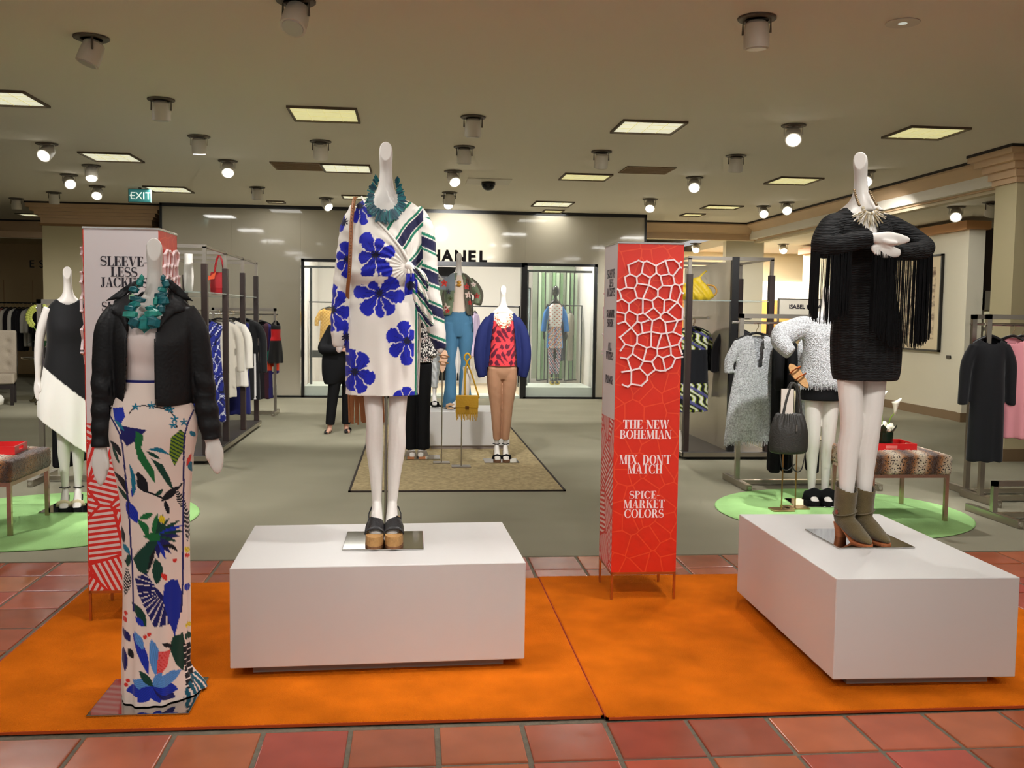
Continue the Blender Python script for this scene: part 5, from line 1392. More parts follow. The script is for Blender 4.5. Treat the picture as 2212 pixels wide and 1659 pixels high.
# bone necklace
nk = bpy.data.objects.new('necklace', None); link(nk, mq)
m_bone = [mat('bone_%d' % i, c, .45) for i, c in enumerate(((214, 204, 184), (196, 182, 152), (228, 220, 206), (176, 156, 118)))]
m_bead = mat('bead_brass', (150, 128, 96), .3, metal=.6)
for pts in (((1838, 412), (1842, 424), (1846, 434), (1851, 444)), ((1874, 414), (1880, 424), (1886, 434), (1891, 442))):
    for r in catmull([(*PXr(*p), 0) for p in pts], 9):
        b = MB(); b.ball((0, 0, 0), (.0068, .0068, .0062), 10, 6); o = b.build('bead', m_bead, nk, smooth=True); o.location = W(r[0], -.05 - .04 * float(smoothstep(1.68, 1.58, r[1])), r[1])
cxn, _, czn = W(PXr(1876, 455)[0], -.1, PXr(1876, 455)[1])
kk = 0
for row, (n_, L0, off) in enumerate(((15, .052, .028), (13, .034, .016))):
    for i in range(n_):
        a = math.radians(-162 + 148 * i / (n_ - 1)) + random.uniform(-.05, .05)
        L = L0 * random.uniform(.8, 1.2) * (1.15 - .35 * abs(i / (n_ - 1) - .5) * 2)
        p0 = (cxn + math.cos(a) * (.030 + off * .6), -.098 - .006 * row, czn + math.sin(a) * (.012 + off * .5)); p1 = (p0[0] + math.cos(a) * L, p0[1] - .006, p0[2] + math.sin(a) * L)
        bb = MB(); bb.tube([p0, [(p0[k] + p1[k]) / 2 for k in range(3)], p1], [(.0045, .003), (.006, .004), (.003, .0025)], 6); bb.build('bone_stick', m_bone[kk % 4], nk); kk += 1
for i in range(12):
    a = math.radians(-170 + 165 * i / 11); bb = MB(); bb.ball((0, 0, 0), (random.uniform(.008, .012), .008, random.uniform(.008, .011)), 7, 4); bb.v = [(p[0] * random.uniform(.8, 1.2), p[1], p[2] * random.uniform(.8, 1.2)) for p in bb.v]
    o = bb.build('chip', m_bone[(i * 3 + 1) % 4], nk); o.location = (cxn + math.cos(a) * .036, -.104, czn + .012 + math.sin(a) * .026)
# olive suede ankle boots
m_suede = mat('olive_suede', (96, 82, 52), .9, spec=.15, var=(14, .14), bump=(300, .35), sheen=.35)
m_heel = mat('stacked_heel', (182, 106, 62), .55, var=(40, .1, (1, 1, 8)))
def boot(xl):
    s = bpy.data.objects.new('ankle_boot', None); link(s, mq); s.matrix_local = LM @ Matrix.Translation((xl, 0, 0))
    b = MB()
    rowsz = [(.075, .022, .042, .05), (.10, .024, .046, .056), (.14, .022, .048, .057), (.19, .018, .050, .058), (.24, .014, .052, .060), (.268, .012, .053, .062)]
    srings(b, [(z, 0, cy, rx, ry) for z, cy, rx, ry in rowsz], 24, 24)
    stube(b, [(0, .055, .10), (0, .02, .085), (0, -.04, .06), (0, -.10, .036), (0, -.15, .024), (0, -.182, .014)], [(.034, .036), (.041, .05), (.042, .042), (.040, .03), (.030, .018), (.010, .007)], 30, 18)
    V, F, N = union(b, .005, 4)
    V[:, 2] = np.maximum(V[:, 2], np.interp(V[:, 1], [-.19, -.09, .0, .06], [.006, .006, .055, .07]))
    V += N * (np.sin(V[:, 2] * 120 + V[:, 1] * 20) * .0012 * ((V[:, 2] > .09) & (V[:, 2] < .15)))[:, None]
    V, F, _ = cut_faces(V, F, lambda a, b_, c: c > .248 + .34 * (b_ - .012))
    o = meshobj('upper', V, F, m_suede, s); solid(o, .004)
    b = MB(); b.loft([[(rx_ * math.cos(a), .048 + ry_ * math.sin(a), z) for a in [2 * PI * i / 20 for i in range(20)]] for z, rx_, ry_ in ((0, .026, .024), (.03, .028, .027), (.068, .035, .036))]); b.build('block_heel', m_heel, s, auto=40)
    b = MB()
    L = [(-.186, .010), (-.165, .028), (-.13, .038), (-.09, .042), (-.04, .038), (.0, .034), (.04, .034)]
    zs = lambda y: float(np.interp(y, [-.19, -.09, 0, .06], [.0, .0, .05, .066]))
    R = [[(-w_, y_, zs(y_)), (w_, y_, zs(y_)), (w_, y_, zs(y_) + .007), (-w_, y_, zs(y_) + .007)] for y_, w_ in L]
    b.loft(R); b.build('sole', m_heel, s)
    b = MB(); b.tube([(.0485 * math.cos(a), .02 + .056 * math.sin(a), .125 + .012 * math.cos(a)) for a in [2 * PI * i / 24 for i in range(25)]], [(.002, .008)] * 25, 6, up=(1, 0, 0)); b.build('strap', m_suede, s)
    b = MB(); b.cyl((-.05, .012, .128), .011, .006, 12, 'X'); b.build('buckle', m_steel, s)
boot(-.05); boot(.05)
# ================================================================== MANNEQUINS FARTHER BACK
def cloth(parent, name, torso, sleeves=(), m=None, colfn=None, voxel=.008, cut=None, disp=None, sm=3, p=2.0, extra=None):
    b = MB(); srings(b, torso, 32, 40, p)
    for pts, rad in sleeves: stube(b, pts, rad, 24, 14)
    if extra: extra(b)
    V, F, N = union(b, voxel, sm)
    if disp is not None: V = V + N * disp(V[:, 0], V[:, 1], V[:, 2])[:, None]
    col = colfn(V[:, 0], V[:, 1], V[:, 2], N) if colfn else None
    if cut is not None:
        V, F, u = cut_faces(V, F, cut)
        if col is not None: col = col[u]
    o = meshobj(name, V, F, m or m_cloth, parent, col)
    if cut is not None: solid(o, .004)
    return o
def egg(parent, dz=0.0, heel=.08, arms=True, m=None, legs=((-.06, -.05, -.045), (.06, .05, .045)), voxel=.008, yaw=0.0, leg_r=(.068, .055, .046, .046, .036, .024), armw=1.0, foot=True):
    b = MB(); head_at(b, dz, 0, 0, yaw, 1.06); srings(b, [(z + dz, x, y, rx * .9, ry * .86) for z, x, y, rx, ry in TORSO[1:]], 28, 36)
    for l in legs: leg_shape(b, *l, heel, .92, r=leg_r, foot=foot)
    if arms:
        for s in (-1, 1):
            stube(b, [(s * .13, 0, 1.52 + dz), (s * .18 * armw, .0, 1.35 + dz), (s * .20 * armw, -.005, 1.18 + dz), (s * .205 * armw, -.03, 1.0 + dz)], [.042, .036, .03, .018], 22, 12)
            hand_mitten(b, (s * .205 * armw, -.03, .99 + dz), (s * .205 * armw, -.06, .83 + dz), .02, 1, thumb=(-s * .6, -.6, 0))
    return finish_body(b, parent, voxel=voxel, head=dict(dz=dz, yaw=yaw), m=m, sm=4)
def heel_shoe(parent, xa, y=0.0, heel=.08, m=None, m_sole=None, strap=True, z0=.008, rz=0.0, toe=True, plat=.012, m_strap=None):
    s = bpy.data.objects.new('heeled_sandal', None); link(s, parent); s.location = (xa, y, z0); s.rotation_euler = (0, 0, rz)
    zs = lambda yy: float(np.interp(yy, [-.16, -.07, .0, .05], [0, 0, heel * .55, heel * .78]))
    b = MB(); b.loft([[(-w_, yy, zs(yy)), (w_, yy, zs(yy)), (w_, yy, zs(yy) + plat), (-w_, yy, zs(yy) + plat)] for yy, w_ in ((-.155, .018), (-.135, .034), (-.09, .040), (-.04, .034), (.0, .028), (.05, .028))]); b.build('sole', m_sole or m, s)
    b = MB(); b.tube([(0, .036, 0), (0, .03, heel * .76)], [.011, .024], 10); b.build('heel', m_sole or m, s)
    if toe:
        b = MB(); b.tube([(-.04, -.085, plat), (-.033, -.09, .03 + plat), (0, -.095, .04 + plat), (.033, -.09, .03 + plat), (.04, -.085, plat)], [(.018, .004)] * 5, 8, up=(0, 1, 0)); b.build('toe_band', m, s, smooth=True)
    if strap:
        b = MB(); b.tube([(.032 * math.cos(a), .02 + .036 * math.sin(a), heel + .075) for a in [2 * PI * i / 16 for i in range(17)]], [(.003, .010)] * 17, 6, up=(1, 0, 0)); b.build('ankle_strap', m_strap or m, s)
    return s
m_blk = mat('black_cloth', (16, 16, 18), .8, spec=.2)
m_wht = mat('white_cloth', (236, 232, 224), .7)

# --- black and white asymmetric dress, far left
mq = thing('mannequin', 'white mannequin in sleeveless black and white asymmetric dress beside the left fur bench', 'mannequin', (-2.585, 7.66, .016), .22)
b = MB(); b.M = Matrix.Rotation(-.22, 4, 'Z'); b.bx(-.19, .20, -.16, .2, 0, .008); b.build('base_plate', m_mirror, mq)
egg(mq, .01, .085, voxel=.007, armw=1.05)
def bw(x, y, z, N):
    c = paint(len(x), (16, 16, 18)); c[z < 1.11 - .86 * (x + .19)] = lin((240, 238, 228)); return c
cloth(mq, 'dress', [(.40, .03, 0, .27, .16), (.60, .02, 0, .255, .16), (.80, .0, 0, .232, .155), (.95, 0, 0, .205, .145), (1.1, 0, 0, .178, .13), (1.25, 0, 0, .155, .115), (1.38, 0, -.006, .152, .118), (1.48, 0, 0, .148, .092), (1.545, 0, .002, .135, .068), (1.585, 0, .003, .10, .058), (1.60, 0, .003, .085, .055)], colfn=bw, voxel=.007,
      cut=lambda a, b_, c: (c < .615 - .80 * (a + .09)) | ((c > 1.583 + .5 * np.abs(a)) | (c > 1.56 + 6 * a * a) & (np.abs(a) < .09) & (b_ < .03)),
      disp=lambda x, y, z: np.sin(x * 34 + 1) * .012 * smoothstep(1.0, .6, z))
for s in (-1, 1): heel_shoe(mq, s * .048, 0, .085, mat('cream_leather', (226, 206, 172), .5), m_blk, True, .008, plat=.028, m_strap=m_blk)

# --- navy cocoon cardigan over printed top
mq = thing('mannequin', 'white mannequin in navy cardigan, red print top and tan trousers on the sisal rug', 'mannequin', (.925, 10.08, .014))
base_plate(mq, .36, .3, 0, .0)
egg(mq, 0, .1, arms=False, voxel=.008)
m_tan_c = mat('tan_satin', (178, 134, 104), .45, spec=.35)
def legs_x(b):
    for s in (-1, 1): stube(b, [(s * .075, 0, .98), (s * .072, 0, .80), (s * .058, -.005, .58), (s * .05, 0, .40), (s * .045, .008, .26), (s * .044, .012, .235)], [(.088, .10), (.082, .09), (.062, .066), (.052, .058), (.042, .048), (.041, .046)], 30, 16)
cloth(mq, 'trousers', [(.86, 0, 0, .11, .085), (.92, 0, 0, .145, .105), (.98, 0, 0, .155, .11), (1.06, 0, 0, .14, .10)], m=m_tan_c, voxel=.008, extra=legs_x, disp=lambda x, y, z: np.sin(z * 70 + x * 40) * .0007)
def redprint(x, y, z, N):
    c = paint(len(x), (224, 62, 70)); s = np.sin(x * 62 + 1.6 * np.sin(z * 24)) * np.sin(z * 52 + 2.2 * np.sin(x * 30)); c[s > .05] = lin((92, 22, 44)); return c
cloth(mq, 'print_top', [(.995, .0, 0, .158, .125), (1.1, 0, 0, .15, .12), (1.25, 0, 0, .138, .11), (1.4, 0, -.006, .14, .115), (1.48, 0, 0, .135, .09), (1.53, 0, 0, .12, .07)], colfn=redprint, voxel=.008, cut=lambda a, b_, c: (c > 1.40 + .75 * np.abs(a)) & (b_ < 0) | (c > 1.525) | (c < 1.0))
m_navy = mat('navy_knit', (30, 38, 88), .8, spec=.2)
cd = cloth(mq, 'cardigan', [(.90, .0, .02, .20, .13), (1.0, 0, .015, .215, .14), (1.2, 0, .01, .20, .135), (1.4, 0, 0, .175, .125), (1.48, 0, 0, .16, .10), (1.53, 0, .002, .14, .075), (1.555, 0, .004, .11, .06)],
      [([(-.13, 0, 1.49), (-.20, 0, 1.36), (-.235, -.01, 1.18), (-.235, -.02, 1.02), (-.215, -.03, .88)], [.05, .062, .062, .055, .035]), ([(.13, 0, 1.49), (.20, 0, 1.36), (.238, -.01, 1.18), (.238, -.02, 1.02), (.222, -.03, .88)], [.05, .062, .062, .055, .035])],
      m=m_navy, voxel=.008, cut=lambda a, b_, c: ((np.abs(a + .0) < np.interp(c, [.85, 1.0, 1.3, 1.5, 1.6], [.17, .15, .125, .10, .09])) & (b_ < .02)) | (c > 1.55) | ((c < .99) & (np.abs(a) < .165)))
nk = bpy.data.objects.new('necklace', None); link(nk, mq)
for k, (rw, rh) in enumerate(((.062, .10), (.075, .125), (.09, .15))):
    for i in range(18):
        a = PI + PI * i / 17
        b = MB(); b.ball((0, 0, 0), .009, 8, 5); o = b.build('bead', mat('ivory_bead', (240, 226, 190), .35) if (i + k) % 4 else mat('coral_bead', (226, 120, 80), .4), nk, smooth=True)
        o.location = (rw * math.cos(a), -.105 - .012 * abs(math.sin(a)) - .002 * k, 1.545 + rh * math.sin(a))
for s in (-1, 1): heel_shoe(mq, s * .048, 0, .1, m_blk, mat('brown_sole', (110, 76, 50), .6), True, .008, plat=.026)

# --- jeans and floral jacket on the small plinth
mq = thing('mannequin', 'white mannequin in floral jacket and flared blue jeans on the small plinth', 'mannequin', (.525, 11.4, .44))
base_plate(mq, .34, .3, .05, 0)
egg(mq, -.015, .08, arms=False, voxel=.009)
m_denim = mat('denim', (72, 116, 146), .8, spec=.2, var=(9, .12, (1, 1, .3)), bump=(300, .2))
def jl(b):
    for s in (-1, 1): stube(b, [(s * .085, 0, 1.0), (s * .088, 0, .82), (s * .078, 0, .55), (s * .082, 0, .30), (s * .09, .0, .10), (s * .094, .0, .015)], [(.094, .105), (.09, .098), (.066, .07), (.066, .07), (.080, .09), (.086, .098)], 30, 16)
cloth(mq, 'jeans', [(.84, 0, 0, .12, .085), (.92, 0, 0, .16, .108), (1.03, 0, 0, .17, .11), (1.10, 0, 0, .15, .10), (1.17, 0, 0, .135, .092)], m=m_denim, voxel=.009, extra=jl)
cloth(mq, 'blouse', [(1.12, 0, 0, .128, .10), (1.3, 0, 0, .125, .10), (1.42, 0, 0, .13, .1), (1.5, 0, 0, .12, .08), (1.555, 0, 0, .07, .06)], m=mat('blush_silk', (226, 204, 186), .5), voxel=.009)
def floral(x, y, z, N):
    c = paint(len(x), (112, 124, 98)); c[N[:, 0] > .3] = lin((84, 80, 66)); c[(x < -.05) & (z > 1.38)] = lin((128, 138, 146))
    for fx, fz, r, k in ((-.17, 1.46, .04, (206, 62, 52)), (-.15, 1.18, .05, (228, 206, 190)), (.09, 1.42, .035, (196, 60, 56)), (.11, 1.33, .04, (226, 200, 186)), (.13, 1.24, .03, (188, 50, 48)), (.17, 1.45, .03, (220, 200, 190)), (.21, 1.32, .035, (170, 60, 56)), (-.12, 1.36, .03, (70, 74, 90)), (-.1, 1.28, .03, (84, 96, 60)), (.2, 1.2, .03, (220, 206, 196)), (-.13, 1.14, .028, (196, 50, 46)), (.1, 1.5, .025, (84, 60, 50)), (.15, 1.15, .03, (70, 66, 50))):
        rr = np.hypot(x - fx, z - fz); a = np.arctan2(z - fz, x - fx); c[rr < r * (.8 + .25 * np.sin(a * 5))] = lin(k); c[rr < r * .2] = lin((150, 40, 40)) if k[0] > 215 else lin((60, 30, 30))
    return c
cloth(mq, 'floral_jacket', [(1.09, 0, 0, .18, .13), (1.16, 0, 0, .178, .13), (1.3, 0, 0, .16, .125), (1.42, 0, 0, .165, .12), (1.49, 0, 0, .162, .095), (1.545, 0, 0, .12, .07), (1.585, 0, .004, .07, .06)],
      [([(-.12, 0, 1.50), (-.18, 0, 1.42), (-.215, 0, 1.32), (-.205, -.03, 1.2)], [.05, .058, .055, .05]), ([(.12, 0, 1.50), (.19, 0, 1.42), (.235, 0, 1.33), (.22, -.02, 1.22)], [.05, .062, .058, .05])],
      colfn=floral, voxel=.008, cut=lambda a, b_, c: ((np.abs(a - .005) < np.interp(c, [1.08, 1.12, 1.3, 1.45, 1.56], [.11, .085, .062, .058, .03])) & (b_ < 0)) | (c > 1.58) | (c < 1.092))
b = MB(); b.ball((0, -.10, 1.475), (.03, .012, .018), 8, 5); b.ball((0, -.112, 1.44), (.035, .01, .02), 8, 5); V, F, N = union(b, .006, 2); meshobj('pendant', V, F, mat('amber_gold', (196, 140, 50), .35, metal=.4), mq)
b = MB(); b.tube(catmull([(.10, -.10, 1.53), (.12, -.13, 1.4), (.15, -.14, 1.2), (.16, -.12, 1.02), (.17, -.06, .9)], 30), [(.003, .009)] * 30, 6); b.build('bag_strap', m_blk, mq)
for s in (-1, 1): heel_shoe(mq, s * .088, -.03, .06, mat('nude_leather', (206, 170, 134), .5), None, False, .008)

# --- two mannequins mostly hidden behind the floral dress
mq = thing('mannequin', 'white mannequin in wide black trousers and animal print top behind the floral dress', 'mannequin', (.045, 10.32, .014))
base_plate(mq, .36, .3, .07, .02)
egg(mq, 0, .1, arms=False, voxel=.01)
def wl(b):
    for s in (-1, 1): stube(b, [(s * .07, 0, 1.0), (s * .068, 0, .7), (s * .066, 0, .4), (s * .068, 0, .10)], [(.09, .10), (.082, .095), (.074, .09), (.076, .095)], 24, 14)
cloth(mq, 'wide_trousers', [(.95, 0, 0, .15, .105), (1.05, 0, 0, .15, .1), (1.15, 0, 0, .13, .095)], m=m_blk, voxel=.009, extra=wl)
def snake(x, y, z, N):
    c = paint(len(x), (226, 220, 212)); s = np.sin(x * 150 + 2 * np.sin(z * 60)) * np.sin(z * 120 + 2 * np.sin(x * 70)); c[s < .1] = lin((26, 22, 26)); c[(s > .75) & (np.sin(z * 31) > .5)] = lin((130, 46, 50)); return c
cloth(mq, 'print_tunic', [(1.02, .0, -.01, .17, .13), (1.15, 0, 0, .155, .12), (1.3, 0, 0, .14, .11), (1.42, 0, 0, .15, .115), (1.5, 0, 0, .15, .09), (1.56, 0, 0, .09, .06)],
      [([(-.12, 0, 1.5), (-.19, 0, 1.36), (-.2, -.02, 1.2), (-.19, -.06, 1.05)], [.05, .05, .048, .045]), ([(.12, 0, 1.5), (.17, 0, 1.36), (.175, -.02, 1.2), (.16, -.06, 1.08)], [.05, .05, .048, .045])], colfn=snake, voxel=.008)
for s in (-1, 1):
    sh = bpy.data.objects.new('wedge_sandal', None); link(sh, mq); sh.location = (s * .06, 0, .008)
    b = MB(); b.prism([(-.15, 0), (-.15, .02), (-.06, .03), (.05, .10), (.06, .10), (.055, 0)], -.036, .036, 'YZ'); b.build('wedge', mat('tan_wedge', (184, 122, 78), .6), sh)
    b = MB(); b.tube([(-.037, -.09, .02), (-.03, -.09, .06), (.03, -.09, .06), (.037, -.09, .02)], [(.03, .004)] * 4, 8, up=(0, 1, 0)); b.build('toe_band', mat('pewter_leather', (150, 144, 134), .35, metal=.5), sh)
mq = thing('mannequin', 'white mannequin in silver trousers and black scarf print top standing behind the floral dress sleeve', 'mannequin', (.215, 11.62, .44))
base_plate(mq, .3, .26)
egg(mq, 0, .08, arms=True, voxel=.01)
m_silver = mat('silver_foil', (214, 216, 216), .32, metal=.35)
cloth(mq, 'silver_trousers', [(.9, 0, 0, .145, .10), (1.0, 0, 0, .15, .1), (1.1, 0, 0, .13, .095)], m=m_silver, voxel=.01, extra=legs_x, disp=lambda x, y, z: np.sin(z * 60 + x * 90) * .004)
cloth(mq, 'scarf_top', [(.98, .0, 0, .17, .13), (1.1, 0, 0, .155, .12), (1.3, 0, 0, .14, .11), (1.45, 0, 0, .145, .1), (1.54, 0, 0, .1, .07)], colfn=lambda x, y, z, N: np.where((np.sin(x * 120) * np.sin(z * 140) > 0)[:, None], np.array(lin((210, 206, 210))), np.array(lin((34, 30, 36)))), voxel=.009)
for s in (-1, 1): heel_shoe(mq, s * .048, 0, .08, m_blk, None, False, .008)

# --- grey tweed tunic mannequin on the right green rug
mq = thing('mannequin', 'white mannequin in grey boucle tunic and black mini skirt beside the dark bucket bag', 'mannequin', (3.365, 7.72, .016), -.12)
base_plate(mq, .4, .36, -.04, -.02)
egg(mq, -.02, .03, arms=False, voxel=.007, legs=((-.07, -.062, -.055), (.07, .062, .055)), leg_r=(.078, .066, .056, .052, .040, .028))
m_boucle = mat('grey_boucle', (196, 198, 200), .95, spec=.1, var=(70, .35), bump=(130, 1.0), sheen=.3)
cloth(mq, 'mini_skirt', [(.862, 0, 0, .172, .132), (.95, 0, 0, .172, .132), (1.05, 0, 0, .15, .115)], m=m_blk, voxel=.008)
tn = cloth(mq, 'boucle_tunic', [(.985, .0, 0, .19, .145), (1.05, 0, 0, .185, .145), (1.15, 0, 0, .175, .135), (1.3, 0, 0, .17, .13), (1.42, 0, 0, .185, .125), (1.49, 0, 0, .17, .095), (1.545, 0, 0, .11, .07), (1.56, 0, 0, .08, .06)],
      [([(-.11, 0, 1.49), (-.22, 0, 1.45), (-.34, -.03, 1.39), (-.37, -.08, 1.33), (-.30, -.13, 1.25)], [.06, .095, .10, .08, .055]), ([(.11, 0, 1.49), (.2, 0, 1.40), (.24, -.02, 1.28), (.22, -.06, 1.18)], [.06, .08, .075, .06])],
      m=m_boucle, voxel=.008, disp=lambda x, y, z: np.sin(x * 26 + z * 8) * .006)
b = MB()
for i in range(120):
    a = 2 * PI * i / 120; x0, y0 = .188 * math.cos(a), .144 * math.sin(a)
    b.tube([(x0, y0, 1.005), (x0 * 1.03, y0 * 1.03, .985), (x0 * random.uniform(1.0, 1.06), y0 * 1.04, .952 + random.uniform(-.01, .01))], [.0035, .003, .002], 4)
b.build('frayed_hem', m_boucle, tn)['kind'] = 'stuff'
for s in (-1, 1):
    sh = bpy.data.objects.new('platform_slide', None); link(sh, mq); sh.location = (s * .057, -.02, .008)
    b = MB(); b.loft([[(.05 * math.cos(a), -.02 + .12 * math.sin(a), z) for a in [2 * PI * i / 20 for i in range(20)]] for z in (0, .03)]); b.build('sole', m_blk, sh)
    b = MB(); b.tube([(-.05, -.05, .03), (-.045, -.05, .07), (0, -.05, .085), (.045, -.05, .07), (.05, -.05, .03)], [(.05, .006)] * 5, 8, up=(0, 1, 0)); b.build('band', m_blk, sh, smooth=True)

# --- black window mannequin in the right display
mq = thing('mannequin', 'glossy black mannequin in white printed dress with blue sleeves in the right display window', 'mannequin', (2.74, 18.75, .215))
egg(mq, .02, .06, arms=True, m=mat('black_gloss'), voxel=.011, armw=1.05)
b = MB(); b.ball((0, -.01, 1.80), (.075, .085, .105), 20, 14); o = b.build('head', mat('black_gloss'), mq, smooth=True)
def winp(x, y, z, N):
    c = paint(len(x), (238, 236, 232)); s = np.sin(x * 160) * np.sin(z * 60 + x * 90)
    k = z < 1.12; c[k & (s > .3)] = lin((200, 70, 60)); c[k & (s < -.3)] = lin((70, 110, 180)); c[k & (np.abs(s) < .08)] = lin((190, 180, 60))
    k2 = (z > 1.12) & (np.sin(x * 70) * np.sin(z * 80) > .7); c[k2] = lin((196, 90, 60)); c[(np.abs(x) > .135)] = lin((54, 126, 200)); return c
cloth(mq, 'printed_dress', [(.70, 0, 0, .165, .12), (.85, 0, 0, .155, .12), (1.0, 0, 0, .14, .11), (1.12, 0, 0, .12, .09), (1.2, 0, 0, .135, .105), (1.35, 0, 0, .14, .11), (1.48, 0, 0, .145, .09), (1.56, 0, 0, .09, .06)],
      [([(-.12, 0, 1.5), (-.18, 0, 1.36), (-.21, -.01, 1.18), (-.225, -.02, 1.02)], [.05, .052, .05, .055]), ([(.12, 0, 1.5), (.18, 0, 1.36), (.21, -.01, 1.18), (.225, -.02, 1.02)], [.05, .052, .05, .055])], colfn=winp, voxel=.009)
def legs_y(b):
    for s in (-1, 1): stube(b, [(s * .07, 0, .9), (s * .066, 0, .6), (s * .055, 0, .35), (s * .05, 0, .2)], [.078, .062, .052, .042], 20, 12)
cloth(mq, 'print_leggings', [(.85, 0, 0, .13, .1), (.95, 0, 0, .13, .1)], colfn=lambda x, y, z, N: np.where((np.sin(x * 130) * np.sin(z * 110) > .1)[:, None], np.array(lin((196, 190, 196))), np.where((np.sin(z * 37 + x * 80) > .3)[:, None], np.array(lin((170, 80, 90))), np.array(lin((60, 70, 110))))), voxel=.009, extra=legs_y)
for s in (-1, 1): heel_shoe(mq, s * .05, 0, .05, mat('yellow_leather', (214, 190, 70), .5), None, True, .0)

# ================================================================== PERSON behind the floral dress
pp = thing('person', 'person in black coat, black trousers and dark flats standing behind the floral dress', 'person', (-.88, 12.55, .004))
m_skin = mat('skin', (206, 156, 132), .55); m_hair = mat('dark_hair', (40, 28, 22), .6)
b = MB()
srings(b, [(.86, 0, 0, .15, .11), (.95, 0, 0, .16, .115), (1.05, 0, 0, .14, .1), (1.2, 0, 0, .14, .1), (1.32, 0, 0, .165, .11), (1.38, 0, 0, .15, .085), (1.41, 0, 0, .07, .06), (1.46, 0, 0, .05, .05)], 24, 30)
b.ball((0, -.015, 1.555), (.075, .092, .112), 18, 12)
b.ball((0, -.107, 1.545), (.014, .018, .02), 8, 6)
for s in (-1, 1): b.ball((s * .076, 0, 1.55), (.012, .02, .03), 8, 6)
stube(b, [(-.06, 0, .9), (-.13, .0, .5), (-.17, .02, .1), (-.17, .02, .03)], [.075, .055, .034, .03], 24, 12); stube(b, [(-.17, .02, .05), (-.185, -.06, .03), (-.20, -.13, .02)], [.03, .03, .02], 10, 10)
stube(b, [(.07, .06, .9), (.045, .08, .5), (.03, .12, .1), (.03, .12, .03)], [.075, .055, .034, .03], 24, 12); stube(b, [(.03, .12, .05), (.045, .05, .03), (.07, -.02, .02)], [.03, .03, .02], 10, 10)
for s in (-1, 1):
    stube(b, [(s * .15, 0, 1.34), (s * .2, .01, 1.2), (s * .215, -.02, 1.06)], [.045, .04, .034], 16, 10)
stube(b, [(-.215, -.02, 1.06), (-.12, -.14, 1.07), (.0, -.18, 1.08)], [.034, .03, .022], 14, 10)
for i in range(4): stube(b, [(.0, -.18, 1.095 - .012 * i), (.03, -.188, 1.092 - .012 * i), (.055 - .004 * i, -.18, 1.085 - .013 * i)], [.009, .008, .006], 8, 8)
stube(b, [(-.01, -.185, 1.1), (.012, -.2, 1.115), (.03, -.2, 1.12)], [.009, .009, .006], 8, 8)
stube(b, [(.215, -.02, 1.06), (.2, -.08, .95), (.19, -.1, .87)], [.032, .026, .018], 14, 10)
for i in range(4): stube(b, [(.19, -.115 + .011 * i, .86), (.188, -.118 + .011 * i, .82), (.186, -.112 + .011 * i, .785 + .006 * i)], [.009, .008, .006], 8, 8)
V, F, N = union(b, .007, 3); meshobj('body', V, F, m_skin, pp)
for s in (-1, 1):
    b = MB(); b.ball((s * .03, -.098, 1.565), (.013, .008, .007), 8, 6); b.build('eye', mat('eye', (40, 30, 26), .3), pp)
b = MB(); b.ball((0, -.088, 1.495), (.024, .012, .006), 8, 6); b.build('mouth', mat('lips', (168, 84, 78), .5), pp)
b = MB(); srings(b, [(1.36, 0, .06, .09, .05), (1.45, 0, .045, .10, .07), (1.56, 0, .03, .092, .085), (1.64, 0, .005, .08, .09), (1.68, 0, 0, .04, .05)], 20, 20); V, F, N = union(b, .01, 3); meshobj('hair', V, F, m_hair, pp)
def pl(b):
    stube(b, [(-.065, 0, .92), (-.10, 0, .7), (-.135, .01, .45), (-.17, .02, .11)], [(.10, .11), (.085, .095), (.07, .08), (.058, .066)], 24, 14); stube(b, [(.07, .05, .92), (.06, .07, .7), (.045, .09, .45), (.03, .12, .11)], [(.10, .11), (.085, .095), (.07, .08), (.058, .066)], 24, 14)
cloth(pp, 'trousers', [(.86, 0, .02, .165, .13), (.95, 0, .01, .17, .13), (1.04, 0, 0, .15, .11)], m=m_blk, voxel=.01, extra=pl)
cloth(pp, 'coat', [(.63, -.14, .02, .10, .12), (.75, -.10, .02, .17, .14), (.95, -.06, .01, .21, .15), (1.1, -.03, 0, .2, .14), (1.25, 0, 0, .19, .13), (1.36, 0, 0, .17, .10), (1.42, 0, 0, .08, .07)],
      [([(-.13, 0, 1.36), (-.21, .01, 1.2), (-.25, -.03, 1.08), (-.15, -.13, 1.07), (-.06, -.17, 1.08)], [.06, .065, .07, .06, .05]), ([(.13, 0, 1.36), (.205, .01, 1.2), (.22, -.03, 1.05), (.2, -.085, .93)], [.06, .06, .055, .045])], m=m_blk, voxel=.01)
for x_, y_ in ((-.195, -.04), (.048, .06)):
    b = MB(); stube(b, [(x_ + .022, y_ + .09, .032), (x_ + .01, y_ + .03, .03), (x_ - .004, y_ - .04, .026), (x_ - .016, y_ - .105, .016)], [(.032, .03), (.036, .03), (.038, .026), (.018, .012)], 20, 14); V, F, N = union(b, .006, 3); V[:, 2] = np.maximum(V[:, 2], 0)
    V, F, _ = cut_faces(V, F, lambda a, b_, c: (c > .034) & (np.hypot(a - (x_ + .008), b_ - (y_ + .03)) < .045)); o = meshobj('flat_shoe', V, F, m_blkl, pp); solid(o, .003)
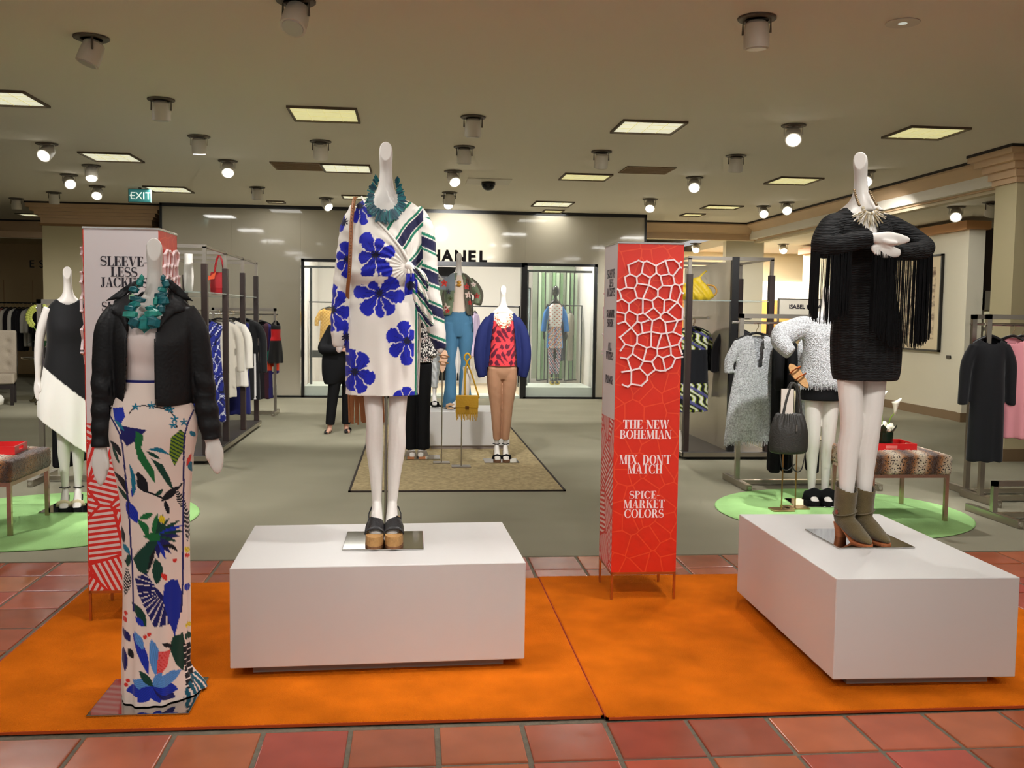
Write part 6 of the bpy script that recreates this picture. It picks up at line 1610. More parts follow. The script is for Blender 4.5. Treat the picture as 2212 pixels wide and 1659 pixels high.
# ================================================================== RACKS, FIXTURES, FURNITURE
m_post = mat('dark_walnut', (48, 34, 30), .45, var=(3, .1, (8, 8, .6)))
m_base = mat('fixture_base', (62, 56, 54), .4)
m_shelfg = mat('shelf_glass', (190, 206, 200), .05, alpha=.4)
m_hook = mat('hanger_hook', (200, 180, 140), .3, metal=1)
m_hang = mat('black_hanger', (18, 17, 18), .35)
def gondola(name, label, xs, ys, loc=(0, 0, 0), divider=None, shelf_side=True):
    """open fixture: pairs of posts at the given depths joined by steel hoops, glass shelf, hanging rails, low base"""
    o = thing(name, label, 'fixture', loc)
    x0, x1 = xs
    for y in ys:
        for x in xs:
            b = MB(); b.box((x, y, 1.05), (.06, .07, 1.92)); b.build('post', m_post, o, bevel=.004)
            b = MB(); b.box((x, y, 2.09), (.035, .035, .18)); b.build('post_top', m_steel, o)
        b = MB(); b.bx(x0 - .0175, x1 + .0175, y - .0175, y + .0175, 2.165, 2.20); b.build('hoop_bar', m_steel, o)
    for x in xs:
        b = MB(); b.bx(x - .012, x + .012, ys[0], ys[-1], 2.17, 2.195); b.build('top_rail', m_steel, o)
        s = 1 if x == x0 else -1
        b = MB(); b.cyl((x + s * .22, (ys[0] + ys[-1]) / 2, 1.54), .0125, ys[-1] - ys[0], 10, 'Y'); b.build('hanging_rail', m_steel, o)
    b = MB(); b.bx(x0 - .02, x1 + .02, ys[0] - .02, ys[-1] + .02, 1.722, 1.734); b.build('glass_shelf', m_shelfg, o)
    b = MB(); b.bx(x0 - .04, x1 + .04, ys[0] - .06, ys[-1] + .06, .03, .09); b.build('base', m_base, o, bevel=.006)
    b = MB(); b.bx(x0 - .05, x1 + .05, ys[0] - .075, ys[0] - .06, .04, .085); b.bx(x0 - .055, x0 - .04, ys[0] - .075, ys[-1] + .06, .04, .085); b.bx(x1 + .04, x1 + .055, ys[0] - .075, ys[-1] + .06, .04, .085); b.build('steel_edge', m_steel, o)
    b = MB(); b.bx(x0 + .02, x1 - .02, ys[0], ys[-1], 0.004, .03); b.build('recessed_foot', m_black, o)
    if divider:
        xd = divider
        b = MB(); b.bx(xd - .038, xd + .038, ys[0] - .03, ys[0] + .03, .09, 2.20); b.build('divider_post', m_black, o)
        b = MB(); b.bx(xd - .015, xd + .015, ys[0] + .03, ys[-1], .09, 2.16); b.build('mirror_panel', mat('smoky_mirror', (206, 194, 174), .22, metal=.35), o)
    return o
gondola('display_fixture', 'long walnut and steel clothing fixture behind the left mannequin', (-2.98, -2.07), (10.02, 11.1, 12.2, 13.22))
gondola('display_fixture', 'walnut and steel clothing fixture with mirror divider right of the red sign column', (2.955, 3.865), (10.28, 11.3, 12.2), divider=3.455)

def hanger_parts(parent, w=.2, zr=0.0):
    """hook top at z=0"""
    b = MB(); b.tube(catmull([(0, 0, -.09), (0, 0, -.06), (.018, 0, -.035), (.012, 0, -.008), (-.008, 0, .006), (-.02, 0, -.012)], 16), .003, 6); b.build('hanger_hook', m_hook, parent)
    b = MB(); b.tube(catmull([(-w, 0, -.155), (-w * .5, 0, -.115), (0, 0, -.09), (w * .5, 0, -.115), (w, 0, -.155)], 14), [(.012, .007)] * 14, 8, up=(0, 1, 0)); b.build('hanger', m_hang, parent)
def hung(name, label, cat, loc, rz, length, w=.21, th=.05, sleeve=None, colfn=None, m=None, flare=1.0, voxel=.011, neck=.06, group=None, cut=None, disp=None, hem_w=None):
    """garment on a hanger, hook at loc"""
    o = thing(name, label, cat, loc, rz, group)
    hanger_parts(o, w * .92)
    zs = -.10
    hw_ = hem_w or w * flare
    tor = [(zs - length, 0, 0, hw_, th * 1.2), (zs - length * .75, 0, 0, w * .9 + (hw_ - w * .9) * .7, th * 1.15), (zs - length * .45, 0, 0, w * .86 + (hw_ - w * .86) * .3, th * 1.1), (zs - .22, 0, 0, w * .86, th * 1.1), (zs - .08, 0, 0, w * .98, th * .9), (zs - .045, 0, 0, w * .8, th * .7), (zs - .005, 0, 0, w * .36, th * .6)]
    sl = []
    if sleeve:
        for s in (-1, 1): sl.append(([(s * w * .8, 0, zs - .075), (s * (w + .03), 0, zs - .22), (s * (w + .045), 0, zs - sleeve * .7), (s * (w + .05), 0, zs - sleeve)], [.045, .05, .045, .042]))
    dsp = disp or (lambda x, y, z: np.sin(x * 55 + 2) * .006 * smoothstep(zs - .2, zs - length, z))
    ct = cut or (lambda a, b_, c: (c > zs - .06 + 4.0 * a * a) & (np.abs(a) < .09) & (b_ < .0))
    cloth(o, 'garment', tor, sl, m=m, colfn=colfn, voxel=voxel, cut=ct, disp=dsp)
    return o
def solidcol(c): return lambda x, y, z, N: paint(len(x), c)
def veins(x, y, z, N):
    c = paint(len(x), (30, 40, 128)); s = np.sin(x * 40 + 3 * np.sin(z * 13)) * np.cos(z * 16 + 2.5 * np.sin(x * 22)); c[np.abs(s) < .065] = lin((214, 216, 226)); c[np.abs(s - .5) < .12] = lin((14, 14, 34)); return c
# clothes on the left fixture (rail at z 1.54)
hung('hanging_dress', 'navy dress with white vein print on the long walnut fixture', 'dress', (-2.29, 10.95, 1.545), 0, 1.12, .22, .06, None, veins, flare=1.12)
hung('hanging_coat', 'pale cream coat on the walnut fixture, nearest of the two', 'coat', (-2.27, 11.75, 1.545), .1, .92, .20, .06, .62, solidcol((222, 214, 198)))
hung('hanging_coat', 'white flared coat on the walnut fixture behind the nearer cream one', 'coat', (-2.24, 12.15, 1.545), -.1, .82, .21, .06, .6, solidcol((228, 222, 210)), flare=1.2)
hung('hanging_dress', 'plain navy dress hanging lowest, behind the pale coats', 'dress', (-2.26, 12.55, 1.545), 0, 1.2, .22, .07, None, solidcol((26, 30, 92)))
hung('hanging_coat', 'black garment with white trim between the pale coats and the maroon one', 'coat', (-2.2, 12.95, 1.545), 0, 1.05, .22, .06, .7, lambda x, y, z, N: np.where(((np.abs(x - .16) < .012) & (z < -.55))[:, None], np.array(lin((220, 216, 210))), np.array(lin((16, 16, 18)))))
def maroon(x, y, z, N):
    c = paint(len(x), (58, 22, 34)); c[x > .12] = lin((40, 34, 96)); c[(np.hypot((x - .14) / .05, (z + .62) / .09) < 1)] = lin((10, 120, 98)); c[(x > .05) & (z < -.70) & (z > -.84)] = lin((216, 66, 30)); c[(x < .06)] = lin((24, 18, 24)); return c
hung('hanging_coat', 'dark maroon coat with teal and orange patches on the steel rack past the walnut fixture', 'coat', (-2.27, 14.85, 1.50), .2, 1.16, .19, .06, .78, maroon)
# items on the left fixture's shelf
o = thing('neck_form', 'white neck shaped display form on the glass shelf', 'display form', (-2.30, 10.35, 1.734)); b = MB(); b.lathe([(.034, 0), (.038, .015), (.048, .08), (.052, .16), (.046, .26), (.042, .34), (.043, .385), (.04, .39)], 24); b.build('form', m_egg, o, auto=50)
def tote(label, loc, c, w=.2, h=.2):
    o = thing('tote_bag', label, 'bag', loc)
    b = MB(); b.loft([[(-w / 2 * k, -.05 * k2, z), (w / 2 * k, -.05 * k2, z), (w / 2 * k, .05 * k2, z), (-w / 2 * k, .05 * k2, z)] for z, k, k2 in ((0, .9, 1.1), (h * .3, 1, 1.2), (h * .8, 1, .9), (h, .96, .6))]); b.build('body', c, o, bevel=.012, seg=3)
    for s in (-1, 1):
        b = MB(); b.tube(catmull([(-w * .28, s * .03, h * .95), (-w * .16, s * .03, h * 1.5), (0, s * .03, h * 1.75), (w * .16, s * .03, h * 1.5), (w * .28, s * .03, h * .95)], 18), .006, 6); b.build('handle', c, o, smooth=True)
    return o
tote('red leather tote bag on the glass shelf', (-2.26, 11.75, 1.734), mat('red_leather', (176, 20, 28), .45), .2, .26)
o = thing('butterfly_ornament', 'orange butterfly shaped ornament on the glass shelf', 'ornament', (-2.28, 11.3, 1.734)); b = MB(); b.prism([(-.09, .18), (-.02, .21), (.01, .20), (.07, .25), (.05, .17), (.0, .16), (-.03, .13), (-.08, .14)], -.01, .01); b.build('wings', mat('orange_paint', (226, 84, 40), .5), o); b = MB(); b.cyl((0, 0, .08), .006, .16, 8); b.cyl((0, 0, .004), .04, .008, 16); b.build('stem', m_steel, o)
# rail rack in the middle distance
def rack(name, label, loc, rz, w, zt, zr, foot=.5, ext=.05):
    o = thing(name, label, 'clothes rack', loc, rz)
    for x in (0, w):
        b = MB(); b.bx(x - .02, x + .02, -.02, .02, .06, zt); b.build('post', m_steel, o)
        b = MB(); b.bx(x - .025, x + .025, -foot / 2, foot / 2, 0.0, .06); b.build('foot', m_steel, o, bevel=.004)
        for s in (-1, 1):
            b = MB(); b.cyl((x, s * (foot / 2 + .003), .03), .016, .008, 10, 'Y'); b.build('end_cap', m_chr, o)
    b = MB(); b.bx(-.02, w + .02, -.02, .02, zt - .04, zt); b.build('top_bar', m_steel, o)
    b = MB(); b.cyl((w / 2, 0, zr), .0125, w + 2 * ext, 10, 'X'); b.build('rail', m_chr, o)
    b = MB(); b.bx(.02, w - .02, -.03, .03, .015, .05); b.build('base_bar', m_steel, o)
    return o
rack('clothes_rack', 'steel clothes rack at the end of the walnut fixture', (-2.95, 14.85, .004), 0, .9, 1.59, 1.50, .55)
def redblk(x, y, z, N):
    c = paint(len(x), (18, 16, 18)); c[(z < -.22) & (z > -.38)] = lin((196, 24, 30)); return c
hung('hanging_skirt', 'red and black blocked garment at the end of the steel rack', 'skirt', (-2.04, 14.85, 1.50), 1.0, .62, .10, .05, None, redblk, flare=1.6)
hung('hanging_skirt', 'dark garment next to the red and black blocked one', 'skirt', (-2.55, 14.85, 1.50), 1.0, .70, .14, .05, None, solidcol((40, 22, 32)), flare=1.1)
# rack with grey boucle clothes
rack('clothes_rack', 'steel clothes rack holding grey boucle clothes on the right', (2.985, 8.66, .004), 0, 1.22, 1.58, 1.50, .68, .085)
def poncho(x, y, z, N): return paint(len(x), (206, 208, 210))
gp = hung('hanging_coat', 'grey boucle poncho coat with frayed hem, nearest on the steel rack', 'coat', (3.13, 8.66, 1.50), .15, .98, .22, .07, .36, m=m_boucle, flare=1.38, cut=lambda a, b_, c: ((np.abs(a) < .03 + .12 * (c + .35)) & (c > -.40) & (b_ < 0)) | (c > -.115))
b = MB()
for i in range(110):
    a = 2 * PI * i / 110; x0, y0 = .29 * math.cos(a), .082 * math.sin(a)
    b.tube([(x0, y0, -1.06), (x0, y0, -1.09), (x0 + random.uniform(-.008, .008), y0, -1.125 + random.uniform(-.012, .012))], [.004, .0035, .002], 4)
b.build('frayed_hem', m_boucle, gp)['kind'] = 'stuff'
hung('hanging_coat', 'grey boucle coat behind the poncho coat', 'coat', (3.58, 8.66, 1.50), 1.15, .9, .2, .045, .6, m=m_boucle, flare=1.2)
for i, (x, lb) in enumerate(((3.33, 'black garment hanging behind the grey boucle coats, left one'), (3.45, 'black garment hanging behind the grey boucle coats, middle one'), (3.70, 'black garment hanging behind the grey boucle coats, right one'))):
    hung('hanging_dress', lb, 'dress', (x, 8.66, 1.50), 1.3, 1.26, .2, .045, .5, m=m_blk, voxel=.014)
# double rack at the right edge
rack('clothes_rack', 'steel clothes rack at the right picture edge with black and pink clothes', (4.84, 7.80, .004), 0, 1.3, 1.60, 1.515, .55, .03)
rack('clothes_rack', 'second steel rack directly behind the one at the right edge', (4.92, 8.15, .004), 0, 1.3, 1.60, 1.515, .55, .03)
o = rack('clothes_rack', 'low steel rack foot in front at the right edge', (4.52, 7.1, .004), 0, 1.4, .30, .22, .7, .0)
bpy.data.objects.remove(o.children[-2], do_unlink=True)
def blkcoat(x, y, z, N): return paint(len(x), (15, 16, 20))
hung('hanging_coat', 'long black coat on a glossy hanger, front of the right edge rack', 'coat', (4.86, 7.80, 1.515), -.1, 1.06, .155, .07, .58, blkcoat, flare=1.0)
for i, (x, c, lb) in enumerate(((5.06, (226, 150, 158), 'pale pink sleeveless top on the right edge rack, nearest the black coat'), (5.15, (206, 116, 126), 'rose pink top behind the pale pink one'), (5.24, (214, 130, 140), 'pink top at the very edge of the picture'))):
    hung('hanging_blouse', lb, 'top', (x, 7.8, 1.515), -.8, .86, .15, .03, None, solidcol(c))
# neon print dresses on the right fixture
def neon(x, y, z, N):
    c = paint(len(x), (16, 18, 24)); k = (z > -.34) | (z < -.72); s = np.sin(x * 70 + z * 60 + 2 * np.sin(z * 45)); c[k & (s > -.1)] = lin((178, 196, 40)); c[k & (s > .55)] = lin((224, 224, 214)); c[k & (np.sin(z * 38 + x * 20) > .8)] = lin((84, 84, 140)); return c
hung('hanging_dress', 'neon yellow and black print dress on the mirrored fixture, nearest', 'dress', (3.12, 10.62, 1.53), .1, .94, .19, .06, None, neon, voxel=.009)
hung('hanging_dress', 'neon print dress with sleeves behind the nearest one', 'dress', (3.22, 11.0, 1.53), 0, .80, .2, .06, .5, neon, voxel=.01)
for i, (x, y, lb) in enumerate(((3.62, 10.7, 'dark garment on the right side of the mirrored fixture, nearest'), (3.66, 11.1, 'dark garment on the right side of the mirrored fixture, second'))):
    hung('hanging_blouse', lb, 'top', (x, y, 1.53), 0, .8, .18, .06, .5, solidcol((34, 32, 38)), voxel=.013)
hung('hanging_blouse', 'rust red garment on the right side of the mirrored fixture', 'top', (3.80, 11.7, 1.53), 0, .9, .2, .06, .5, solidcol((150, 44, 32)), voxel=.013)
# yellow slouchy bag on the shelf
o = thing('shoulder_bag', 'yellow slouchy leather bag on the shelf of the mirrored fixture', 'bag', (3.10, 10.55, 1.735))
m_yel = mat('yellow_leather_soft', (208, 176, 30), .5, bump=(40, .5))
b = MB(); srings(b, [(0, 0, 0, .17, .09), (.04, 0, 0, .205, .11), (.11, -.01, 0, .19, .10), (.17, -.005, 0, .13, .075), (.21, .0, 0, .075, .05), (.25, .02, 0, .04, .03)], 28, 24); V, F, N = union(b, .007, 2)
V += N * (np.sin(V[:, 0] * 60 + V[:, 2] * 50) * .006)[:, None]; meshobj('body', V, F, m_yel, o)
b = MB(); b.tube(catmull([(.02, 0, .22), (.06, 0, .27), (.10, 0, .31), (.12, 0, .32)], 12), [(.03, .01)] * 12, 8); b.build('tie', m_yel, o, smooth=True)
b = MB(); b.tube(catmull([(.13, 0, .17), (.20, -.01, .16), (.235, -.02, .11), (.215, -.02, .06), (.17, 0, .05)], 20), .010, 8); b.build('handle', mat('tan_handle', (176, 128, 40), .5), o, smooth=True)
# white folded forms on the right half of the shelf
o = thing('neck_form', 'pale leaf shaped display form on the right shelf of the mirrored fixture', 'display form', (3.62, 10.9, 1.735)); b = MB(); srings(b, [(0, .0, 0, .02, .03), (.1, -.02, 0, .06, .04), (.22, -.015, 0, .062, .04), (.34, .0, 0, .04, .03), (.37, .02, 0, .02, .02)], 20, 20); b.build('form', mat('pale_grey_form', (206, 212, 216), .5), o, smooth=True)
# brand sign of the right department
o = thing('department_sign', 'white sign panel with small dark lettering beyond the boucle rack', 'sign', (4.98, 12.0, 0))
b = MB(); b.bx(-.36, .36, -.015, .015, 1.595, 1.79); b.build('panel', mat('sign_white', (226, 218, 200), .5), o); b = MB(); b.bx(-.375, -.36, -.02, .02, .004, 1.80); b.bx(-.375, .36, -.02, .02, 1.79, 1.80); b.bx(-.375, .36, -.2, .2, .004, .02); b.build('stand', m_steel, o)
sans_text('lettering', 'ISABEL MARANT', .072, m_ink, o, (-.235, -.017, 1.675), extrude=.001, align='LEFT', bold=.0022)

# ================================================================== BENCHES, TRAYS, FLOWERS
def fur_mat(ph=1.2):
    m = bpy.data.materials.new('leopard_fur'); m.use_nodes = True; nt = m.node_tree; P = nt.nodes['Principled BSDF']; P.inputs['Roughness'].default_value = .9; P.inputs['Sheen Weight'].default_value = .5; P.inputs['Specular IOR Level'].default_value = .1
    N = nt.nodes.new; L = nt.links.new
    tc = N('ShaderNodeTexCoord'); w = N('ShaderNodeTexWave'); w.bands_direction = 'X'; w.inputs['Scale'].default_value = 1.35; w.inputs['Distortion'].default_value = 3.5; w.inputs['Detail'].default_value = 2; w.inputs['Phase Offset'].default_value = ph; L(tc.outputs['Object'], w.inputs['Vector'])
    cr = N('ShaderNodeValToRGB'); cr.color_ramp.elements[0].color = (*lin((66, 36, 18)), 1); cr.color_ramp.elements[1].color = (*lin((222, 206, 178)), 1); e = cr.color_ramp.elements.new(.45); e.color = (*lin((170, 112, 58)), 1); L(w.outputs['Fac'], cr.inputs['Fac'])
    v = N('ShaderNodeTexVoronoi'); v.inputs['Scale'].default_value = 62; L(tc.outputs['Object'], v.inputs['Vector'])
    lt = N('ShaderNodeMath'); lt.operation = 'LESS_THAN'; lt.inputs[1].default_value = .34; L(v.outputs['Distance'], lt.inputs[0])
    mx = N('ShaderNodeMix'); mx.data_type = 'RGBA'; L(lt.outputs[0], mx.inputs['Factor']); L(cr.outputs['Color'], mx.inputs[6]); mx.inputs[7].default_value = (*lin((44, 26, 16)), 1); L(mx.outputs[2], P.inputs['Base Color'])
    n = N('ShaderNodeTexNoise'); n.inputs['Scale'].default_value = 180; L(tc.outputs['Object'], n.inputs['Vector']); bp = N('ShaderNodeBump'); bp.inputs['Strength'].default_value = .9; bp.inputs['Distance'].default_value = .012; L(n.outputs['Fac'], bp.inputs['Height']); L(bp.outputs['Normal'], P.inputs['Normal'])
    return m
m_fur = fur_mat()
m_frame = mat('rose_chrome', (196, 170, 150), .2, metal=1.0)
def bench(label, cx, cy, w, d, fur=None):
    o = thing('fur_bench', label, 'bench', (cx, cy, .016))
    b = MB(); b.box((0, 0, .435), (w + .03, d + .03, .15)); V, F, N = union(b, .012, 20); V[:, 2] += .03 * np.clip(1 - (V[:, 0] / (w / 2 + .01)) ** 2, 0, 1) * np.clip(1 - (V[:, 1] / (d / 2 + .01)) ** 2, 0, 1) * (V[:, 2] > .43); V += N * (rng.normal(0, .0022, len(V)))[:, None]
    meshobj('fur_cushion', V, F, fur or m_fur, o)
    b = MB(); t = .028
    for q in ((-w / 2, w / 2, -d / 2, -d / 2 + t), (-w / 2, w / 2, d / 2 - t, d / 2), (-w / 2, -w / 2 + t, -d / 2 + t, d / 2 - t), (w / 2 - t, w / 2, -d / 2 + t, d / 2 - t)): b.bx(*q, .335, .363)
    b.build('frame', m_frame, o)
    for sx in (-1, 1):
        for sy in (-1, 1):
            b = MB(); b.bx(sx * (w / 2 - t / 2) - t / 2, sx * (w / 2 - t / 2) + t / 2, sy * (d / 2 - t / 2) - t / 2, sy * (d / 2 - t / 2) + t / 2, 0, .335); b.build('leg', m_frame, o)
    return o
bench('leopard fur bench with chrome legs behind the fringed dress mannequin', 3.765, 7.33, .62, .70)
bench('leopard fur bench with chrome legs at the left picture edge', -2.99, 7.10, .64, .70, fur_mat(4.2))
m_tray = mat('red_lacquer', (206, 28, 30), .3, coat=.3)
def tray(label, loc, rz, w=.40, d=.30, h=.055):
    o = thing('tray', label, 'tray', loc, rz)
    b = MB(); b.bx(-w / 2, w / 2, -d / 2, d / 2, 0, .008); b.build('bottom', m_tray, o)
    for q in ((-w / 2, w / 2, -d / 2, -d / 2 + .01), (-w / 2, w / 2, d / 2 - .01, d / 2)):
        b = MB(); b.bx(*q, .008, h); b.build('side', m_tray, o)
    for sx in (-1, 1):
        b = MB(); X0, X1 = sorted((sx * w / 2, sx * (w / 2 - .01))); b.bx(X0, X1, -d / 2 + .01, -.05, .008, h); b.bx(X0, X1, .05, d / 2 - .01, .008, h); b.bx(X0, X1, -.05, .05, .008, .02); b.bx(X0, X1, -.05, .05, h - .012, h); b.build('grip_side', m_tray, o)
    b = MB(); b.bx(-.045, .045, -d / 2 - .0008, -d / 2 + .0002, .018, .040); b.build('grip_slot', mat('slot_pale', (226, 120, 110), .5), o)
    return o
tray('red lacquer tray holding white flowers on the right fur bench', (3.69, 7.28, .538), -.06)
tray('empty red lacquer tray on the left fur bench', (-2.93, 7.08, .538), .1)
o = thing('flower_vase', 'dark leaf lined vase of white calla lilies and roses in the red tray', 'vase', (3.67, 7.24, .547))
b = MB(); b.lathe([(.062, 0), (.066, .005), (.068, .06), (.070, .125), (.064, .125), (.06, .02), (.001, .02)], 24); b.build('vase', mat('dark_green_glass', (18, 34, 22), .15), o, auto=40)
m_pet = mat('white_petal', (240, 236, 214), .55); m_stem = mat('stem_green', (120, 150, 50), .5); m_leafd = mat('leaf_dark', (24, 56, 30), .4)
for i, (x, y, z, r) in enumerate(((-.03, -.03, .15, .034), (.03, -.035, .15, .036), (.055, .01, .155, .034), (-.05, .02, .155, .03), (.005, .02, .165, .036), (.0, -.055, .14, .028))):
    f = bpy.data.objects.new('rose', None); link(f, o); f.location = (x, y, z)
    for k in range(7):
        a = k * 2.4; rr = r * (.35 + .09 * k); b = MB(); b.ball((rr * .55 * math.cos(a), rr * .55 * math.sin(a), .004 * (6 - k)), (r * .62, r * .5, r * .5), 8, 5); b.build('petal', m_pet, f, smooth=True)
for i, (x, y, h_, dx, dy) in enumerate(((-.02, -.01, .30, -.02, 0), (.015, -.015, .22, .05, -.02), (-.035, .0, .25, -.05, .01))):
    f = bpy.data.objects.new('calla_lily', None); link(f, o); f.location = (x, y, .12)
    b = MB(); b.tube(catmull([(0, 0, 0), (dx * .4, dy * .4, h_ * .5), (dx, dy, h_ * .7)], 10), .005, 6); b.build('stem', m_stem, f)
    b = MB(); R = []
    for t, r_ in ((0, .006), (.3, .012), (.6, .02), (.85, .03), (1.0, .038)):
        R.append([(dx + r_ * math.cos(a) + t * .01, dy + r_ * .7 * math.sin(a), h_ * .65 + t * .10 + (.03 * t * max(0, math.cos(a)))) for a in [2 * PI * q / 14 for q in range(14)]])
    b.loft(R, cap=False); q = b.build('spathe', m_pet, f, smooth=True); solid(q, .002, 0)
    b = MB(); b.cyl((dx, dy, h_ * .65 + .07), .004, .06, 8); b.build('spadix', mat('spadix', (226, 190, 60), .6), f)
for i in range(5):
    a = i * 1.26 + .4; b = MB(); b.tube([(.05 * math.cos(a), .05 * math.sin(a), .10), (.085 * math.cos(a), .085 * math.sin(a), .16), (.10 * math.cos(a), .10 * math.sin(a), .19)], [(.012, .002), (.028, .002), (.003, .001)], 8); b.build('leaf', m_leafd, o)

# ================================================================== BAG AND SHOE STANDS
def stand(parent, h, w=.16, d=.14, m=None):
    b = MB(); b.bx(-w / 2, w / 2, -d / 2, d / 2, 0, .012); b.build('base', m or m_steel, parent, bevel=.002)
    b = MB(); b.cyl((0, 0, h / 2 + .01), .006, h, 8); b.build('rod', m or m_steel, parent)
st1 = thing('bag_stand', 'steel stand with white hand form holding the yellow fringed bag', 'stand', (.49, 9.70, .014)); stand(st1, .62, .19, .15)
b = MB(); srings(b, [(.60, .03, .0, .034, .03), (.75, .035, 0, .04, .034), (.92, .05, 0, .04, .034), (1.0, .055, 0, .05, .035), (1.01, .055, 0, .04, .03)], 18, 20); b.build('hand_form', m_egg, st1, smooth=True)
yb = thing('handbag', 'mustard yellow bag with fringed flap hanging from the white hand form', 'bag', (.535, 9.60, .52))
m_mus = mat('mustard_leather', (196, 150, 24), .5, bump=(60, .2))
b = MB(); b.box((0, 0, .13), (.22, .07, .19)); b.build('body', m_mus, yb, bevel=.02, seg=4)
b = MB(); b.box((0, -.04, .165), (.225, .012, .12)); b.build('flap', m_mus, yb, bevel=.006)
b = MB(); b.box((.0, -.05, .105), (.035, .012, .035)); b.build('clasp', mat('brass_clasp', (120, 84, 40), .3, metal=.8), yb)
for i in range(20):
    x0 = -.105 + i * .011; b = MB(); b.bar((x0, -.036, .07), (x0 + random.uniform(-.006, .006), -.038, random.uniform(-.03, .02)), .009, .003, up=(0, 1, 0)); b.build('fringe_strip', m_mus, yb)
b = MB(); b.tube(catmull([(-.02, 0, .22), (-.02, 0, .45), (.0, -.01, .56), (.03, -.01, .6), (.0, -.01, .64), (-.03, 0, .6), (.0, 0, .54), (.05, 0, .42), (.12, 0, .2)], 50), [(.009, .003)] * 50, 8); b.build('strap', m_mus, yb, smooth=True)
st2 = thing('shoe_stand', 'thin steel stand holding the tan sandal', 'stand', (.30, 9.96, .014)); stand(st2, .95, .17, .13)
def sandal_sole(parent, m_s, m_b, L=.24):
    b = MB(); b.loft([[(.042 * math.cos(a) * (1 if math.sin(a) > 0 else .8), L / 2 * math.sin(a), z) for a in [2 * PI * i / 22 for i in range(22)]] for z in (0, .02)]); b.build('sole', m_s, parent)
    for yy in (.05, -.02):
        b = MB(); b.tube([(-.042, yy, .02), (-.035, yy, .05), (0, yy, .062), (.035, yy, .05), (.042, yy, .02)], [(.018, .004)] * 5, 8, up=(0, 1, 0)); b.build('band', m_b, parent, smooth=True)
sd = thing('sandal', 'tan leather sandal propped on the thin stand', 'shoe', (.31, 9.93, 1.06)); sd.rotation_euler = (math.radians(72), math.radians(8), 0); sandal_sole(sd, mat('tan_sandal', (206, 160, 124), .5), mat('tan_sandal'))
# dark bucket bag and printed sandal on two stands
st3 = thing('bag_stand', 'slim brass stand under the dark bucket bag, left one', 'stand', (2.94, 7.44, .016)); stand(st3, .46, .17, .14, mat('aged_brass', (176, 148, 100), .3, metal=1))
st4 = thing('shoe_stand', 'slim brass stand rising behind the bucket bag to the printed sandal', 'stand', (3.085, 7.52, .016)); stand(st4, .98, .2, .14, mat('aged_brass'))
bb = thing('bucket_bag', 'dark olive bucket bag with drawstring and long handles on the brass stand', 'bag', (2.955, 7.38, .485))
m_buck = mat('bucket_leather', (44, 42, 38), .6, bump=(90, .25))
b = MB(); srings(b, [(0, 0, 0, .125, .08), (.02, 0, 0, .152, .098), (.10, 0, 0, .156, .10), (.19, 0, 0, .150, .096), (.26, 0, 0, .128, .08), (.31, 0, 0, .105, .062)], 36, 30); V, F, N = union(b, .006, 2)
V += N * (np.cos(np.arctan2(V[:, 1], V[:, 0]) * 14) * .008 * smoothstep(.16, .31, V[:, 2]))[:, None]; meshobj('body', V, F, m_buck, bb)
for s in (-1, 1):
    b = MB(); b.tube(catmull([(-.07, s * .04, .27), (-.04, s * .03, .42), (.0, s * .02, .535), (.03, s * .02, .55), (.06, s * .02, .5), (.075, s * .03, .4), (.085, s * .04, .27)], 30), [(.010, .004)] * 30, 8); b.build('handle', m_buck, bb, smooth=True)
b = MB(); b.tube(catmull([(-.09, -.06, .02), (-.07, -.06, -.10), (-.02, -.05, -.13), (.04, -.05, -.08)], 24), .005, 6); b.build('loose_strap', m_buck, bb)
b = MB(); b.tube(catmull([(.0, -.06, .02), (.03, -.05, -.12), (.09, -.05, -.13), (.12, -.05, .0)], 24), .005, 6); b.build('loose_strap', m_buck, bb)
b = MB(); b.box((.02, -.105, .21), (.012, .006, .05)); b.build('zip_pull', m_chr, bb)
b = MB(); b.box((-.03, -.02, .40), (.10, .008, .22)); b.build('paper_tag', mat('kraft_tag', (206, 196, 184), .7), bb)
sd = thing('sandal', 'cork sandal with orange and purple printed bands above the bucket bag', 'shoe', (3.06, 7.48, 1.085)); sd.rotation_euler = (math.radians(62), math.radians(-32), 0)
def prn():
    m = mat('printed_band', (206, 110, 50), .5); return m
sandal_sole(sd, mat('cork_sole'), mat('printed_band', (206, 110, 50), .5, var=(50, .8)))

# ================================================================== FAR LEFT: RAIL, CHAIR, TABLE
o = thing('clothes_rail', 'long dark clothes rail along the far left wall', 'clothes rail', (-9.6, 22.4, 0))
b = MB(); b.cyl((.2, 0, 1.66), .015, 2.6, 10, 'X'); b.build('rail', m_black, o); b = MB(); b.bx(-1.1, -1.06, -.02, .02, 0.004, 1.68); b.build('post', m_black, o); b = MB(); b.bx(1.46, 1.5, -.02, .02, 0.004, 1.68); b.build('post', m_black, o)
far = [((230, 224, 208), 'white jacket on the far left rail, first from the picture edge'), ((222, 214, 196), 'white jacket on the far left rail, second from the picture edge'), ((206, 150, 130), 'striped pale garment on the far left rail'), ((214, 206, 186), 'ivory garment on the far left rail beside the striped one'), ((22, 20, 22), 'black garment on the far left rail, left of the white one'), ((232, 226, 210), 'white garment alone between black ones on the far left rail'), ((24, 22, 24), 'black garment on the far left rail, right of the single white one'), ((30, 26, 28), 'black garment on the far left rail, left of the white pair'), ((236, 230, 216), 'white garment of the pair near the pilaster, left one'), ((236, 230, 216), 'white garment of the pair near the pilaster, right one'), ((20, 19, 20), 'black garment at the right end of the far left rail'), ((20, 19, 20), 'last black garment on the far left rail next to the pilaster')]
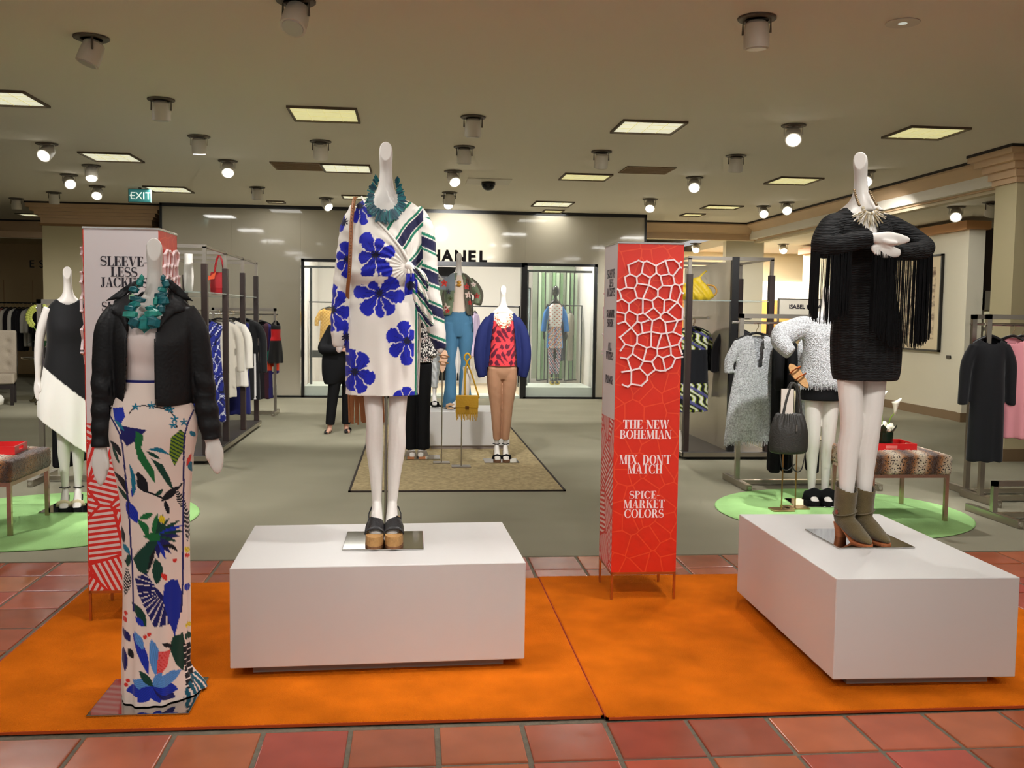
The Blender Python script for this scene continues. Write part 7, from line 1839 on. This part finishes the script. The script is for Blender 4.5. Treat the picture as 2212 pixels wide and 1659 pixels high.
for i, (c, lb) in enumerate(far):
    def fc(x, y, z, N, c=c, i=i):
        k = paint(len(x), c)
        if i == 2: k[np.mod(z, .07) < .022] = lin((150, 40, 44))
        return k
    hung('hanging_jacket', lb, 'jacket', (-9.12 + i * .088, 22.4, 1.655), 1.38, .85 if c[0] > 100 else .95, .19, .026, .55, fc, voxel=.02)
m_chair = mat('beige_tuft', (176, 162, 142), .85, bump=(60, .2)); m_legd = mat('dark_leg', (34, 24, 20), .5)
o = thing('armchair', 'beige tufted side chair with dark legs at the left picture edge', 'chair', (-6.66, 16.3, .004), .3)
b = MB(); b.box((0, 0, .42), (.62, .6, .16)); V, F, N = union(b, .02, 10); meshobj('seat', V, F, m_chair, o)
b = MB(); b.box((0, .28, .80), (.62, .14, .76), rot=Matrix.Rotation(-.12, 3, 'X')); V, F, N = union(b, .018, 8)
tuft = np.zeros(len(V))
for tx in (-.18, 0, .18):
    for tz in (.62, .82, 1.0): tuft += np.exp(-((V[:, 0] - tx) ** 2 + (V[:, 2] - tz) ** 2) / .0018) * (V[:, 1] < .27)
V[:, 1] += .03 * tuft; meshobj('backrest', V, F, m_chair, o)
b = MB(); b.bx(-.315, .315, .30, .36, .42, 1.14); b.build('back_panel', m_legd, o)
for sx in (-1, 1):
    for sy in (-1, 1):
        b = MB(); b.box((sx * .27, sy * .26, .17), (.05, .05, .34)); b.build('leg', m_legd, o)
b = MB(); b.bx(-.27, .27, -.28, -.25, .26, .33); b.build('stretcher', m_legd, o)
o = thing('pedestal_table', 'ornate silver pedestal table with scrolled feet beside the side chair', 'table', (-5.98, 16.5, .004))
m_sil = mat('antique_silver', (150, 140, 118), .25, metal=1)
b = MB(); b.lathe([(.30, .72), (.32, .735), (.32, .75), (.001, .755)], 30); b.build('top', m_sil, o)
b = MB(); b.lathe([(.05, .20), (.09, .24), (.05, .30), (.035, .36), (.07, .42), (.09, .48), (.04, .54), (.03, .62), (.06, .69), (.10, .72)], 18); b.build('pedestal', m_sil, o, smooth=True)
for k in range(3):
    a = k * 2 * PI / 3 + .5; b = MB(); b.tube(catmull([(.04 * math.cos(a), .04 * math.sin(a), .26), (.12 * math.cos(a), .12 * math.sin(a), .20), (.2 * math.cos(a), .2 * math.sin(a), .07), (.27 * math.cos(a), .27 * math.sin(a), .015), (.30 * math.cos(a), .30 * math.sin(a), .04)], 18), [.028] * 18, 8); b.build('foot', m_sil, o, smooth=True)
o = thing('potted_orchid', 'yellow green orchid in a dark pot on the silver pedestal table', 'plant', (-5.98, 16.5, .757))
b = MB(); b.lathe([(.09, 0), (.12, .02), (.13, .16), (.12, .16), (.001, .14)], 20); b.build('pot', mat('dark_pot', (28, 24, 24), .3), o)
b = MB(); pts = catmull([(0, 0, .14), (-.08, 0, .4), (-.2, 0, .62), (-.12, -.02, .78), (.05, -.03, .80)], 24); b.tube(pts, .008, 6); b.build('stem', m_stem, o)
for k, p in enumerate(pts[9::1]):
    f = bpy.data.objects.new('blossom', None); link(f, o); f.location = tuple(p)
    for q in range(5):
        a = q * 2 * PI / 5 + k; b = MB(); b.ball((.03 * math.cos(a), -.01, .03 * math.sin(a)), (.028, .008, .028), 8, 5); b.build('petal', mat('orchid_petal', (190, 196, 90), .6), f, smooth=True)
for k in range(4):
    a = k * 1.6; b = MB(); b.tube([(0, 0, .14), (.12 * math.cos(a), .12 * math.sin(a), .26), (.24 * math.cos(a), .24 * math.sin(a), .22)], [(.02, .004), (.04, .004), (.006, .003)], 8); b.build('leaf', m_leafd, o)
o = thing('ottoman', 'low round white ottoman at the left picture edge', 'ottoman', (-6.45, 15.3, .004)); b = MB(); b.lathe([(.22, .06), (.30, .09), (.31, .17), (.28, .22), (.001, .24)], 30); b.build('seat', mat('white_leather', (240, 236, 226), .5), o, smooth=True)
for k in range(4):
    a = k * PI / 2 + .4; b = MB(); b.cyl((.18 * math.cos(a), .18 * math.sin(a), .03), .018, .06, 8); b.build('foot', m_legd, o)
rack('clothes_rack', 'steel rack with long black clothes behind the black and white dressed mannequin', (-3.28, 9.0, .004), 0, 1.0, 1.62, 1.54, .6, .03)
for i, (x, L_, lb) in enumerate(((-3.06, 1.3, 'long black gown on the rack behind the black and white dressed mannequin, left one'), (-2.88, 1.25, 'long black gown on the rack behind the black and white dressed mannequin, right one'))):
    hung('hanging_dress', lb, 'dress', (x, 9.0, 1.545), 1.0, L_, .16, .05, None, m=m_blk, voxel=.014)
# counter and hanging gold jacket in the left display window, clothes in the boutique
hung('hanging_jacket', 'golden tweed jacket hanging in the left display window', 'jacket', (-1.63, 19.4, 1.74), 0, .72, .2, .06, .36, lambda x, y, z, N: np.where((np.sin(x * 90) * np.sin(z * 90) > .2)[:, None], np.array(lin((236, 196, 104))), np.array(lin((206, 156, 60)))), voxel=.012)
o = thing('garment_rail', 'black hanging rail across the left display window', 'clothes rail', (-1.3, 19.4, 0)); b = MB(); b.cyl((0, 0, 1.745), .012, 1.45, 8, 'X'); b.build('rail', m_black, o); b = MB(); b.bx(-.72, .72, .02, .08, .66, .80); b.build('shelf', m_black, o)
for s in (-1, 1): b = MB(); b.bx(s * .7 - .015, s * .7 + .015, -.015, .08, .02, 1.76); b.build('post', m_black, o)
o = thing('garment_rail', 'black hanging rail inside the boutique door', 'clothes rail', (1.5, 20.6, 0)); b = MB(); b.cyl((0, 0, 1.72), .015, 1.5, 8, 'X'); b.build('rail', m_black, o)
for s in (-1, 1): b = MB(); b.bx(s * .74 - .015, s * .74 + .015, -.015, .015, .02, 1.74); b.build('post', m_black, o)
for i, (x, c, lb) in enumerate(((1.0, (176, 24, 34), 'red garment on the rail inside the boutique door'), (1.16, (220, 200, 214), 'pale lilac patterned garment on the rail inside the boutique'), (1.3, (186, 168, 196), 'lilac garment beside the pale one inside the boutique'), (1.78, (226, 226, 232), 'white garment at the right on the rail inside the boutique'), (1.92, (196, 200, 214), 'grey blue garment at the right end of the rail inside the boutique'))):
    hung('hanging_blouse', lb, 'top', (x, 20.6, 1.71), 1.2, .95, .18, .035, .5, solidcol(c), voxel=.02)
for i, (x, c, lb) in enumerate(((3.0, (30, 34, 60), 'navy garment behind the black window mannequin'), (3.16, (150, 146, 130), 'grey tweed garment behind the black window mannequin'))):
    hung('hanging_blouse', lb, 'top', (x, 19.5, 1.74), 1.2, 1.0, .16, .04, .5, solidcol(c), voxel=.018)
o = thing('garment_rail', 'black hanging rail in the right display window', 'clothes rail', (3.05, 19.5, 0)); b = MB(); b.cyl((0, 0, 1.75), .012, .7, 8, 'X'); b.build('rail', m_black, o)
for s in (-1, 1): b = MB(); b.bx(s * .34 - .012, s * .34 + .012, -.012, .012, .02, 1.76); b.build('post', m_black, o)
# framed artwork on the right wall
o = thing('framed_artwork', 'large framed beige abstract artwork on the cream wall', 'picture', (8.39, 15.6, 1.83))
b = MB()
for q in ((-.80, -.77, -.78, .78), (.77, .80, -.78, .78)): b.bx(-.045, 0, q[0], q[1], q[2], q[3])
for q in ((-.80, .80, -.78, -.75), (-.80, .80, .75, .78)): b.bx(-.045, 0, q[0], q[1], q[2], q[3])
b.build('frame', m_black, o)
m_art = bpy.data.materials.new('artwork_print'); m_art.use_nodes = True; nt = m_art.node_tree; P = nt.nodes['Principled BSDF']; P.inputs['Roughness'].default_value = .6
tc = nt.nodes.new('ShaderNodeTexCoord'); mp = nt.nodes.new('ShaderNodeMapping'); mp.inputs['Scale'].default_value = (1, 2.2, 5); n = nt.nodes.new('ShaderNodeTexNoise'); n.inputs['Scale'].default_value = 2.2; n.inputs['Detail'].default_value = 6; cr = nt.nodes.new('ShaderNodeValToRGB')
cr.color_ramp.elements[0].position = .38; cr.color_ramp.elements[0].color = (*lin((120, 96, 78)), 1); cr.color_ramp.elements[1].position = .56; cr.color_ramp.elements[1].color = (*lin((222, 202, 166)), 1)
nt.links.new(tc.outputs['Object'], mp.inputs[0]); nt.links.new(mp.outputs[0], n.inputs['Vector']); nt.links.new(n.outputs['Fac'], cr.inputs['Fac']); nt.links.new(cr.outputs['Color'], P.inputs['Base Color'])
b = MB(); b.bx(-.02, 0, -.77, .77, -.75, .75); b.build('canvas', mat('mat_board', (226, 208, 172), .7), o)
b = MB(); b.bx(-.023, -.02, -.60, .60, -.58, .58); b.build('print', m_art, o)
o = thing('label_plate', 'tiny dark label plate on the wall under the artwork', 'plate', (8.39, 14.55, .98)); b = MB(); b.bx(-.008, 0, -.06, .06, -.025, .025); b.build('plate', m_black, o)
# small white switch box near the pilaster
o = thing('wall_box', 'small white box on the pilaster above the black and white dress', 'box', (-5.55, 18.3, 1.86)); b = MB(); b.bx(-.06, .06, -.05, 0, -.11, .11); b.build('housing', m_wht, o, bevel=.006)
